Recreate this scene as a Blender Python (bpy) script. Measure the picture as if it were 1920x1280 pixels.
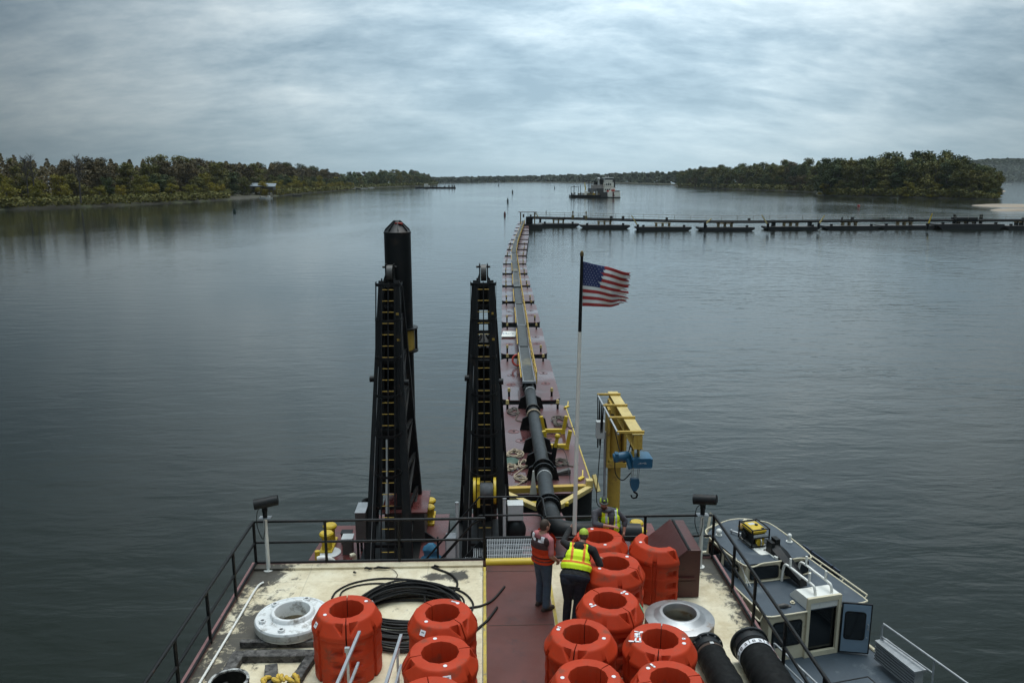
import bpy, bmesh, math, random
from math import sin, cos, pi, radians, sqrt, atan2, hypot
from mathutils import Vector, Matrix
import numpy as np

random.seed(7)
scene = bpy.context.scene
for o in list(bpy.data.objects):
    bpy.data.objects.remove(o)

# ------------------------------------------------------------------ camera
F_PX = 1493.0
PITCH = math.atan(304 / F_PX)
YAW = radians(2.0)
CAM_Z = 8.0
cam_d = bpy.data.cameras.new('camera')
cam = bpy.data.objects.new('camera', cam_d)
scene.collection.objects.link(cam)
cam_d.sensor_width = 36.0
cam_d.lens = 36.0 * F_PX / 1920
cam_d.clip_start = 0.1
cam_d.clip_end = 40000
cam.location = (0, 0, CAM_Z)
cam.rotation_euler = (pi / 2 - PITCH, 0, -YAW)
scene.camera = cam

# ------------------------------------------------------------------ sky: overcast cloud deck over a Nishita sky
SUN_EL, SUN_AZ = radians(72), radians(25)       # azimuth from +Y towards +X
world = bpy.data.worlds.new("World")
scene.world = world
world.use_nodes = True
wt = world.node_tree
wt.nodes.clear()
W = wt.nodes.new
def wl(a, b): wt.links.new(a, b)
out = W('ShaderNodeOutputWorld'); bg = W('ShaderNodeBackground'); bg.inputs['Strength'].default_value = 0.1
wl(bg.outputs[0], out.inputs[0])
sky = W('ShaderNodeTexSky'); sky.sky_type = 'NISHITA'; sky.sun_disc = False
sky.sun_elevation = SUN_EL; sky.sun_rotation = SUN_AZ
sky.air_density = 1.0; sky.dust_density = 2.0
tc = W('ShaderNodeTexCoord'); sep = W('ShaderNodeSeparateXYZ'); wl(tc.outputs['Generated'], sep.inputs[0])
def wmath(op, a, b=None, c=None, clamp=False):
    n = W('ShaderNodeMath'); n.operation = op; n.use_clamp = clamp
    for i, v in enumerate((a, b, c)):
        if v is None: continue
        if isinstance(v, (int, float)): n.inputs[i].default_value = v
        else: wl(v, n.inputs[i])
    return n.outputs[0]
def wramp(fac, stops):
    n = W('ShaderNodeValToRGB'); wl(fac, n.inputs[0])
    el = n.color_ramp.elements
    while len(el) < len(stops): el.new(0.5)
    for e, (p, c) in zip(el, stops):
        e.position = p; e.color = (*c, 1)
    return n.outputs[0]
def wmix(fac, a, b, mode='MIX'):
    n = W('ShaderNodeMix'); n.data_type = 'RGBA'; n.blend_type = mode
    for s, v in ((n.inputs['Factor'], fac), (n.inputs['A'], a), (n.inputs['B'], b)):
        if isinstance(v, tuple): s.default_value = (*v, 1)
        elif isinstance(v, (int, float)): s.default_value = v
        else: wl(v, s)
    return n.outputs['Result']
zc = wmath('MAXIMUM', sep.outputs[2], 0.0)
den = wmath('ADD', zc, 0.34)
comb = W('ShaderNodeCombineXYZ')
wl(wmath('DIVIDE', sep.outputs[0], den), comb.inputs[0])
wl(wmath('DIVIDE', sep.outputs[1], den), comb.inputs[1])
def wnoise(scale, detail, rough, dist, loc, sc=(1, 1, 1)):
    m = W('ShaderNodeMapping'); m.inputs['Location'].default_value = loc; m.inputs['Scale'].default_value = sc
    wl(comb.outputs[0], m.inputs[0])
    n = W('ShaderNodeTexNoise'); n.inputs['Scale'].default_value = scale; n.inputs['Detail'].default_value = detail
    n.inputs['Roughness'].default_value = rough; n.inputs['Distortion'].default_value = dist
    wl(m.outputs[0], n.inputs[0]); return n.outputs[0]
n1 = wnoise(1.5, 9, 0.6, 0.15, (5.6, 1.9, 0), (0.75, 1.15, 1))
n2 = wnoise(5.5, 9, 0.66, 0.25, (11.0, 2.0, 0), (0.65, 1.25, 1))
n3 = wnoise(14.0, 6, 0.6, 0.2, (4.0, 9.0, 0), (0.65, 1.25, 1))
cl = wmath('ADD', wmath('MULTIPLY', n1, 0.60), wmath('ADD', wmath('MULTIPLY', n2, 0.30), wmath('MULTIPLY', n3, 0.10)))
cloud = wramp(cl, [(0.39, (2.7, 3.85, 4.75)), (0.46, (4.0, 5.3, 6.2)), (0.53, (5.8, 7.1, 7.85)), (0.64, (9.0, 10.1, 10.45))])
# horizon haze band
hz = wmath('POWER', wmath('SUBTRACT', 1.0, zc, clamp=True), 13.0)
base = wmix(wmath('MULTIPLY', hz, 0.95, clamp=True), cloud, (4.1, 5.7, 6.55))
# bright lobe low ahead, set apart from the sun's direction
sd = Vector((sin(SUN_AZ) * cos(SUN_EL), cos(SUN_AZ) * cos(SUN_EL), sin(SUN_EL)))
vd = W('ShaderNodeVectorMath'); vd.operation = 'DOT_PRODUCT'; wl(tc.outputs['Generated'], vd.inputs[0])
gd = Vector((sin(radians(9)) * cos(radians(17)), cos(radians(9)) * cos(radians(17)), sin(radians(17))))
vd.inputs[1].default_value = gd
glow = wmath('POWER', wmath('MAXIMUM', vd.outputs['Value'], 0.0), 6.5)
gain = wmath('ADD', 0.15, wmath('MULTIPLY', glow, 1.22))
gain = wmath('ADD', gain, wmath('MULTIPLY', wmath('MAXIMUM', wmath('MULTIPLY', sep.outputs[1], -1.0), 0.0), 0.45))  # sky brightness added behind the camera to light faces turned towards it
zen = wmath('ADD', gain, wmath('MULTIPLY', wmath('POWER', zc, 9.0), 5.4))  # overhead sky strengthened to light the decks from above
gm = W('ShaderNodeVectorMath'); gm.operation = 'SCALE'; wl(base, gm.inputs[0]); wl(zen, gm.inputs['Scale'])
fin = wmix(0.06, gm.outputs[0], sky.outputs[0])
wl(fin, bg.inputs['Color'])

sun_d = bpy.data.lights.new('sun', 'SUN')
sun_d.energy = 1.4
sun_d.angle = radians(40)
sun_d.color = (1.0, 0.96, 0.9)
sun = bpy.data.objects.new('sun', sun_d)
scene.collection.objects.link(sun)
sun.rotation_euler = (-sd).to_track_quat('-Z', 'Y').to_euler()
sun.location = (20, 10, 60)

scene.view_settings.view_transform = 'Standard'
scene.view_settings.look = 'None'
scene.view_settings.exposure = 0.12
scene.view_settings.gamma = 1.0
scene.cycles.use_denoising = True
scene.cycles.max_bounces = 6
scene.cycles.transparent_max_bounces = 8
scene.cycles.volume_bounces = 0
scene.cycles.volume_max_steps = 64

# levels: cream upper deck 0, main deck, pontoon decks, water
Z_MAIN, Z_PONT, Z_WATER = -2.3, -2.9, -3.8

# ------------------------------------------------------------------ helpers
_f = Vector((sin(YAW) * cos(PITCH), cos(YAW) * cos(PITCH), -sin(PITCH)))
_r = Vector((cos(YAW), -sin(YAW), 0)); _u = _r.cross(_f)
CAMV = Vector((0, 0, CAM_Z))
def ray(px, py): return _f + _r * ((px - 960) / F_PX) - _u * ((py - 640) / F_PX)
def at(px, py, z=0.0):                    # where a photo point lies on the level z
    d = ray(px, py); return CAMV + d * ((z - CAM_Z) / d.z)
def aty(px, py, y):                       # where a photo point lies on the upright plane y
    d = ray(px, py); return CAMV + d * (y / d.y)
def proj(p):
    v = Vector(p) - CAMV; d = v.dot(_f)
    return 960 + F_PX * v.dot(_r) / d, 640 - F_PX * v.dot(_u) / d, d

V = lambda *a: Vector(a)
MATS = {}
def mat(name, col, rough=0.55, metal=0.0, var=0.12, scale=3.0, bump=0.0, bscale=30.0, dirt=None, spec=0.5, coat=0.0, stretch=(1, 1, 1), wet=None):
    """procedural paint/metal/etc.: tonal noise, optional dirt (colour, amount, scale), optional bump, optional wet patches"""
    m = bpy.data.materials.new(name); m.use_nodes = True
    t = m.node_tree; N = t.nodes; L = t.links
    b = N['Principled BSDF']
    b.inputs['Roughness'].default_value = rough; b.inputs['Metallic'].default_value = metal
    b.inputs['Specular IOR Level'].default_value = spec; b.inputs['Coat Weight'].default_value = coat
    tcn = N.new('ShaderNodeTexCoord'); mp = N.new('ShaderNodeMapping'); mp.inputs['Scale'].default_value = stretch
    L.new(tcn.outputs['Object'], mp.inputs[0])
    def noise(s, d=6, r=0.6, loc=None):
        n = N.new('ShaderNodeTexNoise'); n.inputs['Scale'].default_value = s; n.inputs['Detail'].default_value = d
        n.inputs['Roughness'].default_value = r; L.new(mp.outputs[0], n.inputs[0]); return n.outputs[0]
    def mixc(f, a, c2, mode='MIX'):
        n = N.new('ShaderNodeMix'); n.data_type = 'RGBA'; n.blend_type = mode
        for s, v in ((n.inputs['Factor'], f), (n.inputs['A'], a), (n.inputs['B'], c2)):
            if isinstance(v, tuple): s.default_value = (*v[:3], 1)
            elif isinstance(v, (int, float)): s.default_value = v
            else: L.new(v, s)
        return n.outputs['Result']
    def ramp(f, p0, p1, c0=(0, 0, 0), c1=(1, 1, 1)):
        n = N.new('ShaderNodeValToRGB'); L.new(f, n.inputs[0]); e = n.color_ramp.elements
        e[0].position = p0; e[0].color = (*c0, 1); e[1].position = p1; e[1].color = (*c1, 1); return n.outputs[0]
    lo = tuple(max(0, c * (1 - var)) for c in col); hi = tuple(min(1, c * (1 + var)) for c in col)
    c = ramp(noise(scale), 0.3, 0.7, lo, hi)
    if dirt:
        dc, amt, ds = dirt
        f = ramp(noise(ds, 8, 0.68), 0.62 - amt * 0.3, 0.72 - amt * 0.2)
        c = mixc(f, c, dc)
    L.new(c, b.inputs['Base Color'])
    if wet:
        f = ramp(noise(wet[0], 4, 0.5), 0.42, 0.58, (wet[1],) * 3, (rough,) * 3); L.new(f, b.inputs['Roughness'])
    elif rough > 0.15:
        f = ramp(noise(scale * 2.3), 0.3, 0.7, (rough * 0.85,) * 3, (min(1, rough * 1.15),) * 3); L.new(f, b.inputs['Roughness'])
    if bump:
        bn = N.new('ShaderNodeBump'); bn.inputs['Strength'].default_value = 1; bn.inputs['Distance'].default_value = bump
        L.new(noise(bscale, 5, 0.6), bn.inputs['Height']); L.new(bn.outputs[0], b.inputs['Normal'])
    MATS[name] = m
    return m

COL = scene.collection
OFF = {}
def empty(name, loc=(0, 0, 0), rz=0.0):
    o = bpy.data.objects.new(name, None); o.empty_display_size = 0.2
    COL.objects.link(o); o.location = loc; o.rotation_euler[2] = rz
    OFF[o] = Vector(loc)
    return o
def tag(o, label=None, cat=None, group=None, kind=None):
    if label: o['label'] = label
    if cat: o['category'] = cat
    if group: o['group'] = group
    if kind: o['kind'] = kind
    return o
def thing(name, label, cat, loc=(0, 0, 0), group=None, rz=0.0):
    return tag(empty(name, loc, rz), label, cat, group)
KIDS = {}
def copy_tree(o, parent=None):
    c = o.copy(); COL.objects.link(c)
    if parent is not None: c.parent = parent
    for ch in KIDS.get(o, []):
        k = copy_tree(ch, c); KIDS.setdefault(c, []).append(k)
    return c

class MB:
    """collects boxes, bars, tubes, lathes ... and links them as ONE mesh object"""
    def __init__(s): s.v = []; s.f = []; s.m = []
    def add(s, vs, fs, m=0, M=None):
        n = len(s.v)
        s.v += [(M @ Vector(p)) if M is not None else Vector(p) for p in vs]
        s.f += [tuple(i + n for i in f) for f in fs]; s.m += [m] * len(fs); return s
    def box(s, c, size, m=0, rz=0.0, M=None):
        x, y, z = size[0] / 2, size[1] / 2, size[2] / 2
        vs = [V(a * x, b * y, d * z) for d in (-1, 1) for b in (-1, 1) for a in (-1, 1)]
        R = Matrix.Translation(Vector(c)) @ Matrix.Rotation(rz, 4, 'Z')
        if M is not None: R = M @ R
        return s.add(vs, [(0, 2, 3, 1), (4, 5, 7, 6), (0, 1, 5, 4), (1, 3, 7, 5), (3, 2, 6, 7), (2, 0, 4, 6)], m, R)
    def beam(s, p0, p1, w, h, m=0, up=(0, 0, 1), w1=None, h1=None):
        p0, p1 = Vector(p0), Vector(p1); d = (p1 - p0).normalized(); up = Vector(up)
        x = d.cross(up)
        if x.length < 1e-4: x = d.cross(V(0, 1, 0))
        x.normalize(); y = x.cross(d)
        w1 = w if w1 is None else w1; h1 = h if h1 is None else h1
        vs = [p + x * (a * ww / 2) + y * (b * hh / 2) for p, ww, hh in ((p0, w, h), (p1, w1, h1)) for a, b in ((-1, -1), (1, -1), (1, 1), (-1, 1))]
        return s.add(vs, [(3, 2, 1, 0), (4, 5, 6, 7), (0, 1, 5, 4), (1, 2, 6, 5), (2, 3, 7, 6), (3, 0, 4, 7)], m)
    def tube(s, pts, r, n=8, m=0, closed=False, caps=True, round_ends=False):
        pts = [Vector(p) for p in pts]; k = len(pts)
        rs = list(r) if isinstance(r, (list, tuple)) else [r] * k
        if round_ends and not closed:
            d0 = (pts[0] - pts[1]).normalized(); d1 = (pts[-1] - pts[-2]).normalized()
            h = [(0.5, 0.866), (0.866, 0.5), (0.98, 0.2)]
            pts = [pts[0] + d0 * rs[0] * a for a, b in reversed(h)] + pts + [pts[-1] + d1 * rs[-1] * a for a, b in h]
            rs = [rs[0] * b for a, b in reversed(h)] + rs + [rs[-1] * b for a, b in h]; k = len(pts)
        tans = []
        for i in range(k):
            a = pts[(i - 1) % k] if closed or i > 0 else pts[i]; b = pts[(i + 1) % k] if closed or i < k - 1 else pts[i]
            tans.append((b - a).normalized())
        t = tans[0]; nrm = t.cross(V(0, 0, 1))
        if nrm.length < 1e-3: nrm = t.cross(V(0, 1, 0))
        nrm.normalize(); vs = []
        for i in range(k):
            t = tans[i]; nrm = (nrm - t * nrm.dot(t)).normalized(); bi = t.cross(nrm)
            vs += [pts[i] + (nrm * cos(2 * pi * j / n) + bi * sin(2 * pi * j / n)) * rs[i] for j in range(n)]
        fs = [(i * n + j, i * n + (j + 1) % n, ((i + 1) % k) * n + (j + 1) % n, ((i + 1) % k) * n + j) for i in range(k if closed else k - 1) for j in range(n)]
        if caps and not closed: fs += [tuple(range(n))[::-1], tuple((k - 1) * n + j for j in range(n))]
        return s.add(vs, fs, m)
    def cyl(s, p0, p1, r0, r1=None, n=20, m=0): return s.tube([p0, p1], [r0, r0 if r1 is None else r1], n, m)
    def lathe(s, prof, c=(0, 0, 0), n=48, m=0, M=None, closed=False):
        """prof of (r, z); closed=True joins the last ring to the first (a solid ring)"""
        k = len(prof); vs = [V(r * cos(2 * pi * j / n), r * sin(2 * pi * j / n), z) for r, z in prof for j in range(n)]
        fs = [(i * n + j, i * n + (j + 1) % n, ((i + 1) % k) * n + (j + 1) % n, ((i + 1) % k) * n + j) for i in range(k if closed else k - 1) for j in range(n)]
        if not closed: fs += [tuple(range(n))[::-1], tuple((k - 1) * n + j for j in range(n))]
        R = Matrix.Translation(Vector(c))
        return s.add(vs, fs, m, R if M is None else M @ R)
    def prism(s, poly, z0, z1, m=0, M=None):
        n = len(poly); vs = [V(p[0], p[1], z0) for p in poly] + [V(p[0], p[1], z1) for p in poly]
        return s.add(vs, [tuple(range(n))[::-1], tuple(range(n, 2 * n))] + [(i, (i + 1) % n, n + (i + 1) % n, n + i) for i in range(n)], m, M)
    def loft(s, rings, m=0, caps=True, closed=True, M=None):
        n = len(rings[0]); k = len(rings); vs = [p for r in rings for p in r]
        fs = [(i * n + j, i * n + (j + 1) % n, (i + 1) * n + (j + 1) % n, (i + 1) * n + j) for i in range(k - 1) for j in range(n if closed else n - 1)]
        if caps: fs += [tuple(range(n))[::-1], tuple((k - 1) * n + j for j in range(n))]
        return s.add(vs, fs, m, M)
    def ball(s, c, r, n=16, m=0, M=None):
        r = (r, r, r) if isinstance(r, (int, float)) else r; k = n // 2
        vs = [V(0, 0, -1)] + [V(sin(pi * i / k) * cos(2 * pi * j / n), sin(pi * i / k) * sin(2 * pi * j / n), -cos(pi * i / k)) for i in range(1, k) for j in range(n)] + [V(0, 0, 1)]
        fs = [(0, 1 + (j + 1) % n, 1 + j) for j in range(n)]
        fs += [(1 + i * n + j, 1 + i * n + (j + 1) % n, 1 + (i + 1) * n + (j + 1) % n, 1 + (i + 1) * n + j) for i in range(k - 2) for j in range(n)]
        b = 1 + (k - 2) * n; fs += [(b + j, b + (j + 1) % n, len(vs) - 1) for j in range(n)]
        R = Matrix.Translation(Vector(c)) @ Matrix.Diagonal((*r, 1))
        return s.add(vs, fs, m, R if M is None else M @ R)
    def quad(s, a, b, c, d, m=0): return s.add([a, b, c, d], [(0, 1, 2, 3)], m)
    def build(s, name, mats, parent=None, smooth=38, bevel=0.0, recalc=True, label=None, local=False):
        me = bpy.data.meshes.new(name)
        off = V(0, 0, 0) if local or parent is None else OFF.get(parent, V(0, 0, 0))
        me.from_pydata([p - off for p in s.v], [], s.f)
        for x in (mats if isinstance(mats, (list, tuple)) else [mats]): me.materials.append(x)
        if len(me.materials) > 1: me.polygons.foreach_set('material_index', s.m)
        if recalc:
            bm = bmesh.new(); bm.from_mesh(me); bmesh.ops.recalc_face_normals(bm, faces=bm.faces); bm.to_mesh(me); bm.free()
        if smooth:
            me.polygons.foreach_set('use_smooth', [True] * len(me.polygons)); me.set_sharp_from_angle(angle=radians(smooth))
        me.update()
        o = bpy.data.objects.new(name, me); COL.objects.link(o); OFF[o] = off
        if parent is not None: o.parent = parent; KIDS.setdefault(parent, []).append(o)
        if bevel:
            b = o.modifiers.new('bevel', 'BEVEL'); b.width = bevel; b.segments = 2; b.limit_method = 'ANGLE'; b.angle_limit = radians(40)
        if label: o['label'] = label
        return o

def spline(pts, k=6, closed=False):
    pts = [Vector(p) for p in pts]; n = len(pts); outp = []
    for i in range(n if closed else n - 1):
        p0 = pts[(i - 1) % n] if closed or i > 0 else pts[0]; p1 = pts[i]; p2 = pts[(i + 1) % n]
        p3 = pts[(i + 2) % n] if closed or i < n - 2 else pts[-1]
        for j in range(k):
            t = j / k; outp.append(0.5 * ((2 * p1) + (p2 - p0) * t + (2 * p0 - 5 * p1 + 4 * p2 - p3) * t * t + (3 * p1 - p0 - 3 * p2 + p3) * t ** 3))
    if not closed: outp.append(pts[-1])
    return outp
def text_mesh(name, body, size, M, m, parent, extrude=0.002):
    cu = bpy.data.curves.new(name, 'FONT'); cu.body = body; cu.size = size; cu.extrude = extrude; cu.align_x = 'CENTER'; cu.align_y = 'CENTER'
    tmp = bpy.data.objects.new(name, cu); COL.objects.link(tmp)
    dg = bpy.context.evaluated_depsgraph_get(); me = bpy.data.meshes.new_from_object(tmp.evaluated_get(dg))
    bpy.data.objects.remove(tmp); bpy.data.curves.remove(cu)
    off = OFF.get(parent, V(0, 0, 0)); me.transform(Matrix.Translation(-off) @ M); me.materials.clear(); me.materials.append(m)
    me.name = name
    o = bpy.data.objects.new(name, me); COL.objects.link(o); o.parent = parent; KIDS.setdefault(parent, []).append(o); OFF[o] = off
    return o

# ------------------------------------------------------------------ materials
M_black = mat('black_paint', (0.0045, 0.0055, 0.006), 0.5, spec=0.3, var=0.25, scale=2, dirt=((0.022, 0.015, 0.011), 0.25, 2.2))
M_blackrail = mat('black_rail_paint', (0.006, 0.0065, 0.007), 0.5, spec=0.3, var=0.2, scale=4, dirt=((0.05, 0.03, 0.02), 0.08, 9))
M_rubber = mat('black_rubber', (0.0045, 0.005, 0.005), 0.75, spec=0.2, var=0.35, scale=6, bump=0.004, bscale=25)
M_hdpe = mat('black_plastic_pipe', (0.010, 0.012, 0.013), 0.45, var=0.2, spec=0.4, scale=2)
M_maroon = mat('maroon_deck_paint', (0.115, 0.030, 0.027), 0.5, var=0.22, scale=1.2, dirt=((0.06, 0.025, 0.02), 0.15, 2.5), wet=(0.9, 0.14))
M_maroonp = mat('faded_maroon_pontoon_paint', (0.090, 0.036, 0.036), 0.4, var=0.2, scale=0.6, dirt=((0.075, 0.04, 0.036), 0.2, 0.9), wet=(0.35, 0.12))
M_walk = mat('maroon_walkway_paint', (0.088, 0.026, 0.020), 0.6, spec=0.35, var=0.2, scale=1.5, dirt=((0.05, 0.02, 0.018), 0.2, 2), wet=(1.2, 0.38), bump=0.002, bscale=60)
M_locker = mat('maroon_locker_paint', (0.062, 0.014, 0.011), 0.45, var=0.15, scale=3, dirt=((0.03, 0.01, 0.008), 0.15, 6))
M_pink = mat('faded_maroon_edge_paint', (0.24, 0.115, 0.11), 0.6, var=0.2, dirt=((0.12, 0.06, 0.05), 0.2, 6))
M_yellow = mat('yellow_paint', (0.54, 0.37, 0.02), 0.45, var=0.1, scale=4, dirt=((0.22, 0.12, 0.02), 0.12, 7))
M_yellowold = mat('weathered_yellow_paint', (0.44, 0.285, 0.048), 0.6, var=0.14, scale=2, dirt=((0.2, 0.11, 0.035), 0.22, 3))
M_yellowpale = mat('sun_bleached_yellow_paint', (0.52, 0.40, 0.15), 0.6, var=0.14, scale=3, dirt=((0.38, 0.27, 0.09), 0.3, 5))
M_yline = mat('worn_yellow_line', (0.45, 0.33, 0.05), 0.6, var=0.3, scale=6, dirt=((0.26, 0.2, 0.1), 0.35, 12))
M_white = mat('white_paint', (0.70, 0.69, 0.64), 0.45, var=0.06, dirt=((0.4, 0.36, 0.28), 0.1, 6))
M_lid = mat('white_lid_paint', (0.62, 0.63, 0.62), 0.5, var=0.08, scale=3, dirt=((0.20, 0.185, 0.16), 0.3, 3.5))
M_lidside = mat('grimy_white_lid_rim', (0.33, 0.32, 0.28), 0.6, var=0.25, scale=5, dirt=((0.12, 0.10, 0.08), 0.25, 6))
M_steel = mat('bare_steel', (0.36, 0.365, 0.37), 0.42, metal=0.7, var=0.2, scale=2.5, dirt=((0.22, 0.15, 0.10), 0.22, 1.8))
M_galv = mat('galvanised_steel', (0.34, 0.355, 0.365), 0.5, metal=0.5, var=0.15, scale=6)
M_alu = mat('brushed_aluminium', (0.42, 0.43, 0.45), 0.45, metal=0.6, var=0.1, scale=8)
M_grate = mat('grey_grating', (0.065, 0.074, 0.076), 0.6, var=0.2, scale=2, dirt=((0.22, 0.19, 0.12), 0.2, 0.35))
M_grey = mat('grey_paint', (0.20, 0.21, 0.22), 0.5, var=0.12)
M_lgrey = mat('light_grey_paint', (0.48, 0.49, 0.48), 0.5, var=0.1)
M_dkgrey = mat('dark_grey_cabinet_paint', (0.06, 0.055, 0.05), 0.5, var=0.2)
M_wood = mat('weathered_timber', (0.085, 0.079, 0.073), 0.85, var=0.6, scale=7, stretch=(1, 1, 1), bump=0.008, bscale=14, dirt=((0.016, 0.014, 0.013), 0.5, 11))
M_cable = mat('black_hose_rubber', (0.006, 0.0055, 0.005), 0.55, spec=0.3, var=0.3, scale=8)
M_rust = mat('rusty_hose', (0.05, 0.03, 0.02), 0.7, var=0.3, scale=8)
M_rope = mat('weathered_rope', (0.30, 0.24, 0.17), 0.9, var=0.35, scale=12, bump=0.006, bscale=40)
M_ropedark = mat('dark_wet_rope', (0.09, 0.075, 0.06), 0.9, var=0.35, scale=12, bump=0.006, bscale=40)
M_green = mat('green_tarp', (0.02, 0.06, 0.04), 0.6)
M_glove = mat('yellow_work_glove', (0.55, 0.36, 0.05), 0.8, var=0.25, scale=12, bump=0.004, bscale=30, dirt=((0.14, 0.1, 0.04), 0.2, 10))
M_blue = mat('blue_hoist_paint', (0.012, 0.085, 0.16), 0.4, var=0.12)
M_tarp = mat('blue_tarp', (0.02, 0.11, 0.19), 0.6, var=0.25, bump=0.01, bscale=10)
M_navy = mat('navy_fender_board', (0.008, 0.022, 0.05), 0.5, var=0.15)
M_cream = mat('cream_boat_paint', (0.56, 0.50, 0.36), 0.4, var=0.06, dirt=((0.36, 0.3, 0.2), 0.08, 4))
M_boatdeck = mat('blue_grey_nonskid', (0.042, 0.058, 0.074), 0.6, var=0.12, scale=1.5, bump=0.0015, bscale=160, dirt=((0.10, 0.12, 0.13), 0.12, 2))
M_doorblue = mat('pale_blue_grey_door', (0.17, 0.235, 0.30), 0.45, var=0.07)
M_glass = mat('dark_window_glass', (0.006, 0.008, 0.009), 0.06, var=0.1, spec=0.6)
M_dark = mat('dark_interior', (0.006, 0.006, 0.006), 0.9)
M_red = mat('red_lifebuoy', (0.40, 0.045, 0.03), 0.5)
M_sticker = mat('white_sticker', (0.72, 0.72, 0.74), 0.5, var=0.08, scale=14)
M_ink = mat('black_lettering', (0.03, 0.03, 0.035), 0.6)
M_greenmark = mat('green_paint_mark', (0.16, 0.42, 0.24), 0.6, var=0.2)
M_orange = mat('orange_float_plastic', (0.45, 0.041, 0.011), 0.58, spec=0.22, var=0.16, scale=1.3, dirt=((0.25, 0.05, 0.025), 0.32, 2.6), bump=0.0012, bscale=40)
# cream deck: paint with yellowing and black mildew where water stands (edges, under the lid, behind the coil)
def deck_material():
    m = bpy.data.materials.new('weathered_cream_deck_paint'); m.use_nodes = True
    t = m.node_tree; N = t.nodes; L = t.links; b = N['Principled BSDF']
    geo = N.new('ShaderNodeNewGeometry'); sp = N.new('ShaderNodeSeparateXYZ'); L.new(geo.outputs['Position'], sp.inputs[0])
    def ns(s, d=8, r=0.65, dist=0.0):
        n = N.new('ShaderNodeTexNoise'); n.inputs['Scale'].default_value = s; n.inputs['Detail'].default_value = d
        n.inputs['Roughness'].default_value = r; n.inputs['Distortion'].default_value = dist; L.new(geo.outputs['Position'], n.inputs[0]); return n.outputs[0]
    def ma(op, a, c=None, d=None, cl=False):
        n = N.new('ShaderNodeMath'); n.operation = op; n.use_clamp = cl
        for i, v in enumerate((a, c, d)):
            if v is None: continue
            if isinstance(v, (int, float)): n.inputs[i].default_value = v
            else: L.new(v, n.inputs[i])
        return n.outputs[0]
    def ramp(f, *st):
        n = N.new('ShaderNodeValToRGB'); L.new(f, n.inputs[0]); e = n.color_ramp.elements
        while len(e) < len(st): e.new(0.5)
        for q, (p, c) in zip(e, st): q.position = p; q.color = (*c, 1)
        return n.outputs[0]
    def mix(f, a, c):
        n = N.new('ShaderNodeMix'); n.data_type = 'RGBA'; L.new(f, n.inputs['Factor'])
        for s, v in ((n.inputs['A'], a), (n.inputs['B'], c)):
            if isinstance(v, tuple): s.default_value = (*v, 1)
            else: L.new(v, s)
        return n.outputs['Result']
    def maprange(v, a, c, d, e):
        n = N.new('ShaderNodeMapRange'); L.new(v, n.inputs[0])
        for i, q in enumerate((a, c, d, e)): n.inputs[i + 1].default_value = q
        return n.outputs[0]
    base = ramp(ns(0.9), (0.3, (0.49, 0.40, 0.25)), (0.52, (0.63, 0.55, 0.385)), (0.72, (0.71, 0.65, 0.50)))
    blot = ramp(ns(2.6, 9, 0.7), (0.45, (0, 0, 0)), (0.75, (1, 1, 1)))
    c = mix(ma('MULTIPLY', blot, 0.62), base, (0.33, 0.245, 0.125))
    fine = ramp(ns(14, 10, 0.75), (0.56, (0, 0, 0)), (0.70, (1, 1, 1))); c = mix(ma('MULTIPLY', fine, 0.55), c, (0.19, 0.155, 0.10))
    rust = ramp(ma('ADD', ma('MULTIPLY', ns(1.7, 9, 0.72), 0.8), ma('MULTIPLY', ns(9, 6, 0.7), 0.2)), (0.60, (0, 0, 0)), (0.68, (1, 1, 1))); c = mix(ma('MULTIPLY', rust, 0.6), c, (0.23, 0.105, 0.04))
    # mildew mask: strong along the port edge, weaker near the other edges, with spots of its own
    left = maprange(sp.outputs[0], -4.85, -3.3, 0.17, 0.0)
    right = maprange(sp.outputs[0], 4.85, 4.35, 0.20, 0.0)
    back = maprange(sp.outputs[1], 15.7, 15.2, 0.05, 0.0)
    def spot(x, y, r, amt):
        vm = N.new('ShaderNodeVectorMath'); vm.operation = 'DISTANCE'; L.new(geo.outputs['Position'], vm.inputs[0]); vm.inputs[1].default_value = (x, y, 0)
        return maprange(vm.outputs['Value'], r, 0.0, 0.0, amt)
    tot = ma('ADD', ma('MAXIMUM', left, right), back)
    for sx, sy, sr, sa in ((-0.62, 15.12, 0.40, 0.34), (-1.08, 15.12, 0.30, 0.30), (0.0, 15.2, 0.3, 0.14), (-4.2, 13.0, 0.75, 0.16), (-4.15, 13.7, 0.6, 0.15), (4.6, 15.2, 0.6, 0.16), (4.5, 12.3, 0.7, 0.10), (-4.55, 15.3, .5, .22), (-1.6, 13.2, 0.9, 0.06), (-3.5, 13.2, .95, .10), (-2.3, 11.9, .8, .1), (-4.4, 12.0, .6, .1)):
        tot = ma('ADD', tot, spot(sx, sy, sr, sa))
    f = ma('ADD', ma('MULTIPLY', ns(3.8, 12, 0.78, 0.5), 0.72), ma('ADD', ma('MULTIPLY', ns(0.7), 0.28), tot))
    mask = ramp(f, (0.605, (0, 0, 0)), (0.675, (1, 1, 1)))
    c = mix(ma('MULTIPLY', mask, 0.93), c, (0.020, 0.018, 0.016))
    xs = ramp(ma('ABSOLUTE', ma('SUBTRACT', ma('FRACT', ma('MULTIPLY', sp.outputs[0], 0.41)), 0.5)), (0.0, (1, 1, 1)), (0.005, (0, 0, 0))); c = mix(ma('MULTIPLY', xs, 0.4), c, (0.16, 0.12, 0.08))
    seams = ramp(ma('ABSOLUTE', ma('SUBTRACT', ma('FRACT', ma('MULTIPLY', sp.outputs[1], 0.5)), 0.5)), (0.0, (1, 1, 1)), (0.006, (0, 0, 0)))
    c = mix(ma('MULTIPLY', seams, 0.35), c, (0.16, 0.12, 0.08))
    L.new(c, b.inputs['Base Color'])
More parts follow.
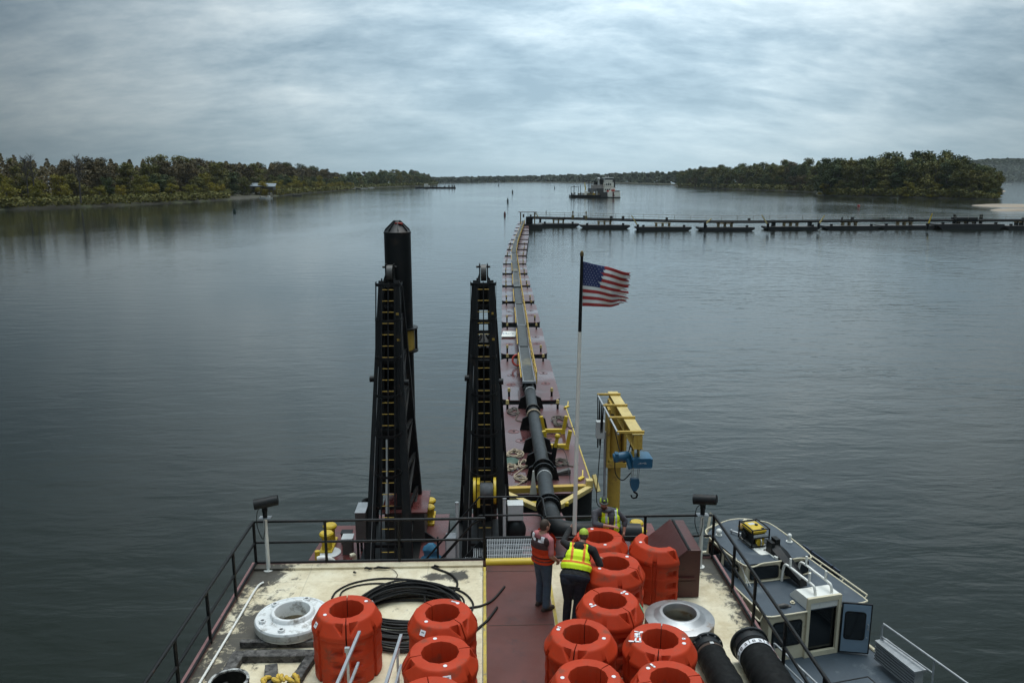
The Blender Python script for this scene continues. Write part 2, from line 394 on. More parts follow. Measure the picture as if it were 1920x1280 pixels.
    L.new(ramp(ns(1.3), (0.35, (0.38,) * 3), (0.65, (0.72,) * 3)), b.inputs['Roughness'])
    bn = N.new('ShaderNodeBump'); bn.inputs['Distance'].default_value = 0.003; L.new(ns(30, 6, 0.7), bn.inputs['Height']); L.new(bn.outputs[0], b.inputs['Normal'])
    return m
M_deck = deck_material()

# ------------------------------------------------------------------ river
def water_material():
    m = bpy.data.materials.new('river_water'); m.use_nodes = True
    t = m.node_tree; N = t.nodes; L = t.links; b = N['Principled BSDF']
    b.inputs['Base Color'].default_value = (0.011, 0.0145, 0.0105, 1); b.inputs['IOR'].default_value = 1.33
    b.inputs['Specular IOR Level'].default_value = 0.5
    g = N.new('ShaderNodeNewGeometry')
    def ns(s, d, r, sc, dist=0.0, rot=0.0):
        mp = N.new('ShaderNodeMapping'); mp.inputs['Scale'].default_value = sc; mp.inputs['Rotation'].default_value = (0, 0, rot); L.new(g.outputs['Position'], mp.inputs[0])
        n = N.new('ShaderNodeTexNoise'); n.inputs['Scale'].default_value = s; n.inputs['Detail'].default_value = d
        n.inputs['Roughness'].default_value = r; n.inputs['Distortion'].default_value = dist; L.new(mp.outputs[0], n.inputs[0]); return n.outputs[0]
    def ma(op, a, c):
        n = N.new('ShaderNodeMath'); n.operation = op
        for i, v in enumerate((a, c)):
            if isinstance(v, (int, float)): n.inputs[i].default_value = v
            else: L.new(v, n.inputs[i])
        return n.outputs[0]
    patch = N.new('ShaderNodeValToRGB'); L.new(ns(0.02, 4, 0.55, (1, 0.55, 1), 0.6), patch.inputs[0])
    patch.color_ramp.elements[0].position = 0.36; patch.color_ramp.elements[0].color = (0.3, 0.3, 0.3, 1); patch.color_ramp.elements[1].position = 0.62
    sp = N.new('ShaderNodeSeparateXYZ'); L.new(g.outputs['Position'], sp.inputs[0])
    mr = N.new('ShaderNodeMapRange'); L.new(sp.outputs[0], mr.inputs[0])        # the lee side right of the pipeline carries more ripple
    for i, q in enumerate((-25.0, 25.0, 0.5, 1.6)): mr.inputs[i + 1].default_value = q
    small = ns(1.5, 3, 0.55, (0.8, 1.7, 1), 0.3, 0.18); mid = ns(0.42, 3, 0.5, (0.75, 1.9, 1), 0.4, -0.12); fine = ns(5.0, 2, 0.5, (0.8, 1.5, 1), 0.2, 0.3)
    h = ma('ADD', ma('MULTIPLY', small, 0.055), ma('ADD', ma('MULTIPLY', mid, 0.21), ma('MULTIPLY', fine, 0.004)))
    h = ma('MULTIPLY', ma('MULTIPLY', h, patch.outputs[0]), mr.outputs[0])
    bn = N.new('ShaderNodeBump'); bn.inputs['Strength'].default_value = 1.0; bn.inputs['Distance'].default_value = WAVE
    L.new(h, bn.inputs['Height']); L.new(bn.outputs[0], b.inputs['Normal'])
    b.inputs['Roughness'].default_value = 0.07
    return m
WAVE = 0.44
M_water = water_material()
m_ = MB(); m_.quad(V(-9000, -300, Z_WATER), V(9000, -300, Z_WATER), V(9000, 12000, Z_WATER), V(-9000, 12000, Z_WATER))
tag(m_.build('river', M_water, smooth=0, recalc=False), 'calm grey river running to the far shore', 'river', kind='structure')

# ------------------------------------------------------------------ the dredge barge carrying the camera
barge = thing('dredge_barge', 'wide dredge barge with a cream upper deck and maroon main deck', 'barge', (0, 12, Z_WATER))
XL, XR, YB = -4.87, 4.87, 15.72
m_ = MB()
m_.box((-2.475, 8.86, -0.06), (4.79, 13.72, 0.12)); m_.box((3.06, 8.86, -0.06), (3.62, 13.72, 0.12))
m_.build('upper_deck', M_deck, barge, smooth=0)
m_ = MB(); m_.box((0.625, 8.86, -0.058), (1.25, 13.72, 0.12)); m_.build('walkway', M_walk, barge, smooth=0)
for y in (13.25, 10.9, 15.3):
    m_ = MB(); m_.box((0.625, y, 0.0045), (1.2, 0.012, 0.006)); m_.build('weld_seam', M_rust, barge, smooth=0)
for x in (-0.035, 1.285):
    m_ = MB(); m_.box((x, 8.8, 0.003), (0.055, 13.4, 0.004)); m_.build('walkway_line', M_yline, barge, smooth=0)
m_ = MB()
pr = [(0.0, 15.5), (0.0, 15.78), (1.25, 15.78), (1.25, 15.5)]
m_.tube([V(-0.01, 15.66, 0.02), V(1.26, 15.66, 0.02)], 0.09, 16)
m_.build('step_bar', M_yellow, barge)
m_ = MB()                                                # raised deck edge
m_.box((XL - 0.03, 8.9, -0.02), (0.10, 13.75, 0.16)); m_.box((XR + 0.03, 8.9, -0.02), (0.10, 13.75, 0.16))
m_.box((-2.46, YB + 0.03, -0.02), (4.9, 0.08, 0.14)); m_.box((3.08, YB + 0.03, -0.02), (3.64, 0.08, 0.14))
m_.build('deck_edge', M_pink, barge, bevel=0.01)
m_ = MB(); m_.box((-2.46, YB - 0.12, 0.025), (4.78, 0.2, 0.045)); m_.build('edge_plate', M_deck, barge, smooth=0)
m_ = MB(); m_.box((0, 8.8, -1.22), (9.72, 13.7, 2.12)); m_.build('deckhouse_wall', M_white, barge, smooth=0)
m_ = MB()
main = [(-4.95, 1), (5.05, 1), (5.05, 22.6), (2.5, 22.6), (2.38, 23.5), (-0.62, 23.5), (-0.62, 20.4), (-1.14, 20.4), (-1.14, 23.5), (-3.6, 23.5), (-3.75, 22.75), (-4.72, 22.75), (-4.95, 20.0)]
m_.prism(main, Z_MAIN - 0.1, Z_MAIN); m_.build('main_deck', M_maroon, barge, smooth=0)
m_ = MB(); m_.prism([(x * 0.995, y - 0.04 if y > 5 else y) for x, y in main], Z_WATER - 0.8, Z_MAIN - 0.1); m_.build('hull', M_black, barge, smooth=0)
# grated landing behind the upper deck with a stair down to port
m_ = MB()
for i in range(32): m_.box((0.03 + i * 0.0385, 16.33, -0.03), (0.012, 1.05, 0.05))
for j in range(5): m_.box((0.62, 15.82 + j * 0.25, -0.035), (1.22, 0.02, 0.05))
m_.build('grated_landing', M_galv, barge, smooth=0)
m_ = MB(); m_.box((0.62, 16.9, -0.06), (1.34, 0.06, 0.16)); m_.box((-0.04, 16.33, -0.06), (0.06, 1.1, 0.16)); m_.box((1.28, 16.33, -0.06), (0.06, 1.1, 0.16))
for x in (-0.02, 1.26): m_.box((x, 16.85, -1.2), (0.08, 0.08, 2.2))
m_.build('landing_frame', M_black, barge, smooth=0)
st = MB()
for y in (16.08, 16.86): st.beam((-0.06, y, -0.1), (-2.0, y, Z_MAIN + 0.05), 0.05, 0.2)
sto = st.build('stair', M_black, barge, smooth=0)
m_ = MB()
for i in range(9):
    t = (i + 0.6) / 10; x = -0.06 - 1.94 * t; z = -0.1 + (Z_MAIN + 0.15) * t
    for k in range(6): m_.box((x - 0.1 + k * 0.04, 16.47, z), (0.012, 0.74, 0.03))
m_.build('stair_tread', M_galv, sto, smooth=0)

def railing(name, label, pts, posts, levels=(0.99, 0.52, 0.07), r=0.029, loc=None):
    t = thing(name, label, 'railing', loc or pts[0])
    for p in posts:
        m_ = MB(); m_.cyl(p, V(p[0], p[1], p[2] + levels[0] - 0.005), r * 1.05, n=10); m_.build('post', M_blackrail, t)
    for nm, h in zip(('top_rail', 'middle_rail', 'lower_rail'), levels):
        m_ = MB(); m_.tube([V(p[0], p[1], p[2] + h) for p in pts], r if h > 0.9 else r * 0.9, 10); m_.build(nm, M_blackrail, t)
    return t
railing('deck_railing', 'black three-bar railing along the port edge of the cream deck', [V(-4.86, 15.73, 0), V(-4.86, 5, 0)], [V(-4.86, y, 0) for y in (15.73, 14.34, 12.86, 11.4, 9.9, 8.4, 6.9)])
railing('deck_railing', 'black railing across the stern end of the cream deck, left of the grated landing', [V(-4.83, 15.74, 0), V(-0.02, 15.74, 0)], [V(x, 15.74, 0) for x in (-3.38, -1.84, -0.04)])
railing('deck_railing', 'black railing across the stern end behind the orange floats', [V(1.27, 15.74, 0), V(4.82, 15.74, 0)], [V(x, 15.74, 0) for x in (1.28, 3.39)])
railing('deck_railing', 'black railing along the starboard edge beside the moored workboat', [V(4.86, 15.73, 0), V(4.86, 5, 0)], [V(4.86, y, 0) for y in (15.73, 14.3, 13.07, 11.6, 10.1, 8.6, 7.1)])
t = thing('landing_railing', 'black railing round the grated landing and down the stair', 'railing', (0, 16.3, 0))
m_ = MB()
for h in (0.99, 0.55):
    m_.tube([V(-2.05, 16.88, Z_MAIN + h), V(-0.35, 16.88, h - 0.25), V(-0.15, 16.88, h), V(1.1, 16.88, h), V(1.24, 16.84, h), V(1.27, 16.7, h), V(1.27, 15.8, h)], 0.024, 10)
m_.tube([V(-2.05, 16.06, Z_MAIN + 0.99), V(-0.3, 16.06, 0.72), V(-0.05, 15.8, 0.97)], 0.024, 10)
m_.build('hand_rail', M_blackrail, t)
for x, y, z0, z1 in ((-0.05, 16.88, -0.1, 0.98), (1.27, 16.8, -0.1, 0.98), (-2.0, 16.88, Z_MAIN, Z_MAIN + 1.0), (-1.1, 16.88, -1.15, 0.05), (-2.0, 16.06, Z_MAIN, Z_MAIN + 1.0)):
    m_ = MB(); m_.cyl((x, y, z0), (x, y, z1), 0.024, n=10); m_.build('post', M_blackrail, t)

# ------------------------------------------------------------------ flood lights on white poles
def floodlight(x, y, label, rz, side):
    t = thing('flood_light', label, 'flood light', (x, y, 0), 'flood lights on the stern corners')
    m_ = MB(); m_.cyl((x, y, 0), (x, y, 1.16), 0.042, 0.038, 14); m_.cyl((x, y, 0), (x, y, 0.012), 0.1, n=14); m_.build('pole', M_white, t)
    m_ = MB(); m_.box((x, y, 1.17), (0.24, 0.16, 0.015)); m_.build('mount_plate', M_galv, t, smooth=0)
    m_ = MB(); m_.cyl((x, y, 1.175), (x, y, 1.34), 0.048, n=12); m_.beam((x, y, 1.3), (x, y, 1.42), 0.1, 0.06); m_.build('bracket', M_black, t)
    R = Matrix.Translation((x + 0.04, y, 1.5)) @ Matrix.Rotation(rz, 4, 'Z') @ Matrix.Rotation(radians(-7 * side), 4, 'Y')
    m_ = MB(); pr = []
    for a in range(21):
        th = radians(-40 + 260 * a / 20); pr.append((0.12 * cos(th), 0.115 * sin(th)))
    rings = [[V(xx, p[0], p[1]) for p in pr] for xx in (-0.24, -0.22, 0.22, 0.24)]
    m_.loft(rings, M=R)
    m_.build('lamp_housing', M_black, t, bevel=0.006)
    m_ = MB(); m_.tube(spline([V(x - side * 0.02, y - 0.02, 1.42), V(x - side * 0.14, y - 0.03, 1.32), V(x - side * 0.16, y - 0.04, 1.0), V(x - side * 0.06, y - 0.05, 0.72), V(x - 0.01 * side, y - 0.05, 0.9), V(x, y - 0.045, 1.12)], 6), 0.008, 6)
    m_.build('power_cable', M_black, t)
floodlight(-4.55, 15.53, 'black flood light on the white pole at the port corner of the deck', radians(12), 1)
floodlight(4.50, 15.36, 'black flood light on the white pole beside the maroon locker', radians(-25), 1)

# ------------------------------------------------------------------ orange pipe floats
def float_half(side):
    R0, RT, ZS, ZT = 0.57, 0.462, 0.90, 1.08
    zs = [0.0, 0.03, 0.08, 0.11, 0.13, 0.23, 0.25, 0.28, 0.31, 0.34, 0.36, 0.46, 0.48, 0.52, 0.56, 0.58, 0.60, 0.70, 0.72, 0.76, 0.79, 0.82]
    cols = []
    angs = sorted(set([-88.8 + 177.6 * i / 72 for i in range(73)] + [s * a for s in (-1, 1) for a in (84, 82.5, 66, 64, 41.5, 40.5, 33.5, 32.5)]))
    for a in angs:
        s = 90 - abs(a); loop = []
        for z in zs:
            r = R0 - 0.022
            if z < 0.02: r -= 0.02
            if z in (0.28, 0.31, 0.52, 0.56, 0.76): r += 0.008
            if 7 <= s <= 29:
                for z0, z1 in ((0.12, 0.24), (0.35, 0.47), (0.59, 0.71)):
                    if z0 < z < z1: r -= 0.065 * min(1, (s - 6) / 2, (30 - s) / 14 + 0.15)
            if 49 <= s <= 57: r -= 0.035
            loop.append((r, z))
        notch = 49 <= s <= 57
        rr = R0 - (0.05 if notch else 0.0)
        loop += [(rr, 0.824), (rr + 0.004, 0.832), (rr, ZS - 0.012), (rr - 0.006, ZS)]
        for k in range(1, 8):
            q = k / 8; r = R0 + (RT - R0) * q - (0.03 * (1 - q) ** 2 if notch else 0.006 * (1 - q)); z = ZS + (ZT - ZS) * q
            loop.append((r, z))
        loop += [(RT, ZT), (RT - 0.02, ZT + 0.012)]
        ph = ((a + 15 + 360) % 30) - 15
        ri = 0.272 / cos(radians(ph))
        loop += [(ri + 0.03, ZT + 0.018), (ri + 0.006, ZT + 0.012), (ri, ZT), (ri, 0.6), (ri, 0.0)]
        # wedge pockets beside the seam flange
        if 7.2 <= s <= 25:
            zl = 0.925 + (s - 7) / 18 * 0.155; new = []
            for r, z in loop:
                if z > zl and r > RT - 0.012 and z > 0.85: z = min(z, zl - 0.16 * max(0, r - RT - 0.06))
                new.append((r, z))
            loop = new
        A = radians(a) + (0 if side > 0 else pi)
        cols.append([V(r * cos(A), r * sin(A), z) for r, z in loop])
    m_ = MB(); m_.loft(cols)
    return m_
def seam_bolts():
    out_ = []
    for sg in (1, -1):
        for da in (-14, 14):
            A = radians(90 * sg + da); out_.append(V(0.455 * cos(A), 0.455 * sin(A), 0.93))
    return out_
HALF = [float_half(1), float_half(-1)]
def make_float(x, y, seam_deg, label, stickers=(), plugs=(0, 180), group='orange pipe floats standing on the deck', halves=(0, 1), proto={}):
    t = thing('pipe_float', label, 'pipe float', (x, y, 0), group, radians(seam_deg - 90)); rot_ = seam_deg - 90
    for k in halves:
        if ('h', k) in proto:
            o = proto[('h', k)].copy(); COL.objects.link(o); o.parent = t; KIDS.setdefault(t, []).append(o)
        else:
            o = HALF[k].build('float_half', M_orange, t, local=True, smooth=32); proto[('h', k)] = o
    for sg in ((1, -1) if halves == (0, 1) else ()):
        if 'g' in proto:
            o = proto['g'].copy(); COL.objects.link(o); o.parent = t; KIDS.setdefault(t, []).append(o)
        else:
            m_ = MB(); m_.loft([[V(xx, yy, zz) for yy, zz in ((0.28, 0.01), (0.535, 0.01), (0.535, 0.86), (0.445, 1.055), (0.28, 1.065))] for xx in (-0.004, 0.004)]); o = m_.build('seam_shade_strip', M_rubber, t, local=True, smooth=0); proto['g'] = o  # black strip added between the halves to stand for the dark seam gap
        o.rotation_euler[2] = 0 if sg > 0 else pi
    for i, p in enumerate(seam_bolts()):
        if halves != (0, 1) and i in (1, 3): continue
        if 'b' in proto:
            o = proto['b'].copy(); COL.objects.link(o); o.parent = t; o.location = p; KIDS.setdefault(t, []).append(o)
        else:
            m_ = MB(); m_.cyl((0, 0, -0.03), (0, 0, 0.03), 0.024, n=8); m_.ball((0, 0, 0.03), 0.014, 8); o = m_.build('bolt', M_black, t, local=True); o.location = p; proto['b'] = o
    for a in plugs:
        A = radians(a - rot_); p = V(0.365 * cos(A), 0.365 * sin(A), 1.097)
        if 'p' in proto:
            o = proto['p'].copy(); COL.objects.link(o); o.parent = t; o.location = p; KIDS.setdefault(t, []).append(o)
        else:
            m_ = MB(); m_.cyl((0, 0, -0.004), (0, 0, 0.004), 0.03, n=16); o = m_.build('plug', M_sticker, t, local=True); o.location = p; proto['p'] = o
    for a, rad, w, h in stickers:
        A = radians(a - rot_)
        if rad > 0.462:
            z = 0.90 + (0.57 - rad) / 0.108 * 0.18; n = V(0.18 * cos(A), 0.18 * sin(A), 0.108).normalized()
        else: z = 1.098; n = V(0, 0, 1)
        tx = V(-sin(A), cos(A), 0); ty = n.cross(tx); c = V(rad * cos(A), rad * sin(A), z) + n * 0.006
        m_ = MB(); m_.add([c + tx * (sx * w / 2) + ty * (sy * h / 2) + n * dz for dz in (-0.004, 0.002) for sx, sy in ((-1, -1), (1, -1), (1, 1), (-1, 1))], [(3, 2, 1, 0), (4, 5, 6, 7), (0, 1, 5, 4), (1, 2, 6, 5), (2, 3, 7, 6), (3, 0, 4, 7)])
        m_.build('sticker', M_sticker, t, local=True, smooth=0)
        m_ = MB(); m_.add([c + tx * (sx * w * 0.28 ) + ty * (sy * h * 0.12 + h * 0.1) + n * 0.003 for sx, sy in ((-1, -1), (1, -1), (1, 1), (-1, 1))], [(0, 1, 2, 3)])
        m_.build('print', M_grey, t, local=True, smooth=0)
    return t
# sticker and plug angles are compass angles on the deck (0 = starboard, 90 = aft)
make_float(-2.30, 12.03, -82, 'orange pipe float left of the cable coil, in front of the white lid', [(212, 0.525, 0.085, 0.085), (32, 0.47, 0.05, 0.05)], (210, 38))
make_float(-0.72, 11.86, -48, 'orange pipe float standing against the front of the black cable coil', [(236, 0.515, 0.10, 0.085), (60, 0.36, 0.10, 0.025)], (228, 49))
make_float(-0.70, 10.75, 15, 'orange pipe float with a white tag on its near side, left of the walkway', [(284, 0.515, 0.12, 0.075)], (285, 105))
make_float(-0.77, 9.72, 100, 'orange pipe float cut off by the lower edge of the picture, left of the walkway')
make_float(2.23, 14.56, 4, 'orange pipe float furthest aft, leaned on by the man in the grey hoodie', (), (280, 105))
make_float(2.35, 13.46, -35, 'orange pipe float beside the man in the lime vest, nearest the halved float', (), (215, 40))
r3 = make_float(2.07, 12.15, -56, 'orange pipe float with white stripes and a green mark, left of the steel ring', [(212, 0.36, 0.03, 0.11), (42, 0.35, 0.035, 0.12)], (201, 31))
m_ = MB(); m_.add([V((0.574 - (z - 0.90) * 0.6) * cos(radians(a + 146)), (0.574 - (z - 0.90) * 0.6) * sin(radians(a + 146)), z) for a, z in ((-14, 0.91), (4, 0.91), (2, 1.03), (-10, 1.03))], [(0, 1, 2, 3)])
m_.build('paint_mark', M_greenmark, r3, local=True, smooth=0)
make_float(1.46, 11.16, -109, 'orange pipe float nearest the walkway in the right-hand group', [(150, .37, .02, .06)], (159, -23))
r5 = make_float(2.66, 10.99, -106, 'orange pipe float with white scrawled lettering, beside the ribbed black hose', [(-5, 0.36, 0.04, 0.05)], (160, -24))
make_float(1.43, 10.06, 41, 'orange pipe float on the lower edge of the picture, right of the walkway')
make_float(2.58, 9.98, 10, 'orange pipe float on the lower edge of the picture, beside the black hoses', [(120, .36, .03, .10)], (135, -40))
half = make_float(3.36, 14.33, 124, 'single half of an orange pipe float standing open against the maroon locker', halves=(1,), plugs=(187,))
# the white scrawl on top of one float
def scrawl(px): return at(1160 + px[0] / 16, 1150 + px[1] / 16, 1.1015)
Rinv = (Matrix.Translation((2.66, 10.99, 0)) @ Matrix.Rotation(radians(-106 - 90), 4, 'Z')).inverted()
m_ = MB()
for st_, w_ in (([(320, 812), (480, 825), (660, 828)], 0.035), ([(500, 800), (520, 710), (600, 650), (640, 700), (645, 815)], 0.028), ([(490, 520), (610, 540), (715, 535)], 0.026), ([(700, 560), (580, 570), (650, 620), (485, 665)], 0.022)):
    P = [scrawl(q) for q in st_]
    for a, b in zip(P, P[1:]):
        d = (b - a).normalized(); nn = V(-d.y, d.x, 0); e = d * 0.01
        m_.quad(a - nn * w_ / 2 - e, b - nn * w_ / 2 + e, b + nn * w_ / 2 + e, a + nn * w_ / 2 - e)
m_.v = [Rinv @ p for p in m_.v]
m_.build('lettering', M_sticker, r5, local=True, smooth=0)

# ------------------------------------------------------------------ white lid, steel ring, locker
c = V(-3.50, 13.24, 0)
t = thing('buoy_lid', 'round white flanged lid with a raised collar, lying on timbers', 'lid', (c.x, c.y, 0.12))
m_ = MB()
m_.lathe([(0.655, 0.12), (0.665, 0.14), (0.665, 0.265), (0.645, 0.295), (0.61, 0.30), (0.595, 0.285), (0.50, 0.29), (0.44, 0.30), (0.395, 0.325), (0.37, 0.39), (0.36, 0.396), (0.315, 0.392), (0.305, 0.375), (0.30, 0.12)], c=(c.x, c.y, 0), n=72, closed=True)
m_.build('lid_disc', M_lid, t)
m_ = MB(); m_.lathe([(0.668, 0.145), (0.672, 0.15), (0.672, 0.255), (0.668, 0.262), (0.66, 0.26), (0.66, 0.145)], c=(c.x, c.y, 0), n=72, closed=True); m_.build('rim_band', M_lidside, t)
for a in (75, 140, 205, 262, 330, 22):
    A = radians(a); p = c + V(0.53 * cos(A), 0.53 * sin(A), 0)
    m_ = MB(); m_.lathe([(0.062, 0.28), (0.062, 0.325), (0.055, 0.335), (0.034, 0.335), (0.032, 0.28)], c=(p.x, p.y, 0), n=20, closed=True); b_ = m_.build('bolt_boss', M_lid, t)
    m_ = MB(); m_.cyl((p.x, p.y, 0.28), (p.x, p.y, 0.305), 0.032, n=12); m_.build('bolt_hole', M_rust, b_)
c = V(3.43, 12.8, 0)
t = thing('steel_ring', 'bare steel ring with a conical top beside the maroon locker', 'steel ring', (c.x, c.y, 0))
m_ = MB()
m_.lathe([(0.60, 0.0), (0.60, 0.34), (0.612, 0.345), (0.612, 0.365), (0.60, 0.37), (0.47, 0.385), (0.44, 0.39), (0.36, 0.47), (0.345, 0.475), (0.30, 0.47), (0.29, 0.45), (0.29, 0.34), (0.50, 0.30), (0.56, 0.28), (0.56, 0.0)], c=(c.x, c.y, 0), n=72, closed=True)
m_.build('ring', M_steel, t)
m_ = MB(); m_.lathe([(0.604, 0.01), (0.608, 0.02), (0.608, 0.325), (0.604, 0.33), (0.59, 0.33), (0.59, 0.01)], c=(c.x, c.y, 0), n=72, closed=True)
m_.build('side_band', mat('tan_grimy_ring_side', (0.27, 0.23, 0.17), 0.6, var=0.25, dirt=((0.1, 0.07, 0.05), 0.2, 5)), t)
t = thing('deck_locker', 'maroon steel locker with a sloping lid on the stern end of the cream deck', 'locker', (3.9, 14.75, 0))
y0, y1 = 14.10, 15.5
prof = [(3.30, 0.012), (4.14, 0.012), (4.14, 1.0), (3.90, 1.0), (3.30, 0.50)]
m_ = MB(); m_.loft([[V(x, y, z) for x, z in prof] for y in (y0, y1)]); m_.build('box', M_locker, t, smooth=0, bevel=0.012)
m_ = MB(); d = V(-0.6, 0, -0.5).normalized(); n = V(-0.5, 0, 0.6).normalized(); p0 = V(3.885, 0, 0.995)
m_.add([p0 + d * a + n * h + V(0, y, 0) for h in (0.004, 0.028) for a, y in ((0, y0 - 0.02), (0.80, y0 - 0.02), (0.80, y1 + 0.02), (0, y1 + 0.02))], [(3, 2, 1, 0), (4, 5, 6, 7), (0, 1, 5, 4), (1, 2, 6, 5), (2, 3, 7, 6), (3, 0, 4, 7)])
m_.build('lid', M_locker, t, smooth=0, bevel=0.006)
m_ = MB(); m_.box((3.93, (y0 + y1) / 2, 1.012), (0.02, y1 - y0, 0.012)); m_.cyl((3.9, y0, 1.018), (3.9, y1, 1.018), 0.012, n=8); m_.build('hinge', M_black, t)
m_ = MB(); m_.box((3.72, y0 - 0.02, 0.42), (0.62, 0.035, 0.05)); m_.box((3.72, y0 - 0.014, 0.36), (0.7, 0.02, 0.02)); m_.build('handle_bar', M_locker, t, smooth=0)

# ------------------------------------------------------------------ black hoses lying on the deck
def hose(x0, y0, x1, y1, r, rf, label, band):
    L_ = hypot(x1 - x0, y1 - y0); ang = atan2(y1 - y0, x1 - x0)
    M = Matrix.Translation((x0, y0, rf)) @ Matrix.Rotation(ang, 4, 'Z') @ Matrix.Rotation(pi / 2, 4, 'Y')
    t = thing('rubber_hose', label, 'hose', (x0, y0, 0))
    m_ = MB(); pr = []
    z = 0.16
    while z < L_: pr.append((r * (1 + 0.016 * sin(z * 26) + 0.01 * sin(z * 61)) * (1 + 0.10 * min(1, max(0, z - 0.42) / 0.6)), z)); z += 0.035
    m_.lathe([(r * 0.6, 0.16)] + pr + [(r * 0.6, L_)], n=40, M=M); m_.build('hose_body', M_rubber, t)
    m_ = MB(); m_.lathe([(rf, 0), (rf, 0.045), (r * 1.02, 0.05), (r * 1.0, 0.19), (r * 0.78, 0.19), (r * 0.78, 0)], n=48, M=M, closed=True)
    m_.build('flange', M_hdpe, t)
    for k in range(12):
        a = 2 * pi * k / 12; m_ = MB(); m_.cyl(V(0, 0, 0), V(0, 0, 0.018), 0.017, n=6)
        q = M @ Matrix.Translation((rf * 0.9 * cos(a), rf * 0.9 * sin(a), 0.045)); m_.v = [q @ p for p in m_.v]; m_.build('bolt', M_steel if band is None else M_black, t)
    return t, M
t, M = hose(3.70, 12.02, 3.78, 9.2, 0.235, 0.275, 'ribbed black rubber hose with a bolted flange beside the steel ring', None)
m_ = MB(); m_.lathe([(0.2405, 0.24), (0.2435, 0.245), (0.2435, 0.29), (0.2405, 0.295), (0.235, 0.29), (0.235, 0.245)], n=48, M=M, closed=True); m_.build('rust_band', M_rust, t)
m_ = MB(); m_.box((-0.244, 0.0, 0.265), (0.008, 0.06, 0.055), M=M); m_.build('tag', M_lgrey, t, smooth=0)
t, M = hose(4.42, 12.0, 4.44, 9.2, 0.285, 0.325, 'thick black rubber hose with a white lettered band by the starboard railing', 1)
m_ = MB(); m_.lathe([(0.293, 0.30), (0.297, 0.305), (0.297, 0.405), (0.293, 0.41), (0.285, 0.405), (0.285, 0.305)], n=64, M=M, closed=True)
bnd = m_.build('white_band', M_sticker, t)
for a0 in (206, 158, 110, 254):          # repeated lettering round the band
    for i, ch in enumerate('ale'):
        A = radians(a0 - (i - 1) * 14)
        p = M @ V(0.299 * cos(A), 0.299 * sin(A), 0.355); n = (M.to_3x3() @ V(cos(A), sin(A), 0)).normalized()
        ax = (M.to_3x3() @ V(0, 0, 1)).normalized()
        xx = ax.cross(n).normalized() * -1; yy = n.cross(xx)
        T = Matrix((xx, yy, n)).transposed().to_4x4(); T.translation = p
        text_mesh('lettering', ch, 0.135, T, M_ink, bnd, 0.001)

# ------------------------------------------------------------------ timbers, gloves, conduit, drum rim
def timber(p0, p1, w, h, label):
    p0, p1 = V(*p0, h / 2 + 0.004), V(*p1, h / 2 + 0.004); n = 10; d = (p1 - p0); x = V(-d.y, d.x, 0).normalized(); rings = []
    rnd = random.Random(label)
    for i in range(n + 1):
        q = p0 + d * (i / n); ww = w * (1 + rnd.uniform(-.06, .06)); hh = h * (1 + rnd.uniform(-.06, 0))
        rings.append([q + x * (a * ww / 2) + V(0, 0, b * hh / 2) for a, b in ((-1, -1), (1, -1), (1, .85), (.85, 1), (-.85, 1), (-1, .85))])
    m_ = MB(); m_.loft(rings); tag(m_.build('timber_baulk', M_wood, smooth=0), label, 'timber', 'old timbers on the port side of the deck')
timber((-4.30, 12.74), (-2.75, 12.70), 0.10, 0.11, 'thin black timber lying just in front of the white lid')
timber((-4.12, 12.34), (-2.9, 12.32), 0.20, 0.13, 'long weathered timber lying across the deck left of the orange float')
timber((-4.22, 12.42), (-4.28, 11.0), 0.20, 0.12, 'weathered timber running fore and aft beside the railing')
timber((-2.98, 12.22), (-3.22, 11.0), 0.17, 0.12, 'weathered timber running fore and aft against the left orange float')
timber((-3.58, 12.02), (-3.44, 11.4), 0.20, 0.12, 'short broken timber stub under the yellow gloves')
t = thing('work_gloves', 'heap of soiled yellow work gloves on a broken timber', 'gloves', (-3.35, 11.55, 0.12))
rnd = random.Random(3)
for k in range(9):
    m_ = MB(); p = V(-3.56 + 0.065 * k, 11.60 + rnd.uniform(-0.08, 0.06), 0.15 + rnd.uniform(0, 0.04)); a = rnd.uniform(-0.8, 0.8)
    pts = [p, p + V(sin(a) * 0.07, -cos(a) * 0.07, rnd.uniform(-0.01, 0.03)), p + V(sin(a + 0.4) * 0.14, -cos(a + 0.4) * 0.13, -0.02)]
    m_.tube(spline(pts, 4), [0.03, 0.036, 0.034, 0.04, 0.036, 0.03, 0.036, 0.03, 0.022], 8, round_ends=True); m_.build('glove', M_glove, t)
m_ = MB(); m_.tube(spline([V(-4.5, 14.95, 0.03), V(-4.58, 14.7, 0.03), V(-4.6, 13.5, 0.03), V(-4.63, 12.2, 0.03), V(-4.66, 10.8, 0.03)], 6), 0.022, 10)
tag(m_.build('conduit_pipe', M_white), 'thin white conduit pipe lying along the port railing', 'pipe')
t = thing('pipe_end', 'black pipe end with a flaking white rim at the lower left of the deck', 'pipe', (-4.05, 11.35, 0))
m_ = MB(); m_.lathe([(0.30, 0), (0.30, 0.30), (0.27, 0.30), (0.27, 0)], c=(-4.05, 11.33, 0), n=40, closed=True); m_.build('pipe_wall', M_rubber, t)
m_ = MB(); m_.lathe([(0.31, 0.28), (0.31, 0.31), (0.265, 0.31), (0.265, 0.28)], c=(-4.05, 11.33, 0), n=40, closed=True); m_.build('rim', mat('flaking_white_rim', (0.4, 0.4, 0.38), 0.6, var=0.3, scale=8, dirt=((0.02, 0.02, 0.02), 0.6, 9)), t)

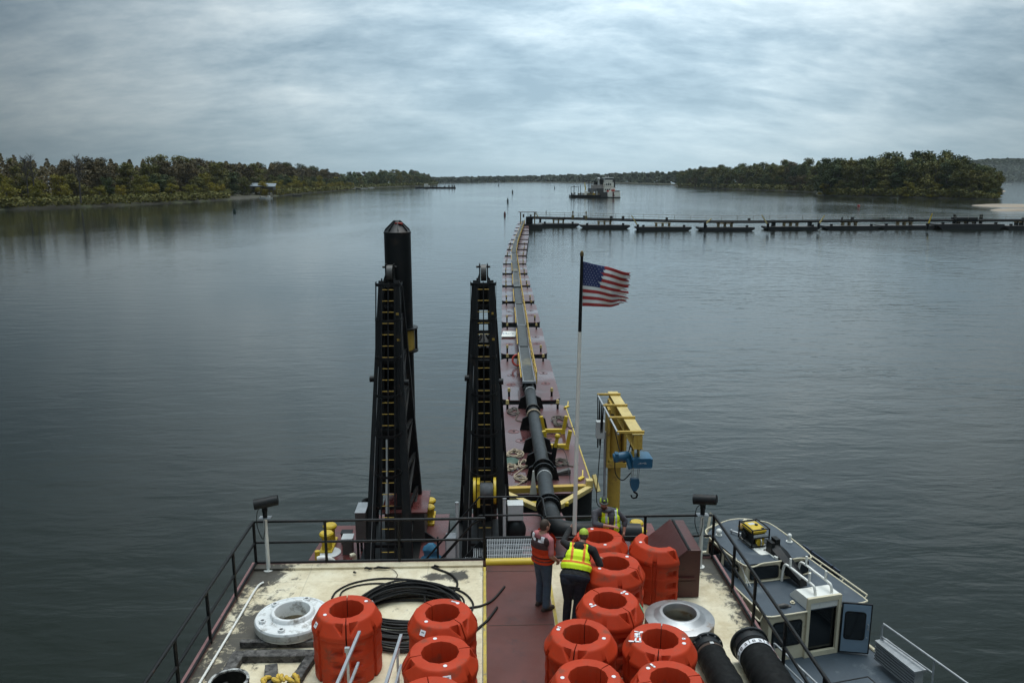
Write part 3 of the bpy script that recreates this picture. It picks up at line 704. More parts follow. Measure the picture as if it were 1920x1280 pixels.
# ------------------------------------------------------------------ black cable coil and loose hose ends
m_ = MB(); rnd = random.Random(11); path = []
cx, cy = -1.45, 13.55
m_.v = []
for k in range(27):
    rad = 0.50 + 0.42 * ((k * 7) % 27) / 26 + rnd.uniform(-0.03, 0.03); ex = rnd.uniform(0.80, 0.92) + 0.10 * rad
    oy = 14.46 - rad - rnd.uniform(0.0, 0.30); ox = rnd.uniform(-0.05, 0.05); zr = 0.024 + 0.011 * k; zf = 0.024 + 0.036 * (k % 3)
    m_.tube([V(cx + ox + ex * (1 + 0.03 * sin(2 * a + k)) * cos(a), oy + rad * sin(a) + 0.02 * sin(3 * a + k * 2), zf + (zr - zf) * (0.5 + 0.5 * sin(a)) ** 1.2 + 0.008 * sin(4 * a + k)) for a in [2 * pi * i / 60 for i in range(60)]], 0.021, 7, closed=True)
coil = tag(m_.build('cable_coil', M_cable), 'big black cable coil lying on the cream deck between the orange floats', 'cable coil')
def loose(label, pts, r=0.019, name='loose_hose', m=M_cable, z=0.022):
    m_ = MB(); m_.tube(spline([V(*at(*p, z)) if len(p) == 2 else V(*at(p[0], p[1], p[2])) for p in pts], 8), r, 8); tag(m_.build(name, m), label, 'hose')
loose('long black hose arching behind the orange float towards the walkway', [(622, 1121), (632, 1107), (660, 1093), (700, 1085), (740, 1084), (790, 1089), (835, 1099), (865, 1108), (882, 1122), (887, 1137), (876, 1160)])
loose('black hose end curling back towards the stern by a dark stain', [(802, 1059), (820, 1066), (845, 1076), (857, 1090), (854, 1104), (840, 1112)], 0.022)
loose('black hose with its end lying across the yellow line of the walkway', [(860, 1142), (885, 1138), (905, 1134), (925, 1123), (946, 1099)], 0.022)
loose('black hose end poking out beside the orange float onto the walkway', [(880, 1190), (897, 1177), (915, 1161), (932, 1138)], 0.024)
loose('second black hose looping in front of the stern edge', [(636, 1123), (642, 1108), (665, 1098), (700, 1093), (740, 1095), (778, 1102)], 0.016)
loose('thin rusty hose wandering over the cream deck behind the coil', [(690, 1122), (710, 1105), (733, 1096), (742, 1083), (745, 1076), (735, 1066), (715, 1063), (690, 1068)], 0.006, m=M_rust)
loose('brown hose crossing the top of the cable coil', [(690, 1122), (710, 1108), (740, 1098), (775, 1096), (810, 1101), (845, 1112), (858, 1122)], 0.012, m=M_rust, z=0.14)
loose('short black hose bent up on the right of the coil', [(797, 1130), (797, 1112), (810, 1104), (840, 1100), (862, 1103)], 0.02, z=0.16)
for px, py, l, nm_ in ((716, 1063, 0.32, 'longest scrap of black rubber lying along the stern edge of the deck'), (690, 1064, 0.16, 'short scrap of black rubber left of the longest scrap'), (665, 1072, 0.06, 'tiny black rubber crumb on the cream deck'), (818, 1060, 0.12, 'black rubber scrap beside the end of the curling hose')):
    m_ = MB(); p = at(px, py, 0.06); m_.tube([p + V(-l / 2, 0, -0.02), p + V(-l / 4, 0.015, 0), p + V(l / 4, -0.01, -0.01), p + V(l / 2, 0.01, -0.02)], [0.012, 0.024, 0.022, 0.01], 7)
    tag(m_.build('rubber_scrap', M_cable), nm_, 'rubber scrap')

# ------------------------------------------------------------------ aluminium hand rails in the foreground
def handrail(pa, pb, post, bar2a, bar2b, ya, label):
    p0 = aty(*pa, ya); vy = 640 + 20
    t = thing('ladder_rail', label, 'handrail', (p0.x, ya, 0), 'aluminium ladder rails at the lower edge')
    y2 = 8.6; p1 = aty(*pb, ya - 1.55)
    d = (p1 - p0); e = p0 + d * 1.6
    m_ = MB(); m_.beam(p0, e, 0.045, 0.045); m_.build('top_bar', M_alu, t, smooth=0, bevel=0.006)
    pp = aty(*post, ya - 0.30); m_ = MB(); m_.beam(V(pp.x, pp.y, 0), pp + V(0, 0, 0.02), 0.035, 0.035); m_.box((pp.x, pp.y, 0.01), (0.1, 0.1, 0.02)); m_.build('post', M_alu, t, smooth=0)
    q0 = aty(*bar2a, ya - 0.30); q1 = q0 + d * 1.2; m_ = MB(); m_.beam(q0, q1, 0.035, 0.035); m_.build('lower_bar', M_alu, t, smooth=0)
    m_ = MB(); m_.box(pp + V(0, 0, -0.01), (0.07, 0.05, 0.07)); m_.build('clamp', M_galv, t, smooth=0)
handrail((674, 1184), (633, 1280), (651, 1216), (672, 1242), (656, 1280), 10.9, 'silver ladder rail in front of the left orange float')
handrail((752, 1190), (724, 1280), (745, 1219), (752, 1246), (748, 1264), 10.9, 'silver ladder rail between two orange floats')
# ------------------------------------------------------------------ spud towers
def ring_pts(c, r, a0, a1, n=14): return [c + V(r * cos(radians(a0 + (a1 - a0) * i / n)), r * sin(radians(a0 + (a1 - a0) * i / n)), 0) for i in range(n + 1)]
def tower(cx, cy, label, drum):
    ZB, ZT = Z_MAIN, 5.2
    t = thing('spud_tower', label, 'spud tower', (cx, cy, ZB), 'black spud towers on the stern')
    def legx(z, s): u = (z - ZB) / (ZT - ZB); return cx + s * (0.53 - 0.325 * u)
    def front(z): return cy + 1.95 * (z - ZB) / (ZT - ZB)
    lf = lambda z: front(z) - 0.27
    def rear(z): u = (z - ZB) / (ZT - ZB); return cy + 2.42 - 0.06 * u
    def rx(z, s): u = (z - ZB) / (ZT - ZB); return cx + s * (0.70 - 0.46 * u)
    for s in (-1, 1):
        m_ = MB(); m_.beam((legx(ZB, s), front(ZB), ZB), (legx(ZT, s), front(ZT), ZT), 0.25, 0.22, up=(0, 1, 0), w1=0.17, h1=0.2); m_.build('leg', M_black, t, smooth=0, bevel=0.01)
        m_ = MB(); m_.beam((rx(ZB, s), rear(ZB), ZB), (rx(ZT - 0.2, s), rear(ZT - .2), ZT - 0.2), 0.2, 0.22, up=(0, 1, 0), w1=0.16, h1=0.18); m_.build('leg', M_black, t, smooth=0, bevel=0.01)
        m_ = MB()                                     # side bracing between front and rear leg
        zs = [ZB + 0.2 + k * 1.05 for k in range(8)]
        for k in range(7):
            a, b = zs[k], zs[k + 1]
            if b > ZT: break
            m_.beam((legx(a, s), front(a), a), (rx(b, s), rear(b), b), 0.07, 0.07); m_.beam((rx(b, s), rear(b), b), (legx(b, s), front(b), b), 0.08, 0.08)
        # side plate low down
        m_.add([V(legx(z, s), f(z) if f is front else f(z), z) if f is front else V(rx(z, s), f(z), z) for z, f in ((0.5, front), (ZT - 0.1, front), (ZT - 0.1, rear), (2.2, rear))], [(0, 1, 2, 3)])
        m_.build('side_brace', M_black, t, smooth=0)
    for z in (-1.9, -0.9, 0.1, 1.15, 2.2, 3.0, 3.8, 4.05, 4.5, 5.1): m_ = MB(); m_.beam((legx(z, -1), front(z) + 0.02, z), (legx(z, 1), front(z) + 0.02, z), 0.10, 0.08); m_.build('cross_beam', M_black, t, smooth=0)
    for z in (0.2, 1.4, 2.5, 3.3, 4.35): m_ = MB(); m_.beam((rx(z, -1), rear(z), z), (rx(z, 1), rear(z), z), 0.12, 0.1); m_.build('rear_beam', M_black, t, smooth=0)
    m_ = MB()                                          # dark guide plate behind the ladder, open near the top
    for z0, z1 in (((0.25, 3.15), (4.35, 5.1)) if drum else ((-1.25, 3.0), (2.95, 5.1))): m_.add([V(rx(z, s), rear(z) - 0.12, z) for z, s in ((z0, -1), (z0, 1), (z1, 1), (z1, -1))], [(0, 1, 2, 3)])
    m_.build('guide_plate', M_black, t, smooth=0)
    for s in (-1, 1):                                  # inner flanges narrow the opening to the ladder width
        m_ = MB(); m_.add([V(x, front(z) + 0.1, z) for z, x in ((-0.9, legx(-0.9, s)), (5.1, legx(5.1, s)), (5.1, cx + s * 0.11), (-0.9, cx + s * 0.19))], [(0, 1, 2, 3)]); m_.build('web_plate', M_black, t, smooth=0)
    # ladder with yellow rungs
    lad = empty('ladder', (cx, cy - 0.28, ZB)); lad.parent = t; lad.location = (0, -0.28, 0); KIDS.setdefault(t, []).append(lad)
    for s in (-1, 1):
        m_ = MB(); m_.beam((cx + s * 0.19, lf(ZB), ZB), (cx + s * 0.175, lf(ZT + .1), ZT + 0.1), 0.035, 0.06, up=(0, 1, 0)); m_.build('ladder_rail', M_blackrail, lad, smooth=0)
    k = 0; z = ZB + 0.35
    while z < ZT + 0.05:
        yy = lf(z)
        m_ = MB(); m_.cyl((cx - 0.175, yy, z), (cx - 0.02, yy, z), 0.011, n=6); m_.cyl((cx + 0.02, yy, z), (cx + 0.175, yy, z), 0.011, n=6); m_.build('rung', M_yellowold, lad); z += 0.302
    m_ = MB(); m_.beam((cx, lf(ZB), ZB), (cx, lf(ZT), ZT), 0.03, 0.03); m_.build('safety_track', M_blackrail, lad, smooth=0)
    # cage round the ladder
    cg = empty('ladder_cage', (cx, cy, ZB)); cg.parent = t; cg.location = (0, 0, 0); KIDS.setdefault(t, []).append(cg)
    for i, z in enumerate((5.15, 4.2, 3.2, 2.2, 1.15, 0.1)):
        yy = lf(z) + 0.06; m_ = MB(); P = [V(cx - 0.36, yy + 0.22, z)] + ring_pts(V(cx, yy, z), 0.36, 180, 360) + [V(cx + 0.36, yy + 0.22, z)]
        for a, b in zip(P, P[1:]): m_.beam(a, b, 0.014, 0.07 if i else 0.09)
        m_.build('hoop', M_blackrail, cg, smooth=0)
    for a in (180, 207, 235, 305, 333, 360):
        p = V(cx + 0.355 * cos(radians(a)), 0.06 + 0.355 * sin(radians(a)), 0)
        zlo = 2.2 if a in (180, 360) else 0.1
        m_ = MB(); m_.beam(p + V(0, lf(zlo), zlo), p + V(0, lf(5.15), 5.15), 0.03, 0.012, up=(cos(radians(a)), sin(radians(a)), 0)); m_.build('cage_bar', M_blackrail, cg, smooth=0)
    # head sheave and side lugs
    yt = front(ZT) + 0.2; m_ = MB(); m_.beam((cx - 0.10, yt, 5.0), (cx - 0.10, yt, 5.66), 0.035, 0.3, up=(0, 1, 0)); m_.beam((cx + 0.12, yt, 5.0), (cx + 0.12, yt, 5.66), 0.035, 0.3, up=(0, 1, 0))
    m_.cyl((cx - 0.2, yt, 5.57), (cx + 0.2, yt, 5.57), 0.03, n=10)
    for s in (-1, 1): m_.add([V(cx + s * 0.12, yt - .1, 5.38), V(cx + s * 0.26, yt - .1, 4.98), V(cx + s * 0.12, yt - .1, 4.98), V(cx + s * 0.12, yt - .04, 5.38), V(cx + s * 0.26, yt - .04, 4.98), V(cx + s * 0.12, yt - .04, 4.98)], [(0, 1, 2), (5, 4, 3), (0, 2, 5, 3), (1, 4, 5, 2), (0, 3, 4, 1)])
    m_.build('sheave_frame', M_black, t, smooth=0)
    m_ = MB(); m_.cyl((cx - 0.07, yt, 5.40), (cx + 0.09, yt, 5.40), 0.235, n=24); m_.build('sheave', M_dkgrey, t)
    for s, z in ((-1, 2.55), (1, 2.45)):
        m_ = MB(); m_.cyl((legx(z, s), front(z), z), (legx(z, s) + s * 0.22, front(z), z), 0.085, n=14); m_.build('lug', M_black, t)
    for s, z in ((1, 4.32), (1, 3.62)): m_ = MB(); m_.box((legx(z, s), front(z) - 0.13, z), (0.08, 0.03, 0.06)); m_.build('marker_plate', M_yellowold, t, smooth=0)
    m_ = MB(); m_.tube([V(legx(2.9, -1) + 0.02, front(2.9) - 0.12, 2.9), V(legx(ZB, -1) + 0.03, front(ZB) - 0.13, ZB)], 0.009, 5); m_.build('stay_wire', M_steel, t)
    m_ = MB(); m_.box((cx, cy + 1.1, ZB + 0.03), (1.6, 2.9, 0.06)); m_.build('base_plate', M_black, t, smooth=0)
    return t
tR = tower(-0.03, 20.4, 'black spud tower nearest the pipeline, with a yellow rope drum', True)
tL = tower(-2.67, 20.4, 'black spud tower on the left, backed by a tall raised spud', False)
d_ = empty('rope_drum', (-0.02, 21.0, -0.33)); d_.parent = tR; d_.location = V(0, 0, -0.33 - Z_MAIN); KIDS.setdefault(tR, []).append(d_); OFF[d_] = V(-0.02, 21, -0.33)
for s in (-1, 1):
    m_ = MB(); m_.cyl((-0.02 + s * 0.24, 21.12, -0.33), (-0.02 + s * 0.31, 21.12, -0.33), 0.36, n=28); m_.build('drum_flange', M_yellow, d_)
m_ = MB(); m_.cyl((-0.20, 21.12, -0.33), (0.20, 21.12, -0.33), 0.2, n=20)
for i in range(10): m_.lathe([(0.20, -0.015), (0.235, 0), (0.20, 0.015)], n=20, M=Matrix.Translation((-0.14 + i * 0.034, 21.12, -0.33)) @ Matrix.Rotation(pi / 2, 4, 'Y'), closed=True)
m_.build('wire_rope', M_grey, d_)
m_ = MB(); m_.box((-0.19, 21.0, -0.33), (0.08, 0.5, 0.66)); m_.build('drum_guard', M_yellow, d_, smooth=0)
# the two spuds
def spud(x, y, ztop, r, label, raised):
    t = thing('spud', label, 'spud', (x, y, Z_WATER - 1), 'steel spuds of the dredge')
    m_ = MB(); m_.cyl((x, y, Z_WATER - 3), (x, y, ztop - 0.34), r, n=40); m_.build('shaft', M_black, t)
    m_ = MB(); m_.lathe([(r + 0.012, ztop - 0.36), (r + 0.012, ztop - 0.33), (r * 0.98, ztop - 0.32), (0.09, ztop - 0.03), (0.05, ztop)], c=(x, y, 0), n=40); m_.build('conical_cap', M_black, t)
    for a in range(0, 360, 45):
        A = radians(a + 10); c_, s_ = cos(A), sin(A); m_ = MB()
        m_.add([V(x + q * c_ + w * s_, y + q * s_ - w * c_, z) for w in (-0.009, 0.009) for q, z in ((0.06, ztop - 0.03), (r, ztop - 0.33), (r * 0.9, ztop - 0.24), (0.1, ztop + 0.0))], [(0, 1, 2, 3), (7, 6, 5, 4), (0, 4, 5, 1), (2, 6, 7, 3)]); m_.build('cap_gusset', M_black, t, smooth=0)
    if raised:
        m_ = MB(); m_.tube([V(x + 0.09 + 0.06 * cos(a), y - 0.1 + 0.06 * sin(a), ztop - 0.08) for a in [2 * pi * i / 16 for i in range(16)]], 0.022, 8, closed=True); m_.beam((x - 0.05, y - 0.15, ztop - 0.07), (x + 0.17, y - 0.12, ztop - 0.1), 0.035, 0.03); m_.build('lifting_ring', M_red, t)
m_ = MB(); m_.cyl(V(-2.72, 20.86, -0.2), V(-2.73, 21.16, 0.95), 0.03, n=8); m_.cyl(V(-2.71, 20.62, -1.0), V(-2.72, 20.86, -0.2), 0.05, n=8); m_.build('hydraulic_ram', M_lgrey, tL)
spud(-2.50, 23.25, 6.84, 0.385, 'tall raised black spud with a conical cap behind the left tower', True)
spud(-0.03, 23.15, 3.50, 0.37, 'lowered black spud whose cone tip shows inside the right tower', False)
SX, SY = -2.50, 23.25
t = thing('spud_collar', 'black and yellow spud collar clamped round the raised spud', 'collar', (SX, SY, 3.0))
m_ = MB(); m_.lathe([(0.39, 3.06), (0.42, 3.06), (0.42, 3.66), (0.39, 3.66)], c=(SX, SY, 0), n=40, closed=True); m_.build('yellow_band', M_yellowold, t)
for z in (3.02, 3.70): m_ = MB(); m_.lathe([(0.39, z - 0.02), (0.52, z - 0.02), (0.53, z + 0.02), (0.39, z + 0.02)], c=(SX, SY, 0), n=40, closed=True); m_.build('collar_flange', M_black, t)
for a in (-60, 0, 60, 120): A = radians(a); m_ = MB(); m_.box((SX + 0.465 * cos(A), SY + 0.465 * sin(A), 3.36), (0.08, 0.02, 0.62), rz=A); m_.build('collar_rib', M_black, t, smooth=0)

# ------------------------------------------------------------------ main deck fittings
t = thing('winch_house', 'low maroon steel housing behind the foot of the left spud tower', 'housing', (-2.5, 22.6, Z_MAIN))
m_ = MB(); m_.box((-2.34, 22.25, Z_MAIN + 0.47), (1.14, 1.45, 0.94)); m_.build('housing_wall', M_dkgrey, t, smooth=0)
m_ = MB(); m_.box((-2.34, 22.22, Z_MAIN + 0.965), (1.32, 1.64, 0.05)); m_.build('housing_roof', M_maroon, t, smooth=0, bevel=0.01)
def bollard(x, y, label, z=Z_MAIN, proto=[]):
    if proto:
        o = copy_tree(proto[0]); o.location = (x, y, z); o['label'] = label; return o
    t = thing('mooring_bollard', label, 'bollard', (x, y, z), 'yellow double bollards on the main deck'); proto.append(t)
    m_ = MB(); m_.box((x, y, z + 0.04), (0.36, 0.95, 0.08)); m_.build('base', M_yellow, t, bevel=0.015)
    for dy in (-0.26, 0.26): m_ = MB(); m_.lathe([(0.15, 0.07), (0.14, 0.12), (0.135, 0.42), (0.19, 0.46), (0.20, 0.52), (0.17, 0.56), (0.0, 0.565)], c=(x, y + dy, z), n=24); m_.build('post', M_yellow, t)
    return t
bollard(-4.5, 21.35, 'yellow double bollard on the port corner of the main deck')
bollard(-1.75, 23.1, 'yellow bollard right of the left spud tower', )
bollard(2.03, 23.0, 'yellow bollard on the stern edge, right beside the black pipe')
bollard(4.38, 21.25, 'yellow double bollard behind the maroon locker on the starboard side')
t = thing('control_cabinet', 'tall dark cabinet with a steel top on the port side of the main deck', 'cabinet', (-3.4, 20.6, Z_MAIN))
m_ = MB(); m_.box((-3.42, 20.75, -1.32), (0.28, 0.7, 0.86)); m_.build('cabinet_body', M_dkgrey, t, smooth=0, bevel=0.01)
m_ = MB(); m_.box((-3.42, 20.75, -0.875), (0.30, 0.72, 0.03)); m_.build('cabinet_top', M_galv, t, smooth=0, bevel=0.01)
for dx in (-0.1, 0.1):
    for dy in (-0.3, 0.3): m_ = MB(); m_.box((-3.42 + dx, 20.75 + dy, -2.0), (0.06, 0.06, 0.62)); m_.build('leg', M_black, t, smooth=0)
m_ = MB(); m_.tube(ring_pts(V(-3.3, 21.35, -0.95), 0.16, 0, 360, 18)[:-1], 0.06, 8, closed=True); tag(m_.build('fender_tyre', M_rubber), 'black rubber ring lying behind the tall dark cabinet', 'rubber ring')
t = thing('vent_box', 'small light grey vent box on the port side of the main deck', 'vent box', (-3.85, 20.9, Z_MAIN))
m_ = MB(); m_.box((-3.88, 20.95, -2.06), (0.26, 0.3, 0.46)); m_.build('box_body', M_dkgrey, t, smooth=0); m_ = MB(); m_.box((-3.88, 20.95, -1.82), (0.32, 0.36, 0.035)); m_.build('box_lid', M_lgrey, t, smooth=0, bevel=0.01)
t = thing('junction_box', 'small black junction box beside the port bollard', 'box', (-4.02, 21.6, Z_MAIN))
m_ = MB(); m_.box((-4.02, 21.6, Z_MAIN + 0.16), (0.3, 0.25, 0.32)); m_.build('box_body', M_black, t, smooth=0, bevel=0.01); m_ = MB(); m_.box((-4.02, 21.6, Z_MAIN + 0.33), (0.33, 0.28, 0.02)); m_.build('box_lid', M_black, t, smooth=0)
t = thing('deck_hatch', 'round grey hatch cover in the maroon deck on the port side', 'hatch', (-4.42, 20.95, Z_MAIN))
m_ = MB(); m_.lathe([(0.33, 0.0), (0.33, 0.02), (0.30, 0.03), (0, 0.032)], c=(-4.42, 20.95, Z_MAIN), n=36); m_.build('cover', M_lgrey, t); m_ = MB(); m_.cyl((-4.4, 20.95, Z_MAIN + 0.03), (-4.4, 20.95, Z_MAIN + 0.05), 0.03, n=10); m_.build('lock', M_black, t)
t = thing('fill_pipe', 'yellow capped fill pipe with a white hose end by the port edge', 'pipe', (-4.62, 20.35, Z_MAIN))
m_ = MB(); m_.cyl((-4.66, 20.55, Z_MAIN), (-4.66, 20.55, Z_MAIN + 0.26), 0.07, n=14); m_.build('pipe_body', M_yellow, t); m_ = MB(); m_.tube(spline([V(-4.6, 20.3, -2.15), V(-4.45, 20.3, -2.12), V(-4.3, 20.34, -2.18), V(-4.2, 20.4, -2.28)], 4), 0.07, 10); m_.build('hose_end', M_white, t)
t = thing('vent_cowl', 'small cream vent cowl on the maroon deck near the left tower', 'vent', (-3.6, 20.25, Z_MAIN))
m_ = MB(); m_.tube(spline([V(-3.6, 20.3, Z_MAIN), V(-3.6, 20.3, -2.1), V(-3.62, 20.25, -2.03), V(-3.7, 20.2, -2.03)], 4), 0.06, 10); m_.build('cowl_pipe', M_cream, t)
t = thing('tarp_bundle', 'crumpled blue tarp bundle on the maroon deck right of the left tower', 'tarp', (-1.5, 20.2, Z_MAIN))
rings = []
for i in range(9):
    u = i / 8; rr = 0.27 * (1 + 0.25 * sin(u * 9)) * (1 - 0.75 * u ** 3); rings.append([V(-1.5 + rr * (1 + 0.18 * sin(3 * a + 5 * u)) * cos(a), 20.15 + rr * 0.8 * (1 + 0.15 * cos(4 * a - 3 * u)) * sin(a), Z_MAIN + 0.62 * u) for a in [2 * pi * k / 20 for k in range(20)]])
m_ = MB(); m_.loft(rings); m_.build('tarp', M_tarp, t, smooth=25)
m_ = MB(); m_.tube([V(-1.28, 20.1, -2.26), V(-1.05, 20.0, -2.2), V(-0.85, 20.1, -2.27)], [0.06, 0.1, 0.05], 9); m_.build('tarp_fold', M_tarp, t)
t = thing('electrical_locker', 'pale grey electrical locker left of the right spud tower', 'locker', (-0.9, 21.2, Z_MAIN))
m_ = MB(); m_.box((-0.95, 20.15, Z_MAIN + 0.42), (0.3, 0.4, 0.84)); m_.build('locker_body', M_grey, t, smooth=0, bevel=0.01); m_ = MB(); m_.box((-0.95, 19.945, Z_MAIN + 0.45), (0.24, 0.012, 0.7)); m_.build('locker_door', M_lgrey, t, smooth=0)
for x, y, z1, l in ((-0.78, 20.2, -0.55, 'pale standpipe left of the right spud tower by the stair'), (0.50, 20.2, -0.45, 'pale standpipe right of the right spud tower behind the landing')):
    t = thing('standpipe', l, 'pipe', (x, y, Z_MAIN)); m_ = MB(); m_.cyl((x, y, Z_MAIN), (x, y, z1), 0.045, n=12); m_.build('pipe_body', M_lgrey, t); m_ = MB(); m_.cyl((x, y, Z_MAIN), (x, y, Z_MAIN + 0.03), 0.1, n=14); m_.cyl((x, y, z1), (x, y, z1 + 0.03), 0.055, n=12); m_.build('pipe_flange', M_galv, t)
t = thing('pump_motor', 'black pump with a white motor box just behind the grated landing', 'pump', (0.85, 20.5, Z_MAIN))
m_ = MB(); m_.ball((0.82, 20.4, -1.45), (0.28, 0.28, 0.38), 20); m_.cyl((0.82, 20.4, Z_MAIN), (0.82, 20.4, -1.45), 0.18, n=16); m_.build('pump_body', M_black, t); m_ = MB(); m_.box((0.80, 20.4, -0.88), (0.42, 0.36, 0.42)); m_.box((0.80, 20.4, -0.65), (0.44, 0.38, 0.03)); m_.build('motor_box', M_lgrey, t, smooth=0, bevel=0.015)
t = thing('deck_hatch_coaming', 'black triangular bracket beside the foot of the left spud tower', 'bracket', (-1.8, 21.6, Z_MAIN))
m_ = MB(); m_.add([V(x, y, z) for y in (21.55, 21.6) for x, z in ((-2.0, Z_MAIN), (-1.35, Z_MAIN), (-1.95, Z_MAIN + 0.45))], [(0, 1, 2), (5, 4, 3), (0, 3, 4, 1), (1, 4, 5, 2), (2, 5, 3, 0)]); m_.build('bracket_plate', M_black, t, smooth=0)

# ------------------------------------------------------------------ yellow jib crane with the blue hoist
t = thing('jib_crane', 'yellow jib crane on a round column at the starboard stern', 'crane', (3.78, 22.1, Z_MAIN))
cx, cy, zb = 3.78, 22.1, 1.82
m_ = MB(); m_.cyl((cx, cy, Z_MAIN), (cx, cy, 1.3), 0.19, n=32); m_.cyl((cx, cy, Z_MAIN), (cx, cy, Z_MAIN + 0.05), 0.34, n=24); m_.build('column', M_yellowold, t)
m_ = MB()                                             # swivel head: two cheek bars, bottom and top plates
for s in (-1, 1): m_.box((cx + s * 0.24, cy - 0.12, 0.75), (0.08, 0.5, 1.65))
m_.box((cx, cy - 0.12, -0.1), (0.58, 0.56, 0.14)); m_.box((cx, cy - 0.12, 0.02), (0.5, 0.5, 0.08)); m_.box((cx, cy, 1.55), (0.56, 0.5, 0.08))
m_.add([V(cx + s * 0.20, y, z) for s in (-1, 1) for y, z in ((cy + 0.35, 1.45), (cy - 0.4, 1.45), (cy + 0.3, 1.72), (cy - 0.3, 1.72))], [(0, 1, 3, 2), (4, 6, 7, 5), (0, 4, 5, 1), (2, 3, 7, 6), (1, 5, 7, 3), (0, 2, 6, 4)])
m_.build('swivel_head', M_yellowold, t, smooth=0, bevel=0.008)
yf, yn = 22.75, 18.7
m_ = MB(); m_.box((cx, (yf + yn) / 2, zb), (0.29, yf - yn, 0.028)); m_.build('top_flange', M_yellowpale, t, smooth=0, bevel=0.004)
m_ = MB(); m_.box((cx, (yf + yn) / 2, zb - 0.19), (0.022, yf - yn, 0.34)); m_.box((cx, (yf + yn) / 2, zb - 0.37), (0.24, yf - yn, 0.024))
for y in (yn + 0.03, yn + 1.4, yn + 2.8, yf - 0.03): m_.box((cx, y, zb - 0.19), (0.22, 0.02, 0.33))
m_.build('beam', M_yellowold, t, smooth=0)
for y in (22.3, 21.15, 20.0, 18.78):
    m_ = MB(); m_.box((cx - 0.18, y, zb + 0.045), (0.68, 0.07, 0.06)); m_.build('festoon_arm', M_yellowold, t, smooth=0, bevel=0.006)
m_ = MB(); m_.beam((cx - 0.50, 22.4, zb + 0.02), (cx - 0.50, 18.7, zb + 0.02), 0.04, 0.04); m_.build('festoon_track', M_galv, t, smooth=0)
m_ = MB()
for y0, y1, dp in ((22.3, 21.9, 1.5), (21.9, 21.5, 1.3), (21.5, 21.2, 0.8)): m_.tube(spline([V(cx - 0.50, y0, zb), V(cx - 0.50, (2 * y0 + y1) / 3, zb - dp * 0.8), V(cx - 0.50, (y0 + y1) / 2, zb - dp), V(cx - 0.50, (y0 + 2 * y1) / 3, zb - dp * 0.8), V(cx - 0.50, y1, zb)], 6), 0.016, 6)
m_.tube(spline([V(cx - 0.2, 21.0, 1.2), V(cx - 0.1, 20.3, 0.6), V(cx - 0.05, 19.9, 0.75), V(cx, 19.6, 1.4)], 6), 0.014, 6)
m_.tube(spline([V(cx - 0.42, 21.9, 1.0), V(cx - 0.5, 21.9, -0.4), V(cx - 0.52, 21.9, -1.3), V(cx - 0.3, 21.95, -1.5)], 6), 0.014, 6)
m_.build('festoon_cable', M_cable, t)
m_ = MB(); m_.cyl((cx - 0.30, 21.85, Z_MAIN), (cx - 0.34, 21.8, 0.9), 0.035, n=10); m_.build('conduit', M_galv, t)
m_ = MB(); m_.box((cx - 0.5, 21.7, 1.0), (0.24, 0.2, 0.5)); m_.build('control_box', M_lgrey, t, smooth=0, bevel=0.01)
h = thing('chain_hoist', 'blue electric hoist with a hook hanging from the yellow jib', 'hoist', (cx, 19.0, 1.4))
m_ = MB(); m_.box((cx - 0.07, 19.0, zb - 0.58), (0.02, 0.3, 0.4)); m_.box((cx + 0.07, 19.0, zb - 0.58), (0.02, 0.3, 0.4)); m_.build('trolley_plate', M_yellow, h, smooth=0, bevel=0.005)
for dx in (-0.09, 0.09):
    for dy in (-0.1, 0.1): m_ = MB(); m_.cyl((cx + dx - 0.02, 19.0 + dy, zb - 0.42), (cx + dx + 0.02, 19.0 + dy, zb - 0.42), 0.05, n=12); m_.build('trolley_wheel', M_black, h)
m_ = MB(); m_.lathe([(0.0, -0.26), (0.10, -0.26), (0.12, -0.23), (0.12, 0.12), (0.09, 0.16), (0, 0.16)], n=20, M=Matrix.Translation((cx - 0.28, 19.15, zb - 0.72)) @ Matrix.Rotation(radians(80), 4, 'Y')); m_.cyl((cx - 0.18, 19.1, zb - 0.75), (cx - 0.1, 19.0, zb - 1.0), 0.07, n=12); m_.box((cx - 0.46, 19.12, zb - 0.72), (0.08, 0.2, 0.22)); m_.build('motor', M_blue, h, bevel=0.008)
hb = [(-0.11, -0.09), (0.35, -0.09), (0.37, -0.05), (0.37, 0.15), (0.31, 0.17), (-0.09, 0.17), (-0.13, 0.13), (-0.13, -0.05)]
m_ = MB(); m_.loft([[V(cx + 0.02 + x * s, y, zb - 0.80 + z * s) for x, z in hb] for y, s in ((18.72, 0.97), (18.75, 1), (19.25, 1), (19.28, 0.97))]); bd = m_.build('gearbox', M_blue, h, smooth=30)
m_ = MB()
for i, (a, b, c_, d) in enumerate(((0.0, 0.02, 0.10, 0.05), (0.06, 0.03, 0.22, 0.06), (0.16, 0.02, 0.24, 0.035))): m_.add([V(cx + a, 18.715, zb - 0.80 + b), V(cx + c_, 18.715, zb - 0.80 + d), V(cx + c_ - 0.02, 18.715, zb - 0.80 + d + 0.012), V(cx + a + 0.02, 18.715, zb - 0.80 + b + 0.012)], [(0, 1, 2, 3)])
m_.build('logo', M_lgrey, bd, smooth=0)
m_ = MB()
for dx in (-0.10, -0.06, 0.06, 0.10): m_.cyl((cx + dx + 0.02, 19.0, zb - 0.88), (cx + dx * 0.9 + 0.01, 19.0, zb - 1.27), 0.008, n=5)
m_.build('chain', M_galv, h)
m_ = MB(); m_.loft([[V(cx + w * sx, 19.0 + 0.07 * sy, z) for sx, sy in ((-1, -1), (1, -1), (1, 1), (-1, 1))] for w, z in ((0.10, zb - 1.25), (0.12, zb - 1.35), (0.10, zb - 1.48), (0.045, zb - 1.58))]); m_.build('hook_block', M_blue, h, smooth=0, bevel=0.012)
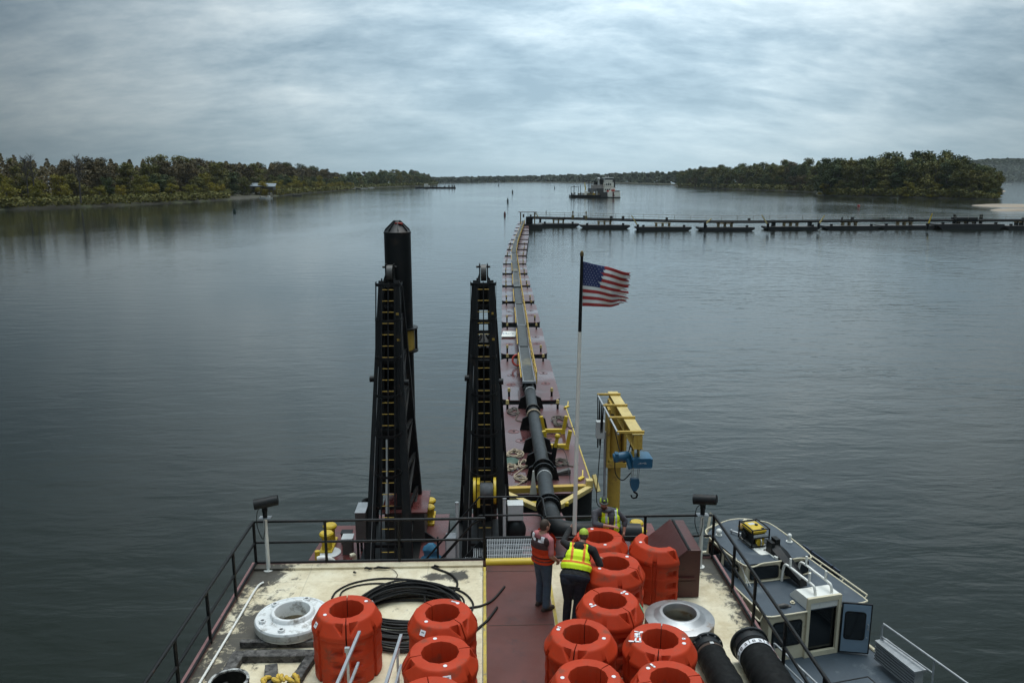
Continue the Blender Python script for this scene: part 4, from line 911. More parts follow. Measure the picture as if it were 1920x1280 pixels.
m_ = MB(); m_.tube(spline([V(cx, 19, zb - 1.56), V(cx, 19, zb - 1.62), V(cx + 0.075, 19, zb - 1.68), V(cx + 0.055, 19, zb - 1.77), V(cx - 0.04, 19, zb - 1.78), V(cx - 0.08, 19, zb - 1.70)], 5), [0.026] * 10 + [0.024] * 10 + [0.018] * 5 + [0.01], 8); m_.build('hook', M_black, h)
m_ = MB(); m_.tube(spline([V(cx - 0.5, 19.1, zb - 0.8), V(cx - 0.48, 19.05, zb - 1.15), V(cx - 0.3, 19, zb - 1.3), V(cx - 0.1, 19, zb - 1.1)], 6), 0.014, 6); m_.build('power_cable', M_cable, h)

# ------------------------------------------------------------------ floating pipeline: pontoons
rows = [(925, 758), (750, 672), (664, 613.5), (604.5, 569.5), (564.5, 538.5), (535, 515.5), (512, 496.5), (494, 481.5), (479, 469.2), (467, 458.6), (456.6, 450), (448.4, 441), (439.4, 433.8), (432.4, 427.6), (426.4, 421), (419.6, 416)]
lx = {925: 936, 758: 938, 564: 941}
def left_right(py):
    ys = [410, 415, 420, 427, 433, 440, 449, 457.5, 468, 480, 495, 513.7, 536.6, 566.6, 604, 664, 752, 925]
    L_ = [974, 972, 970, 965.5, 964, 962.6, 956.5, 953, 950, 945.5, 942.7, 941.7, 941, 940.8, 940.5, 939, 938.5, 937]
    R_ = [991.5, 991.6, 991.6, 991.6, 991.6, 991.2, 990.8, 989, 987.5, 986.3, 986.7, 989.6, 995.6, 1003.5, 1013.5, 1027, 1053, 1121]
    return np.interp(py, ys, L_), np.interp(py, ys, R_)
axis_pts = []
M_hull = mat('black_pontoon_hull', (0.013, 0.013, 0.014), 0.55, var=0.3)
def pontoon(i, py0, py1):
    a = [Vector(at(x, py0, Z_PONT)) for x in left_right(py0)]; b = [Vector(at(x, py1, Z_PONT)) for x in left_right(py1)]
    nc, fc = (a[0] + a[1]) / 2, (b[0] + b[1]) / 2
    w = max(2.7, min(3.4, ((a[1] - a[0]).length + (b[1] - b[0]).length) / 2)); 
    d = (fc - nc); L_ = d.length; rz = atan2(d.y, d.x) - pi / 2; c = (nc + fc) / 2
    names = ['nearest', 'second', 'third', 'fourth', 'fifth', 'sixth', 'seventh', 'eighth', 'ninth', 'tenth', 'eleventh', 'twelfth', 'thirteenth', 'fourteenth', 'fifteenth', 'sixteenth']
    ex = {0: ', littered with ropes', 1: ', with the red lifebuoy', 2: ', with the white board', 5: ', with mud on its deck'}.get(i, '')
    t = thing('pontoon', 'maroon pontoon under the pipeline, %s to the barge%s' % (names[i], ex), 'pontoon', (c.x, c.y, Z_WATER), 'maroon pontoons carrying the pipeline', rz)
    hw, hl, r = w / 2, L_ / 2, 0.55
    def outline(ins):
        P = []
        for sx, sy, a0 in ((1, 1, 0), (-1, 1, 90), (-1, -1, 180), (1, -1, 270)):
            for k in range(6): A = radians(a0 + 18 * k); P.append((sx * (hw - r) + (r - ins) * cos(A), sy * (hl - r) + (r - ins) * sin(A)))
        return P
    H_ = Z_PONT - Z_WATER
    m_ = MB(); m_.prism(outline(0.03), -0.6, H_ - 0.06); m_.build('hull', M_hull, t, local=True, smooth=30)
    m_ = MB(); m_.prism(outline(0), H_ - 0.06, H_); m_.build('deck', M_maroonp, t, local=True, smooth=30)
    for sx in (-1, 1):
        for sy in (-1, 1):
            if i == 0 and sy < 0: continue
            if i > 9: continue
            m_ = MB(); m_.cyl((sx * (hw - 0.42), sy * (hl - 0.75), H_), (sx * (hw - 0.42), sy * (hl - 0.75), H_ + 0.26), 0.055, n=10); cb = m_.build('cleat_post', M_black, t, local=True)
            m_ = MB(); m_.cyl((sx * (hw - 0.42), sy * (hl - 0.75), H_ + 0.26), (sx * (hw - 0.42), sy * (hl - 0.75), H_ + 0.44), 0.085, 0.065, n=10); m_.build('cleat_cap', M_yellowpale, cb, local=True)
    if i < 4:
        for sx, sy in ((-0.6, 0.1), (0.62, 0.2), (-0.62, -0.35), (0.62, -0.3)) if i else ((-0.62, 0.25), (0.45, 0.22), (-0.45, 0.03), (0.32, 0.05)):
            m_ = MB(); m_.lathe([(0.26, 0), (0.26, 0.012), (0.22, 0.012), (0.22, 0.004), (0.05, 0.004), (0.05, 0.014), (0, 0.014)], c=(sx * hw, sy * hl, H_), n=24); mh = m_.build('manhole_ring', M_maroon, t, local=True)
            m_ = MB(); m_.cyl((sx * hw, sy * hl, H_ + 0.006), (sx * hw, sy * hl, H_ + 0.02), 0.06, n=10); m_.build('manhole_plug', M_black, mh, local=True)
    if i == 0:
        m_ = MB(); m_.box((hw - 0.005, 0, H_ + 0.004), (0.05, L_ - 1.2, 0.03)); m_.build('edge_stripe', M_yline, t, local=True, smooth=0)
    return t, c, rz, w, L_
PON = [pontoon(i, *r) for i, r in enumerate(rows)]

# ------------------------------------------------------------------ discharge pipe, saddles, walkway over it
ZP = Z_PONT + 0.62
pipe_px = [(991, 716), (994, 735), (1001, 780), (1008, 820), (1015, 855), (1021, 895)]
pp = [at(x, y, ZP) for x, y in pipe_px] + [at(1027, 940, -1.75), at(1033, 965, -1.6)]
t = thing('discharge_pipe', 'black discharge pipe running from the dredge out along the pontoons', 'pipe', (pp[-1].x, pp[-1].y, Z_PONT))
p_e = pp[-1]; crv = spline(pp, 5)
elbow = [p_e, p_e + V(0.02, -0.5, 0.02), p_e + V(0.12, -0.95, 0.02), p_e + V(0.5, -1.15, 0.02), p_e + V(1.2, -1.15, 0.02)]
m_ = MB(); m_.tube(crv, 0.255, 28); m_.build('straight_pipe', M_hdpe, t)
m_ = MB(); m_.tube(spline(elbow, 6), 0.27, 28); m_.build('elbow', M_black, t)
m_ = MB(); m_.tube([elbow[-1], V(4.3, elbow[-1].y + 0.1, -1.7)], 0.25, 28); m_.build('cross_pipe', M_hdpe, t)
def flange_on(p, d, r=0.37, w=0.07, bolts=16, name='flange', m=None):
    d = Vector(d).normalized(); m_ = MB(); m_.cyl(Vector(p) - d * w, Vector(p) + d * w, r, n=32); o = m_.build(name, m or M_black, t)
    x = d.cross(V(0, 0, 1)).normalized(); y = x.cross(d); m_ = MB()
    for k in range(bolts): A = 2 * pi * k / bolts; q = Vector(p) + (x * cos(A) + y * sin(A)) * r * 0.88; m_.cyl(q - d * (w + 0.03), q + d * (w + 0.03), 0.022, n=6)
    m_.build('flange_bolts', M_black, o)
def along(py):
    best = min(range(len(crv) - 1), key=lambda k: abs(proj(crv[k])[1] - py)); return crv[best], (crv[best] - crv[best + 1]).normalized()
for py, r in ((727, 0.36), (768, 0.33), (876, 0.40), (884, 0.38), (947, 0.38), (952, 0.36)): p, d = along(py); flange_on(p, d, r, 0.05)
flange_on(elbow[-1], (1, 0, 0), 0.38)
for py in (733, 893, 941):
    p, d = along(py); m_ = MB(); m_.cyl(p - d * 0.035, p + d * 0.035, 0.272, n=32); m_.build('worn_band', M_lgrey, t)
for py in (768, 772, 776):
    p, d = along(py); m_ = MB()
    for k in range(3): m_.tube([p + d * (0.05 * k) + (d.cross(V(0, 0, 1)).normalized() * cos(A) + V(0, 0, 1) * sin(A)) * 0.30 for A in [2 * pi * j / 20 for j in range(20)]], 0.028, 6, closed=True)
    m_.build('rope_lashing', M_rope, t)
for py in (741, 778, 822, 845, 872):
    p, d = along(py); x = d.cross(V(0, 0, 1)).normalized()
    for s in (-1, 1): m_ = MB(); m_.add([p + x * s * q + d * e + V(0, 0, z) for e in (-0.05, 0.05) for q, z in ((0.2, 0.05), (0.5, -0.1), (0.62, -0.62), (0.2, -0.62))], [(0, 1, 2, 3), (7, 6, 5, 4), (0, 4, 5, 1), (1, 5, 6, 2), (2, 6, 7, 3), (3, 7, 4, 0)]); m_.build('pipe_saddle', M_black, t, smooth=0)
for py, l in ((810, 'far'), (839, 'near')):
    p = at(1038 if l == 'far' else 1044, py + 2, Z_PONT)
    k = thing('pipe_cradle', 'yellow U-shaped pipe cradle on the nearest pontoon, the %s one' % ('farther' if l == 'far' else 'nearer'), 'cradle', (p.x, p.y, Z_PONT), 'yellow pipe cradles')
    m_ = MB(); m_.box((p.x, p.y, Z_PONT + 0.12), (1.0, 0.16, 0.16)); m_.build('cross_bar', M_yellow, k, smooth=0, bevel=0.01)
    for s in (-1, 1): m_ = MB(); m_.beam((p.x + s * 0.42, p.y, Z_PONT + 0.06), (p.x + s * 0.55, p.y, Z_PONT + 0.78), 0.15, 0.15, up=(0, 1, 0)); m_.build('upright', M_yellow, k, smooth=0, bevel=0.01)
    m_ = MB()
    for s in (-1, 1): m_.box((p.x + s * 0.4, p.y, Z_PONT + 0.02), (0.2, 0.24, 0.04))
    m_.build('foot', M_yellow, k, smooth=0)
# covered walkway on the pipe
wk = [(992, 716, 9), (982, 650, 7.2), (978, 610, 6.6), (973, 570, 6.0), (969, 536, 5.4), (967, 510, 5.0), (964.5, 490, 4.2), (963.2, 474, 3.6), (966, 458, 3.2), (970, 446, 2.8), (974, 435, 2.5), (978, 425, 2.2), (981.5, 414, 1.8)]
ZWK = Z_PONT + 1.05
t = thing('pipeline_walkway', 'grey grated walkway with a yellow handrail running along the pontoons', 'walkway', (1.3, 40, Z_PONT))
ctr = [at(x, y, ZWK) for x, y, h in wk]; 
for k in range(len(ctr) - 1):
    a, b = ctr[k], ctr[k + 1]; x = (b - a).cross(V(0, 0, 1)).normalized(); dz = 0.03 * (k % 2)
    m_ = MB(); ns_ = 13
    for j in range(ns_):
        o_ = x * (-0.26 + 0.52 * (j + 0.5) / ns_); m_.beam(a + o_ + V(0, 0, dz), b + o_ + V(0, 0, dz), 0.027, 0.03)
    m_.add([a + x * -.26 + V(0, 0, dz - 0.03), a + x * .26 + V(0, 0, dz - 0.03), b + x * .26 + V(0, 0, dz - 0.03), b + x * -.26 + V(0, 0, dz - 0.03)], [(0, 1, 2, 3)])
    m_.build('grating', M_grate, t, smooth=0)
    m_ = MB()
    for s in (-1, 1): m_.beam(a + x * s * 0.285, b + x * s * 0.285, 0.04, 0.12)
    m_.beam(a + x * 0.33, a - x * 0.33, 0.12, 0.1)
    m_.build('side_channel', M_black if k % 2 else M_grey, t, smooth=0)
    m_ = MB(); pa, pb = a + V(0, 0, -0.45), b + V(0, 0, -0.45); m_.tube([pa, pb], 0.26, 16); m_.build('pipe_run', M_black, t)
m_ = MB(); m_.box(ctr[4] + V(0, -1.0, 0.1), (0.66, 1.2, 0.16)); m_.build('step_box', M_grate, t, smooth=0)
rail = []
for k in range(len(ctr) - 1):
    x = (ctr[k + 1] - ctr[k]).cross(V(0, 0, 1)).normalized(); rail.append(ctr[k] + x * 0.38)
rail.append(ctr[-1] + x * 0.38)
m_ = MB()
for h, q in ((0.5, 0.055), (0.25, 0.04), (0.02, 0.05)): m_.tube([p + V(0, 0, h) for p in rail], q * 0.5, 6)
m_.build('hand_rail', M_yellowold, t)
for k in range(len(rail) - 1):
    n_ = max(2, int((rail[k + 1] - rail[k]).length / 1.6))
    for j in range(n_): p = rail[k].lerp(rail[k + 1], j / n_); m_ = MB(); m_.cyl(p + V(0, 0, -0.1), p + V(0, 0, 0.52), 0.025, n=6); m_.build('rail_post', M_yellowold, t)
for k in range(len(ctr) - 1):
    x = (ctr[k + 1] - ctr[k]).cross(V(0, 0, 1)).normalized(); a, b = ctr[k] - x * 0.37, ctr[k + 1] - x * 0.37
    m_ = MB(); m_.tube([a.lerp(b, 0.1) + V(0, 0, 0.02), a.lerp(b, 0.75) + V(0, 0, 0.1)], 0.035, 6); m_.build('kick_rail', M_yellowold, t)
# lifebuoy, board, ropes, yellow spreader on the pontoons
p = at(970.5, 688, Z_PONT)
t = thing('lifebuoy', 'red lifebuoy hanging on a yellow stanchion beside the walkway', 'lifebuoy', (p.x, p.y, Z_PONT))
m_ = MB(); m_.tube([p + V(0.30 * cos(a), 0.12 * sin(a), 0.42 + 0.30 * sin(a)) for a in [2 * pi * i / 28 for i in range(28)]], 0.062, 10, closed=True); m_.build('ring', M_red, t)
m_ = MB(); m_.cyl(p + V(-0.02, 0.0, 0), p + V(0.03, 0.0, 0.85), 0.03, n=8); m_.build('stanchion', M_yellowold, t)
p0, p1, p2, p3 = (at(x, y, Z_PONT + 0.05) for x, y in ((940, 632.2), (966.2, 632.2), (968, 622.2), (943.4, 622.2)))
t = thing('sign_board', 'white lettered sign board lying flat on a pontoon', 'sign', tuple((p0 + p2) / 2))
m_ = MB(); m_.add([q + V(0, 0, dz) for dz in (0, 0.06) for q in (p0, p1, p2, p3)], [(3, 2, 1, 0), (4, 5, 6, 7), (0, 1, 5, 4), (1, 2, 6, 5), (2, 3, 7, 6), (3, 0, 4, 7)]); m_.build('board', M_white, t, smooth=0)
T = Matrix.Translation((p0 + p1 + p2 + p3) / 4 + V(0.10, 0.1, 0.064)); text_mesh('lettering', 'urk', 0.42, T @ Matrix.Diagonal((1, 2.2, 1, 1)), M_grey, t)
T = Matrix.Translation((p0 + p1 + p2 + p3) / 4 + V(-0.30, 0.1, 0.064)); text_mesh('emblem', 'D', 0.46, T @ Matrix.Diagonal((1, 2.2, 1, 1)), mat('blue_grey_ink', (0.16, 0.24, 0.34), 0.6), t)
def rope_heap(px, py, w, d, loops, label, m, seed, tail=None):
    r_ = random.Random(seed); c = at(px, py, Z_PONT); P = []
    for k in range(loops * 7):
        a = 2 * pi * k / 7 + r_.uniform(-.4, .4); q = r_.uniform(0.45, 1.0); P.append(c + V(w * q * cos(a) + r_.uniform(-.1, .1) * w, d * q * sin(a), 0.03 + 0.09 * r_.random() * min(1, k / 10)))
    if tail: P += [at(x, y, Z_PONT + 0.02) for x, y in tail]
    m_ = MB(); m_.tube(spline(P, 5), 0.027, 6); tag(m_.build('rope_heap', m), label, 'rope', 'ropes lying on the nearest pontoon')
rope_heap(963, 773, 0.30, 0.75, 3, 'loose brown rope at the far left of the nearest pontoon', M_ropedark, 1, [(967, 786), (978, 790), (990, 790)])
rope_heap(1050, 792, 0.42, 0.9, 5, 'dark rope heap beyond the yellow cradles', M_ropedark, 2, [(1062, 797), (1070, 802), (1076, 800)])
rope_heap(964, 853, 0.36, 0.5, 5, 'tan rope heap left of the pipe, level with the cradles', M_rope, 3)
rope_heap(958, 878, 0.28, 0.4, 5, 'pale rope heap beside the green tarp', M_rope, 4)
rope_heap(982, 873, 0.24, 0.42, 3, 'tan rope loops just left of the pipe flange', M_rope, 5, [(978, 880), (965, 890), (966, 897), (975, 900), (984, 893)])
rope_heap(978, 899, 0.30, 0.3, 3, 'pale rope loops nearest to the yellow spreader bar', M_rope, 6, [(975, 906), (968, 910), (950, 913)])
rope_heap(1053, 869, 0.32, 0.45, 4, 'brown rope heap right of the pipe below the cradles', M_ropedark, 7, [(1068, 873), (1075, 874)])
p = at(956, 867, Z_PONT); m_ = MB(); m_.ball(p + V(0, 0, 0.05), (0.4, 0.35, 0.12), 14); tag(m_.build('green_tarp', M_green), 'folded green tarp at the left edge of the nearest pontoon', 'tarp')
for px, py, l in ((1090, 898, 'small yellow angle bracket lying on the nearest pontoon'), (1063, 764, 'yellow cleat at the far right corner of the nearest pontoon')):
    p = at(px, py, Z_PONT); m_ = MB(); m_.beam(p + V(-0.12, -0.15, 0.04), p + V(0.08, 0.1, 0.05), 0.14, 0.07); m_.beam(p + V(0.05, 0.06, 0.06), p + V(0.09, 0.35, 0.22), 0.05, 0.05); tag(m_.build('deck_bracket', M_yellow, smooth=0, bevel=0.008), l, 'bracket')
t = thing('spreader_frame', 'yellow towing frame on the near end of the nearest pontoon', 'frame', (2.4, 26.2, Z_PONT))
A_, B_ = at(936, 919, Z_PONT + 0.3), at(1104, 913, Z_PONT + 0.3); C_ = at(1024, 958, -2.55)
m_ = MB(); m_.beam(A_, B_, 0.22, 0.2); m_.build('cross_beam', M_yellowold, t, smooth=0, bevel=0.01)
m_ = MB(); m_.beam(B_ + V(0, -0.1, 0), at(1040, 953, -2.5), 0.2, 0.16); m_.beam(at(938, 921, Z_PONT + .3), at(1008, 952, -2.5), 0.2, 0.16); m_.build('diagonal_beam', M_yellowpale, t, smooth=0, bevel=0.01)
m_ = MB(); m_.beam(at(985, 944, -2.52), at(1066, 944, -2.52), 0.16, 0.12); m_.build('tie_beam', M_yellow, t, smooth=0, bevel=0.01)
m_ = MB(); m_.box(B_ + V(0.02, 0.05, 0.12), (0.24, 0.25, 0.3)); m_.beam(B_ + V(0.35, 0.05, -0.2), B_ + V(0.22, 0.4, 0.3), 0.14, 0.12); m_.build('corner_bracket', M_yellowpale, t, smooth=0, bevel=0.01)
t = thing('valve_post', 'yellow and black valve lever standing beside the pipe', 'valve', tuple(at(1034, 880, Z_PONT)))
p = at(1034, 878, Z_PONT); m_ = MB(); m_.beam(p, p + V(0.16, 0.1, 0.95), 0.13, 0.13); m_.build('stand', M_black, t, smooth=0); m_ = MB(); m_.beam(p + V(0.14, 0.05, 0.85), p + V(0.22, 0.05, 1.25), 0.12, 0.12); m_.ball(p + V(0.22, 0.05, 1.28), 0.11, 10); m_.build('lever_head', M_yellow, t)
m_ = MB(); m_.tube(spline([p + V(0.2, 0, 0.9), p + V(0.5, -0.2, 0.7), p + V(0.55, -1.2, 0.2), p + V(0.5, -2.6, 0.1), p + V(0.6, -3.4, -0.2)], 6), 0.012, 5); m_.build('trailing_wire', M_cable, t)
p = at(1064, 889, Z_PONT); m_ = MB(); m_.tube([p + V(-0.5, -0.1, 0.06), p + V(-0.1, 0, 0.12), p + V(0.1, 0.02, 0.14)], [0.06, 0.11, 0.13], 9); tag(m_.build('rag_bundle', M_dkgrey), 'dark rag bundle lying right of the pipe on the nearest pontoon', 'rag')
p = at(1013, 925, -2.4); t = thing('white_tarp', 'scrap of white cloth hanging beside the pipe at the towing frame', 'cloth', tuple(p)); m_ = MB()
m_.loft([[V(1.62 + dx, 25.6 + dy, z) for dx, dy in ((-w, -0.02), (w, 0), (w * .8, 0.03), (-w * .7, 0.02))] for w, z in ((0.03, -1.7), (0.07, -2.1), (0.13, -2.55))]); m_.build('cloth', M_white, t)

# ------------------------------------------------------------------ flag and pole held by the man in the lime vest
pb, pt = V(1.715, 14.38, 1.24), aty(1091, 480, 14.42)
t = thing('flag_pole', 'white flag pole with a black upper half, held upright above the floats', 'flag pole', tuple(pb))
sp_ = pb.lerp(pt, (5.24 - pb.z) / (pt.z - pb.z))
m_ = MB(); m_.cyl(pb, sp_, 0.042, 0.034, 16); m_.build('lower_pole', M_white, t)
m_ = MB(); m_.cyl(sp_, pt, 0.033, 0.027, 16); m_.build('upper_pole', M_black, t)
m_ = MB(); m_.lathe([(0.0, -0.01), (0.035, 0), (0.035, 0.05), (0.018, 0.09), (0, 0.1)], c=pt, n=14); m_.build('finial', mat('tarnished_brass', (0.12, 0.08, 0.03), 0.5, metal=0.5), t)
m_ = MB(); m_.cyl(pb.lerp(pt, 0.83), pb.lerp(pt, 0.834), 0.03, n=12); m_.build('pole_clip', M_galv, t)
M_fb = mat('faded_flag_blue', (0.022, 0.034, 0.115), 0.8, var=0.12); M_fr = mat('faded_flag_red', (0.30, 0.028, 0.028), 0.8, var=0.12); M_fw = mat('flag_white', (0.60, 0.61, 0.60), 0.8, var=0.06)
t = thing('flag', 'tattered stars and stripes flag flying from the pole', 'flag', tuple(pt))
# cloth outline traced in (photo px) on the pole's plane: each stripe boundary, hoist to fly
def fp(px, py, k=0.0): p = aty(px, py, 14.42); return p + V(0, k, 0)
NU, NV = 40, 52
def fl(u, v):                                       # u along the fly, v down the hoist
    tx = np.interp(u, [0, .25, .45, .7, 1], [1093.6, 1115, 1137, 1163, 1189]); ty = np.interp(u, [0, .25, .45, .7, 1], [490, 495.5, 500, 507, 513])
    bx = np.interp(u, [0, .3, .6, .8, 1], [1092.0, 1118, 1145, 1162, 1178]); by = np.interp(u, [0, .3, .6, .8, 1], [574, 574, 575, 574, 573])
    sag = 10 * u ** 2 * sin(pi * v) * (0.4 + v) + 1.6 * sin(9 * u + 3 * v) * u
    x = tx + (bx - tx) * v; y = ty + (by - ty) * v + sag * 0.8
    k = 0.10 * sin(7.5 * u + 2.4 * v) * (0.15 + u) + 0.05 * sin(15 * u - 5 * v) * u
    return fp(x, y, k)
fly_end = lambda v: 1 - 0.10 * max(0, v - 0.87) / 0.13 * 1.6 - 0.05 * abs(sin(v * 41)) - 0.035 * abs(sin(v * 17 + 1)) - (0.10 if 0.16 < v % 0.23 < 0.19 else 0)
m_ = MB(); idx = {}
for j in range(NV + 1):
    for i in range(NU + 1): v = j / NV; u = i / NU * fly_end(v); m_.v.append(fl(u, v))
for j in range(NV):
    for i in range(NU):
        v = (j + 0.5) / NV; u = (i + 0.5) / NU; stripe = int(v * 13)
        mi = 0 if (u < 0.455 - 0.17 * v and v < 7 / 13) else (1 if stripe % 2 == 0 else 2)
        if u > 0.80 and stripe in (6, 8, 11) and (j % 4 == 0) : continue
        m_.f.append((j * (NU + 1) + i, j * (NU + 1) + i + 1, (j + 1) * (NU + 1) + i + 1, (j + 1) * (NU + 1) + i)); m_.m.append(mi)
o = m_.build('cloth', [M_fb, M_fr, M_fw], t, smooth=80, recalc=False)
sol = o.modifiers.new('thickness', 'SOLIDIFY'); sol.thickness = 0.003
for mt in (M_fb, M_fr, M_fw):
    tn = mt.node_tree; b_ = tn.nodes['Principled BSDF']
m_ = MB(); st_n = 0
for rr in range(9):
    for cc in range(6 if rr % 2 == 0 else 5):
        u = (0.032 + (cc + (0 if rr % 2 == 0 else 0.5)) * 0.068) * (1 - 0.35 * (0.04 + rr * 0.0575)); v = (0.04 + rr * 0.0575)
        c_ = fl(u, v); ex = (fl(u + 0.01, v) - c_).normalized(); ey = (fl(u, v - 0.01) - c_).normalized(); nn = ex.cross(ey).normalized(); nn = nn if nn.y < 0 else -nn
        ring = [c_ + nn * 0.006 + (ex * sin(2 * pi * k / 10) + ey * cos(2 * pi * k / 10)) * (0.014 if k % 2 == 0 else 0.0065) for k in range(10)]
        m_.add(ring, [tuple(range(10))])
m_.build('stars', mat('faded_star_white', (0.22, 0.24, 0.32), 0.8), t, smooth=0)
o['label'] = 'red and white striped cloth with a blue canton, torn along the fly'
# ------------------------------------------------------------------ grey-roofed workboat moored on the starboard side
BO, BA, BS = V(7.81, 16.90, -0.56), radians(13), 1.07
boat = thing('work_boat', 'cream workboat with blue-grey roofs moored along the starboard side', 'workboat', tuple(BO), None, BA)
boat.scale = (BS, BS, BS)
ZD, ZA, ZF = -2.40, -1.30, -0.80
def B(name, m_, m, **k): return m_.build(name, m, k.pop('parent', boat), local=True, **k)
hullp = [(-1.38, -3.8), (1.38, -3.8), (1.40, 0.5), (1.30, 3.4), (0.85, 4.5), (0.2, 5.1), (-0.2, 5.1), (-0.85, 4.5), (-1.30, 3.4), (-1.40, 0.5)]
m_ = MB(); m_.loft([[V(x * s, y * s2 + (0 if y < 0 else 0), z) for x, y in hullp] for s, s2, z in ((0.86, 0.93, -3.6), (0.95, 0.98, -2.85), (1, 1, -2.46))]); B('hull', m_, M_navy, smooth=30)
m_ = MB(); m_.prism([(x * 0.985, y * 0.99) for x, y in hullp], -2.46, ZD); B('deck', m_, M_boatdeck, smooth=0)
m_ = MB(); m_.tube([V(x, y, ZD + 0.02) for x, y in hullp], 0.045, 8, closed=True); B('gunwale_trim', m_, M_cream)
# aft cabin walls with a real doorway hole
wl_, wr_ = -1.21, 1.21
m_ = MB()
m_.box(((wl_ - 0.24) / 2, 0.02, (ZD + ZA) / 2), (-0.24 - wl_, 0.05, ZA - ZD)); m_.box(((wr_ + 0.52) / 2, 0.02, (ZD + ZA) / 2), (wr_ - 0.52, 0.05, ZA - ZD))
for s in (-1, 1): m_.add([V(s * 1.21, 0.0, ZD), V(s * 1.21, 2.6, ZD), V(s * 1.18, 2.6, ZA), V(s * 1.21, 0.0, ZA), V(s * 1.16, 0.0, ZD), V(s * 1.16, 2.6, ZD), V(s * 1.13, 2.6, ZA), V(s * 1.16, 0.0, ZA)], [(0, 1, 2, 3), (7, 6, 5, 4), (0, 4, 5, 1), (1, 5, 6, 2), (2, 6, 7, 3), (3, 7, 4, 0)])
B('cabin_wall', m_, M_cream, smooth=0)
m_ = MB()                                            # cabin inside, its shade put into a near-black colour, with bulkhead and seats
m_.box((0.14, 1.6, (ZD + ZA) / 2), (2.0, 0.03, 0.9)); m_.box((-0.5, 0.9, ZD + 0.25), (0.5, 1.2, 0.5)); m_.box((0.14, 0.8, ZD + 0.015), (1.9, 1.5, 0.02)); m_.box((0.3, 1.1, ZD + 0.6), (0.4, 0.06, 0.5))
B('cabin_interior', m_, M_dark, smooth=0)
arp = [(-1.24, -0.02), (-1.27, 0.1), (-1.22, 2.9), (1.22, 2.9), (1.27, 0.1), (1.24, -0.02), (0.54, -0.04), (0.54, 0.0), (-0.26, 0.0), (-0.26, -0.04)]
m_ = MB(); m_.prism(arp, ZA, ZA + 0.04); B('aft_roof', m_, M_boatdeck, smooth=0)
m_ = MB(); m_.tube(spline([V(-0.26, -0.05, ZA + 0.03), V(-0.9, -0.05, ZA + 0.03), V(-1.22, -0.03, ZA + 0.03), V(-1.29, 0.12, ZA + 0.03), V(-1.28, 1.0, ZA + 0.03), V(-1.24, 2.9, ZA + 0.03)], 6), 0.02, 8)
m_.tube(spline([V(0.54, -0.05, ZA + 0.03), V(0.9, -0.05, ZA + 0.03), V(1.22, -0.03, ZA + 0.03), V(1.29, 0.12, ZA + 0.03), V(1.28, 1.0, ZA + 0.03), V(1.24, 2.9, ZA + 0.03)], 6), 0.02, 8)
m_.tube([V(1.36, 0.1, ZA + 0.1), V(1.35, 1.0, ZA + 0.1), V(1.30, 2.9, ZA + 0.1)], 0.02, 8)
for y in (0.1, 0.9, 1.7, 2.5): m_.cyl((1.29, y, ZA + 0.03), (1.355, y, ZA + 0.1), 0.014, n=6); m_.cyl((-1.29, y, ZA + 0.03), (-1.36, y, ZA - 0.12), 0.014, n=6)
m_.tube([V(-1.37, 0.1, ZA - 0.13), V(-1.33, 2.9, ZA - 0.13)], 0.02, 8)
B('roof_trim', m_, M_cream)
for s, y0, y1 in ((1, 1.15, 2.6), (-1, 1.2, 2.5)):
    m_ = MB(); m_.box((s * 1.42, (y0 + y1) / 2, ZA + 0.06), (0.04, y1 - y0, 0.2)); fb = B('side_board', m_, M_navy, smooth=0, bevel=0.008)
    m_ = MB()
    for y in (y0 + 0.25, y1 - 0.35): m_.box((s * 1.42, y, ZA + 0.02), (0.06, 0.03, 0.3))
    m_.build('strap', M_black, fb, local=True, smooth=0)
# doorway hood
hx0, hx1, hz = -0.29, 0.55, -0.98
m_ = MB(); m_.loft([[V(x, y, z) for x, z in ((hx0, ZA + 0.04), (hx1, ZA + 0.04), (hx1, zt), (hx0, zt))] for y, zt in ((-0.03, hz), (0.42, hz - 0.01), (0.62, ZA + 0.10))]); B('companionway_hood', m_, M_white, smooth=0, bevel=0.012)
m_ = MB()
for x in (hx0 + 0.03, hx1 - 0.03): m_.box((x, -0.035, (ZD + hz) / 2), (0.075, 0.07, hz - ZD))
m_.box(((hx0 + hx1) / 2, -0.033, hz - 0.05), (hx1 - hx0, 0.066, 0.12)); m_.box(((hx0 + hx1) / 2, -0.033, ZD + 0.06), (hx1 - hx0 - .02, 0.066, 0.12)); B('door_frame', m_, M_cream, smooth=0, bevel=0.006)
m_ = MB(); m_.box(((hx0 + hx1) / 2, 0.045, (ZD + hz) / 2 + 0.02), (hx1 - hx0 - 0.14, 0.02, hz - ZD - 0.2)); B('doorway', m_, M_glass, smooth=0)  # dark panel standing in for the unlit cabin seen through the open doorway
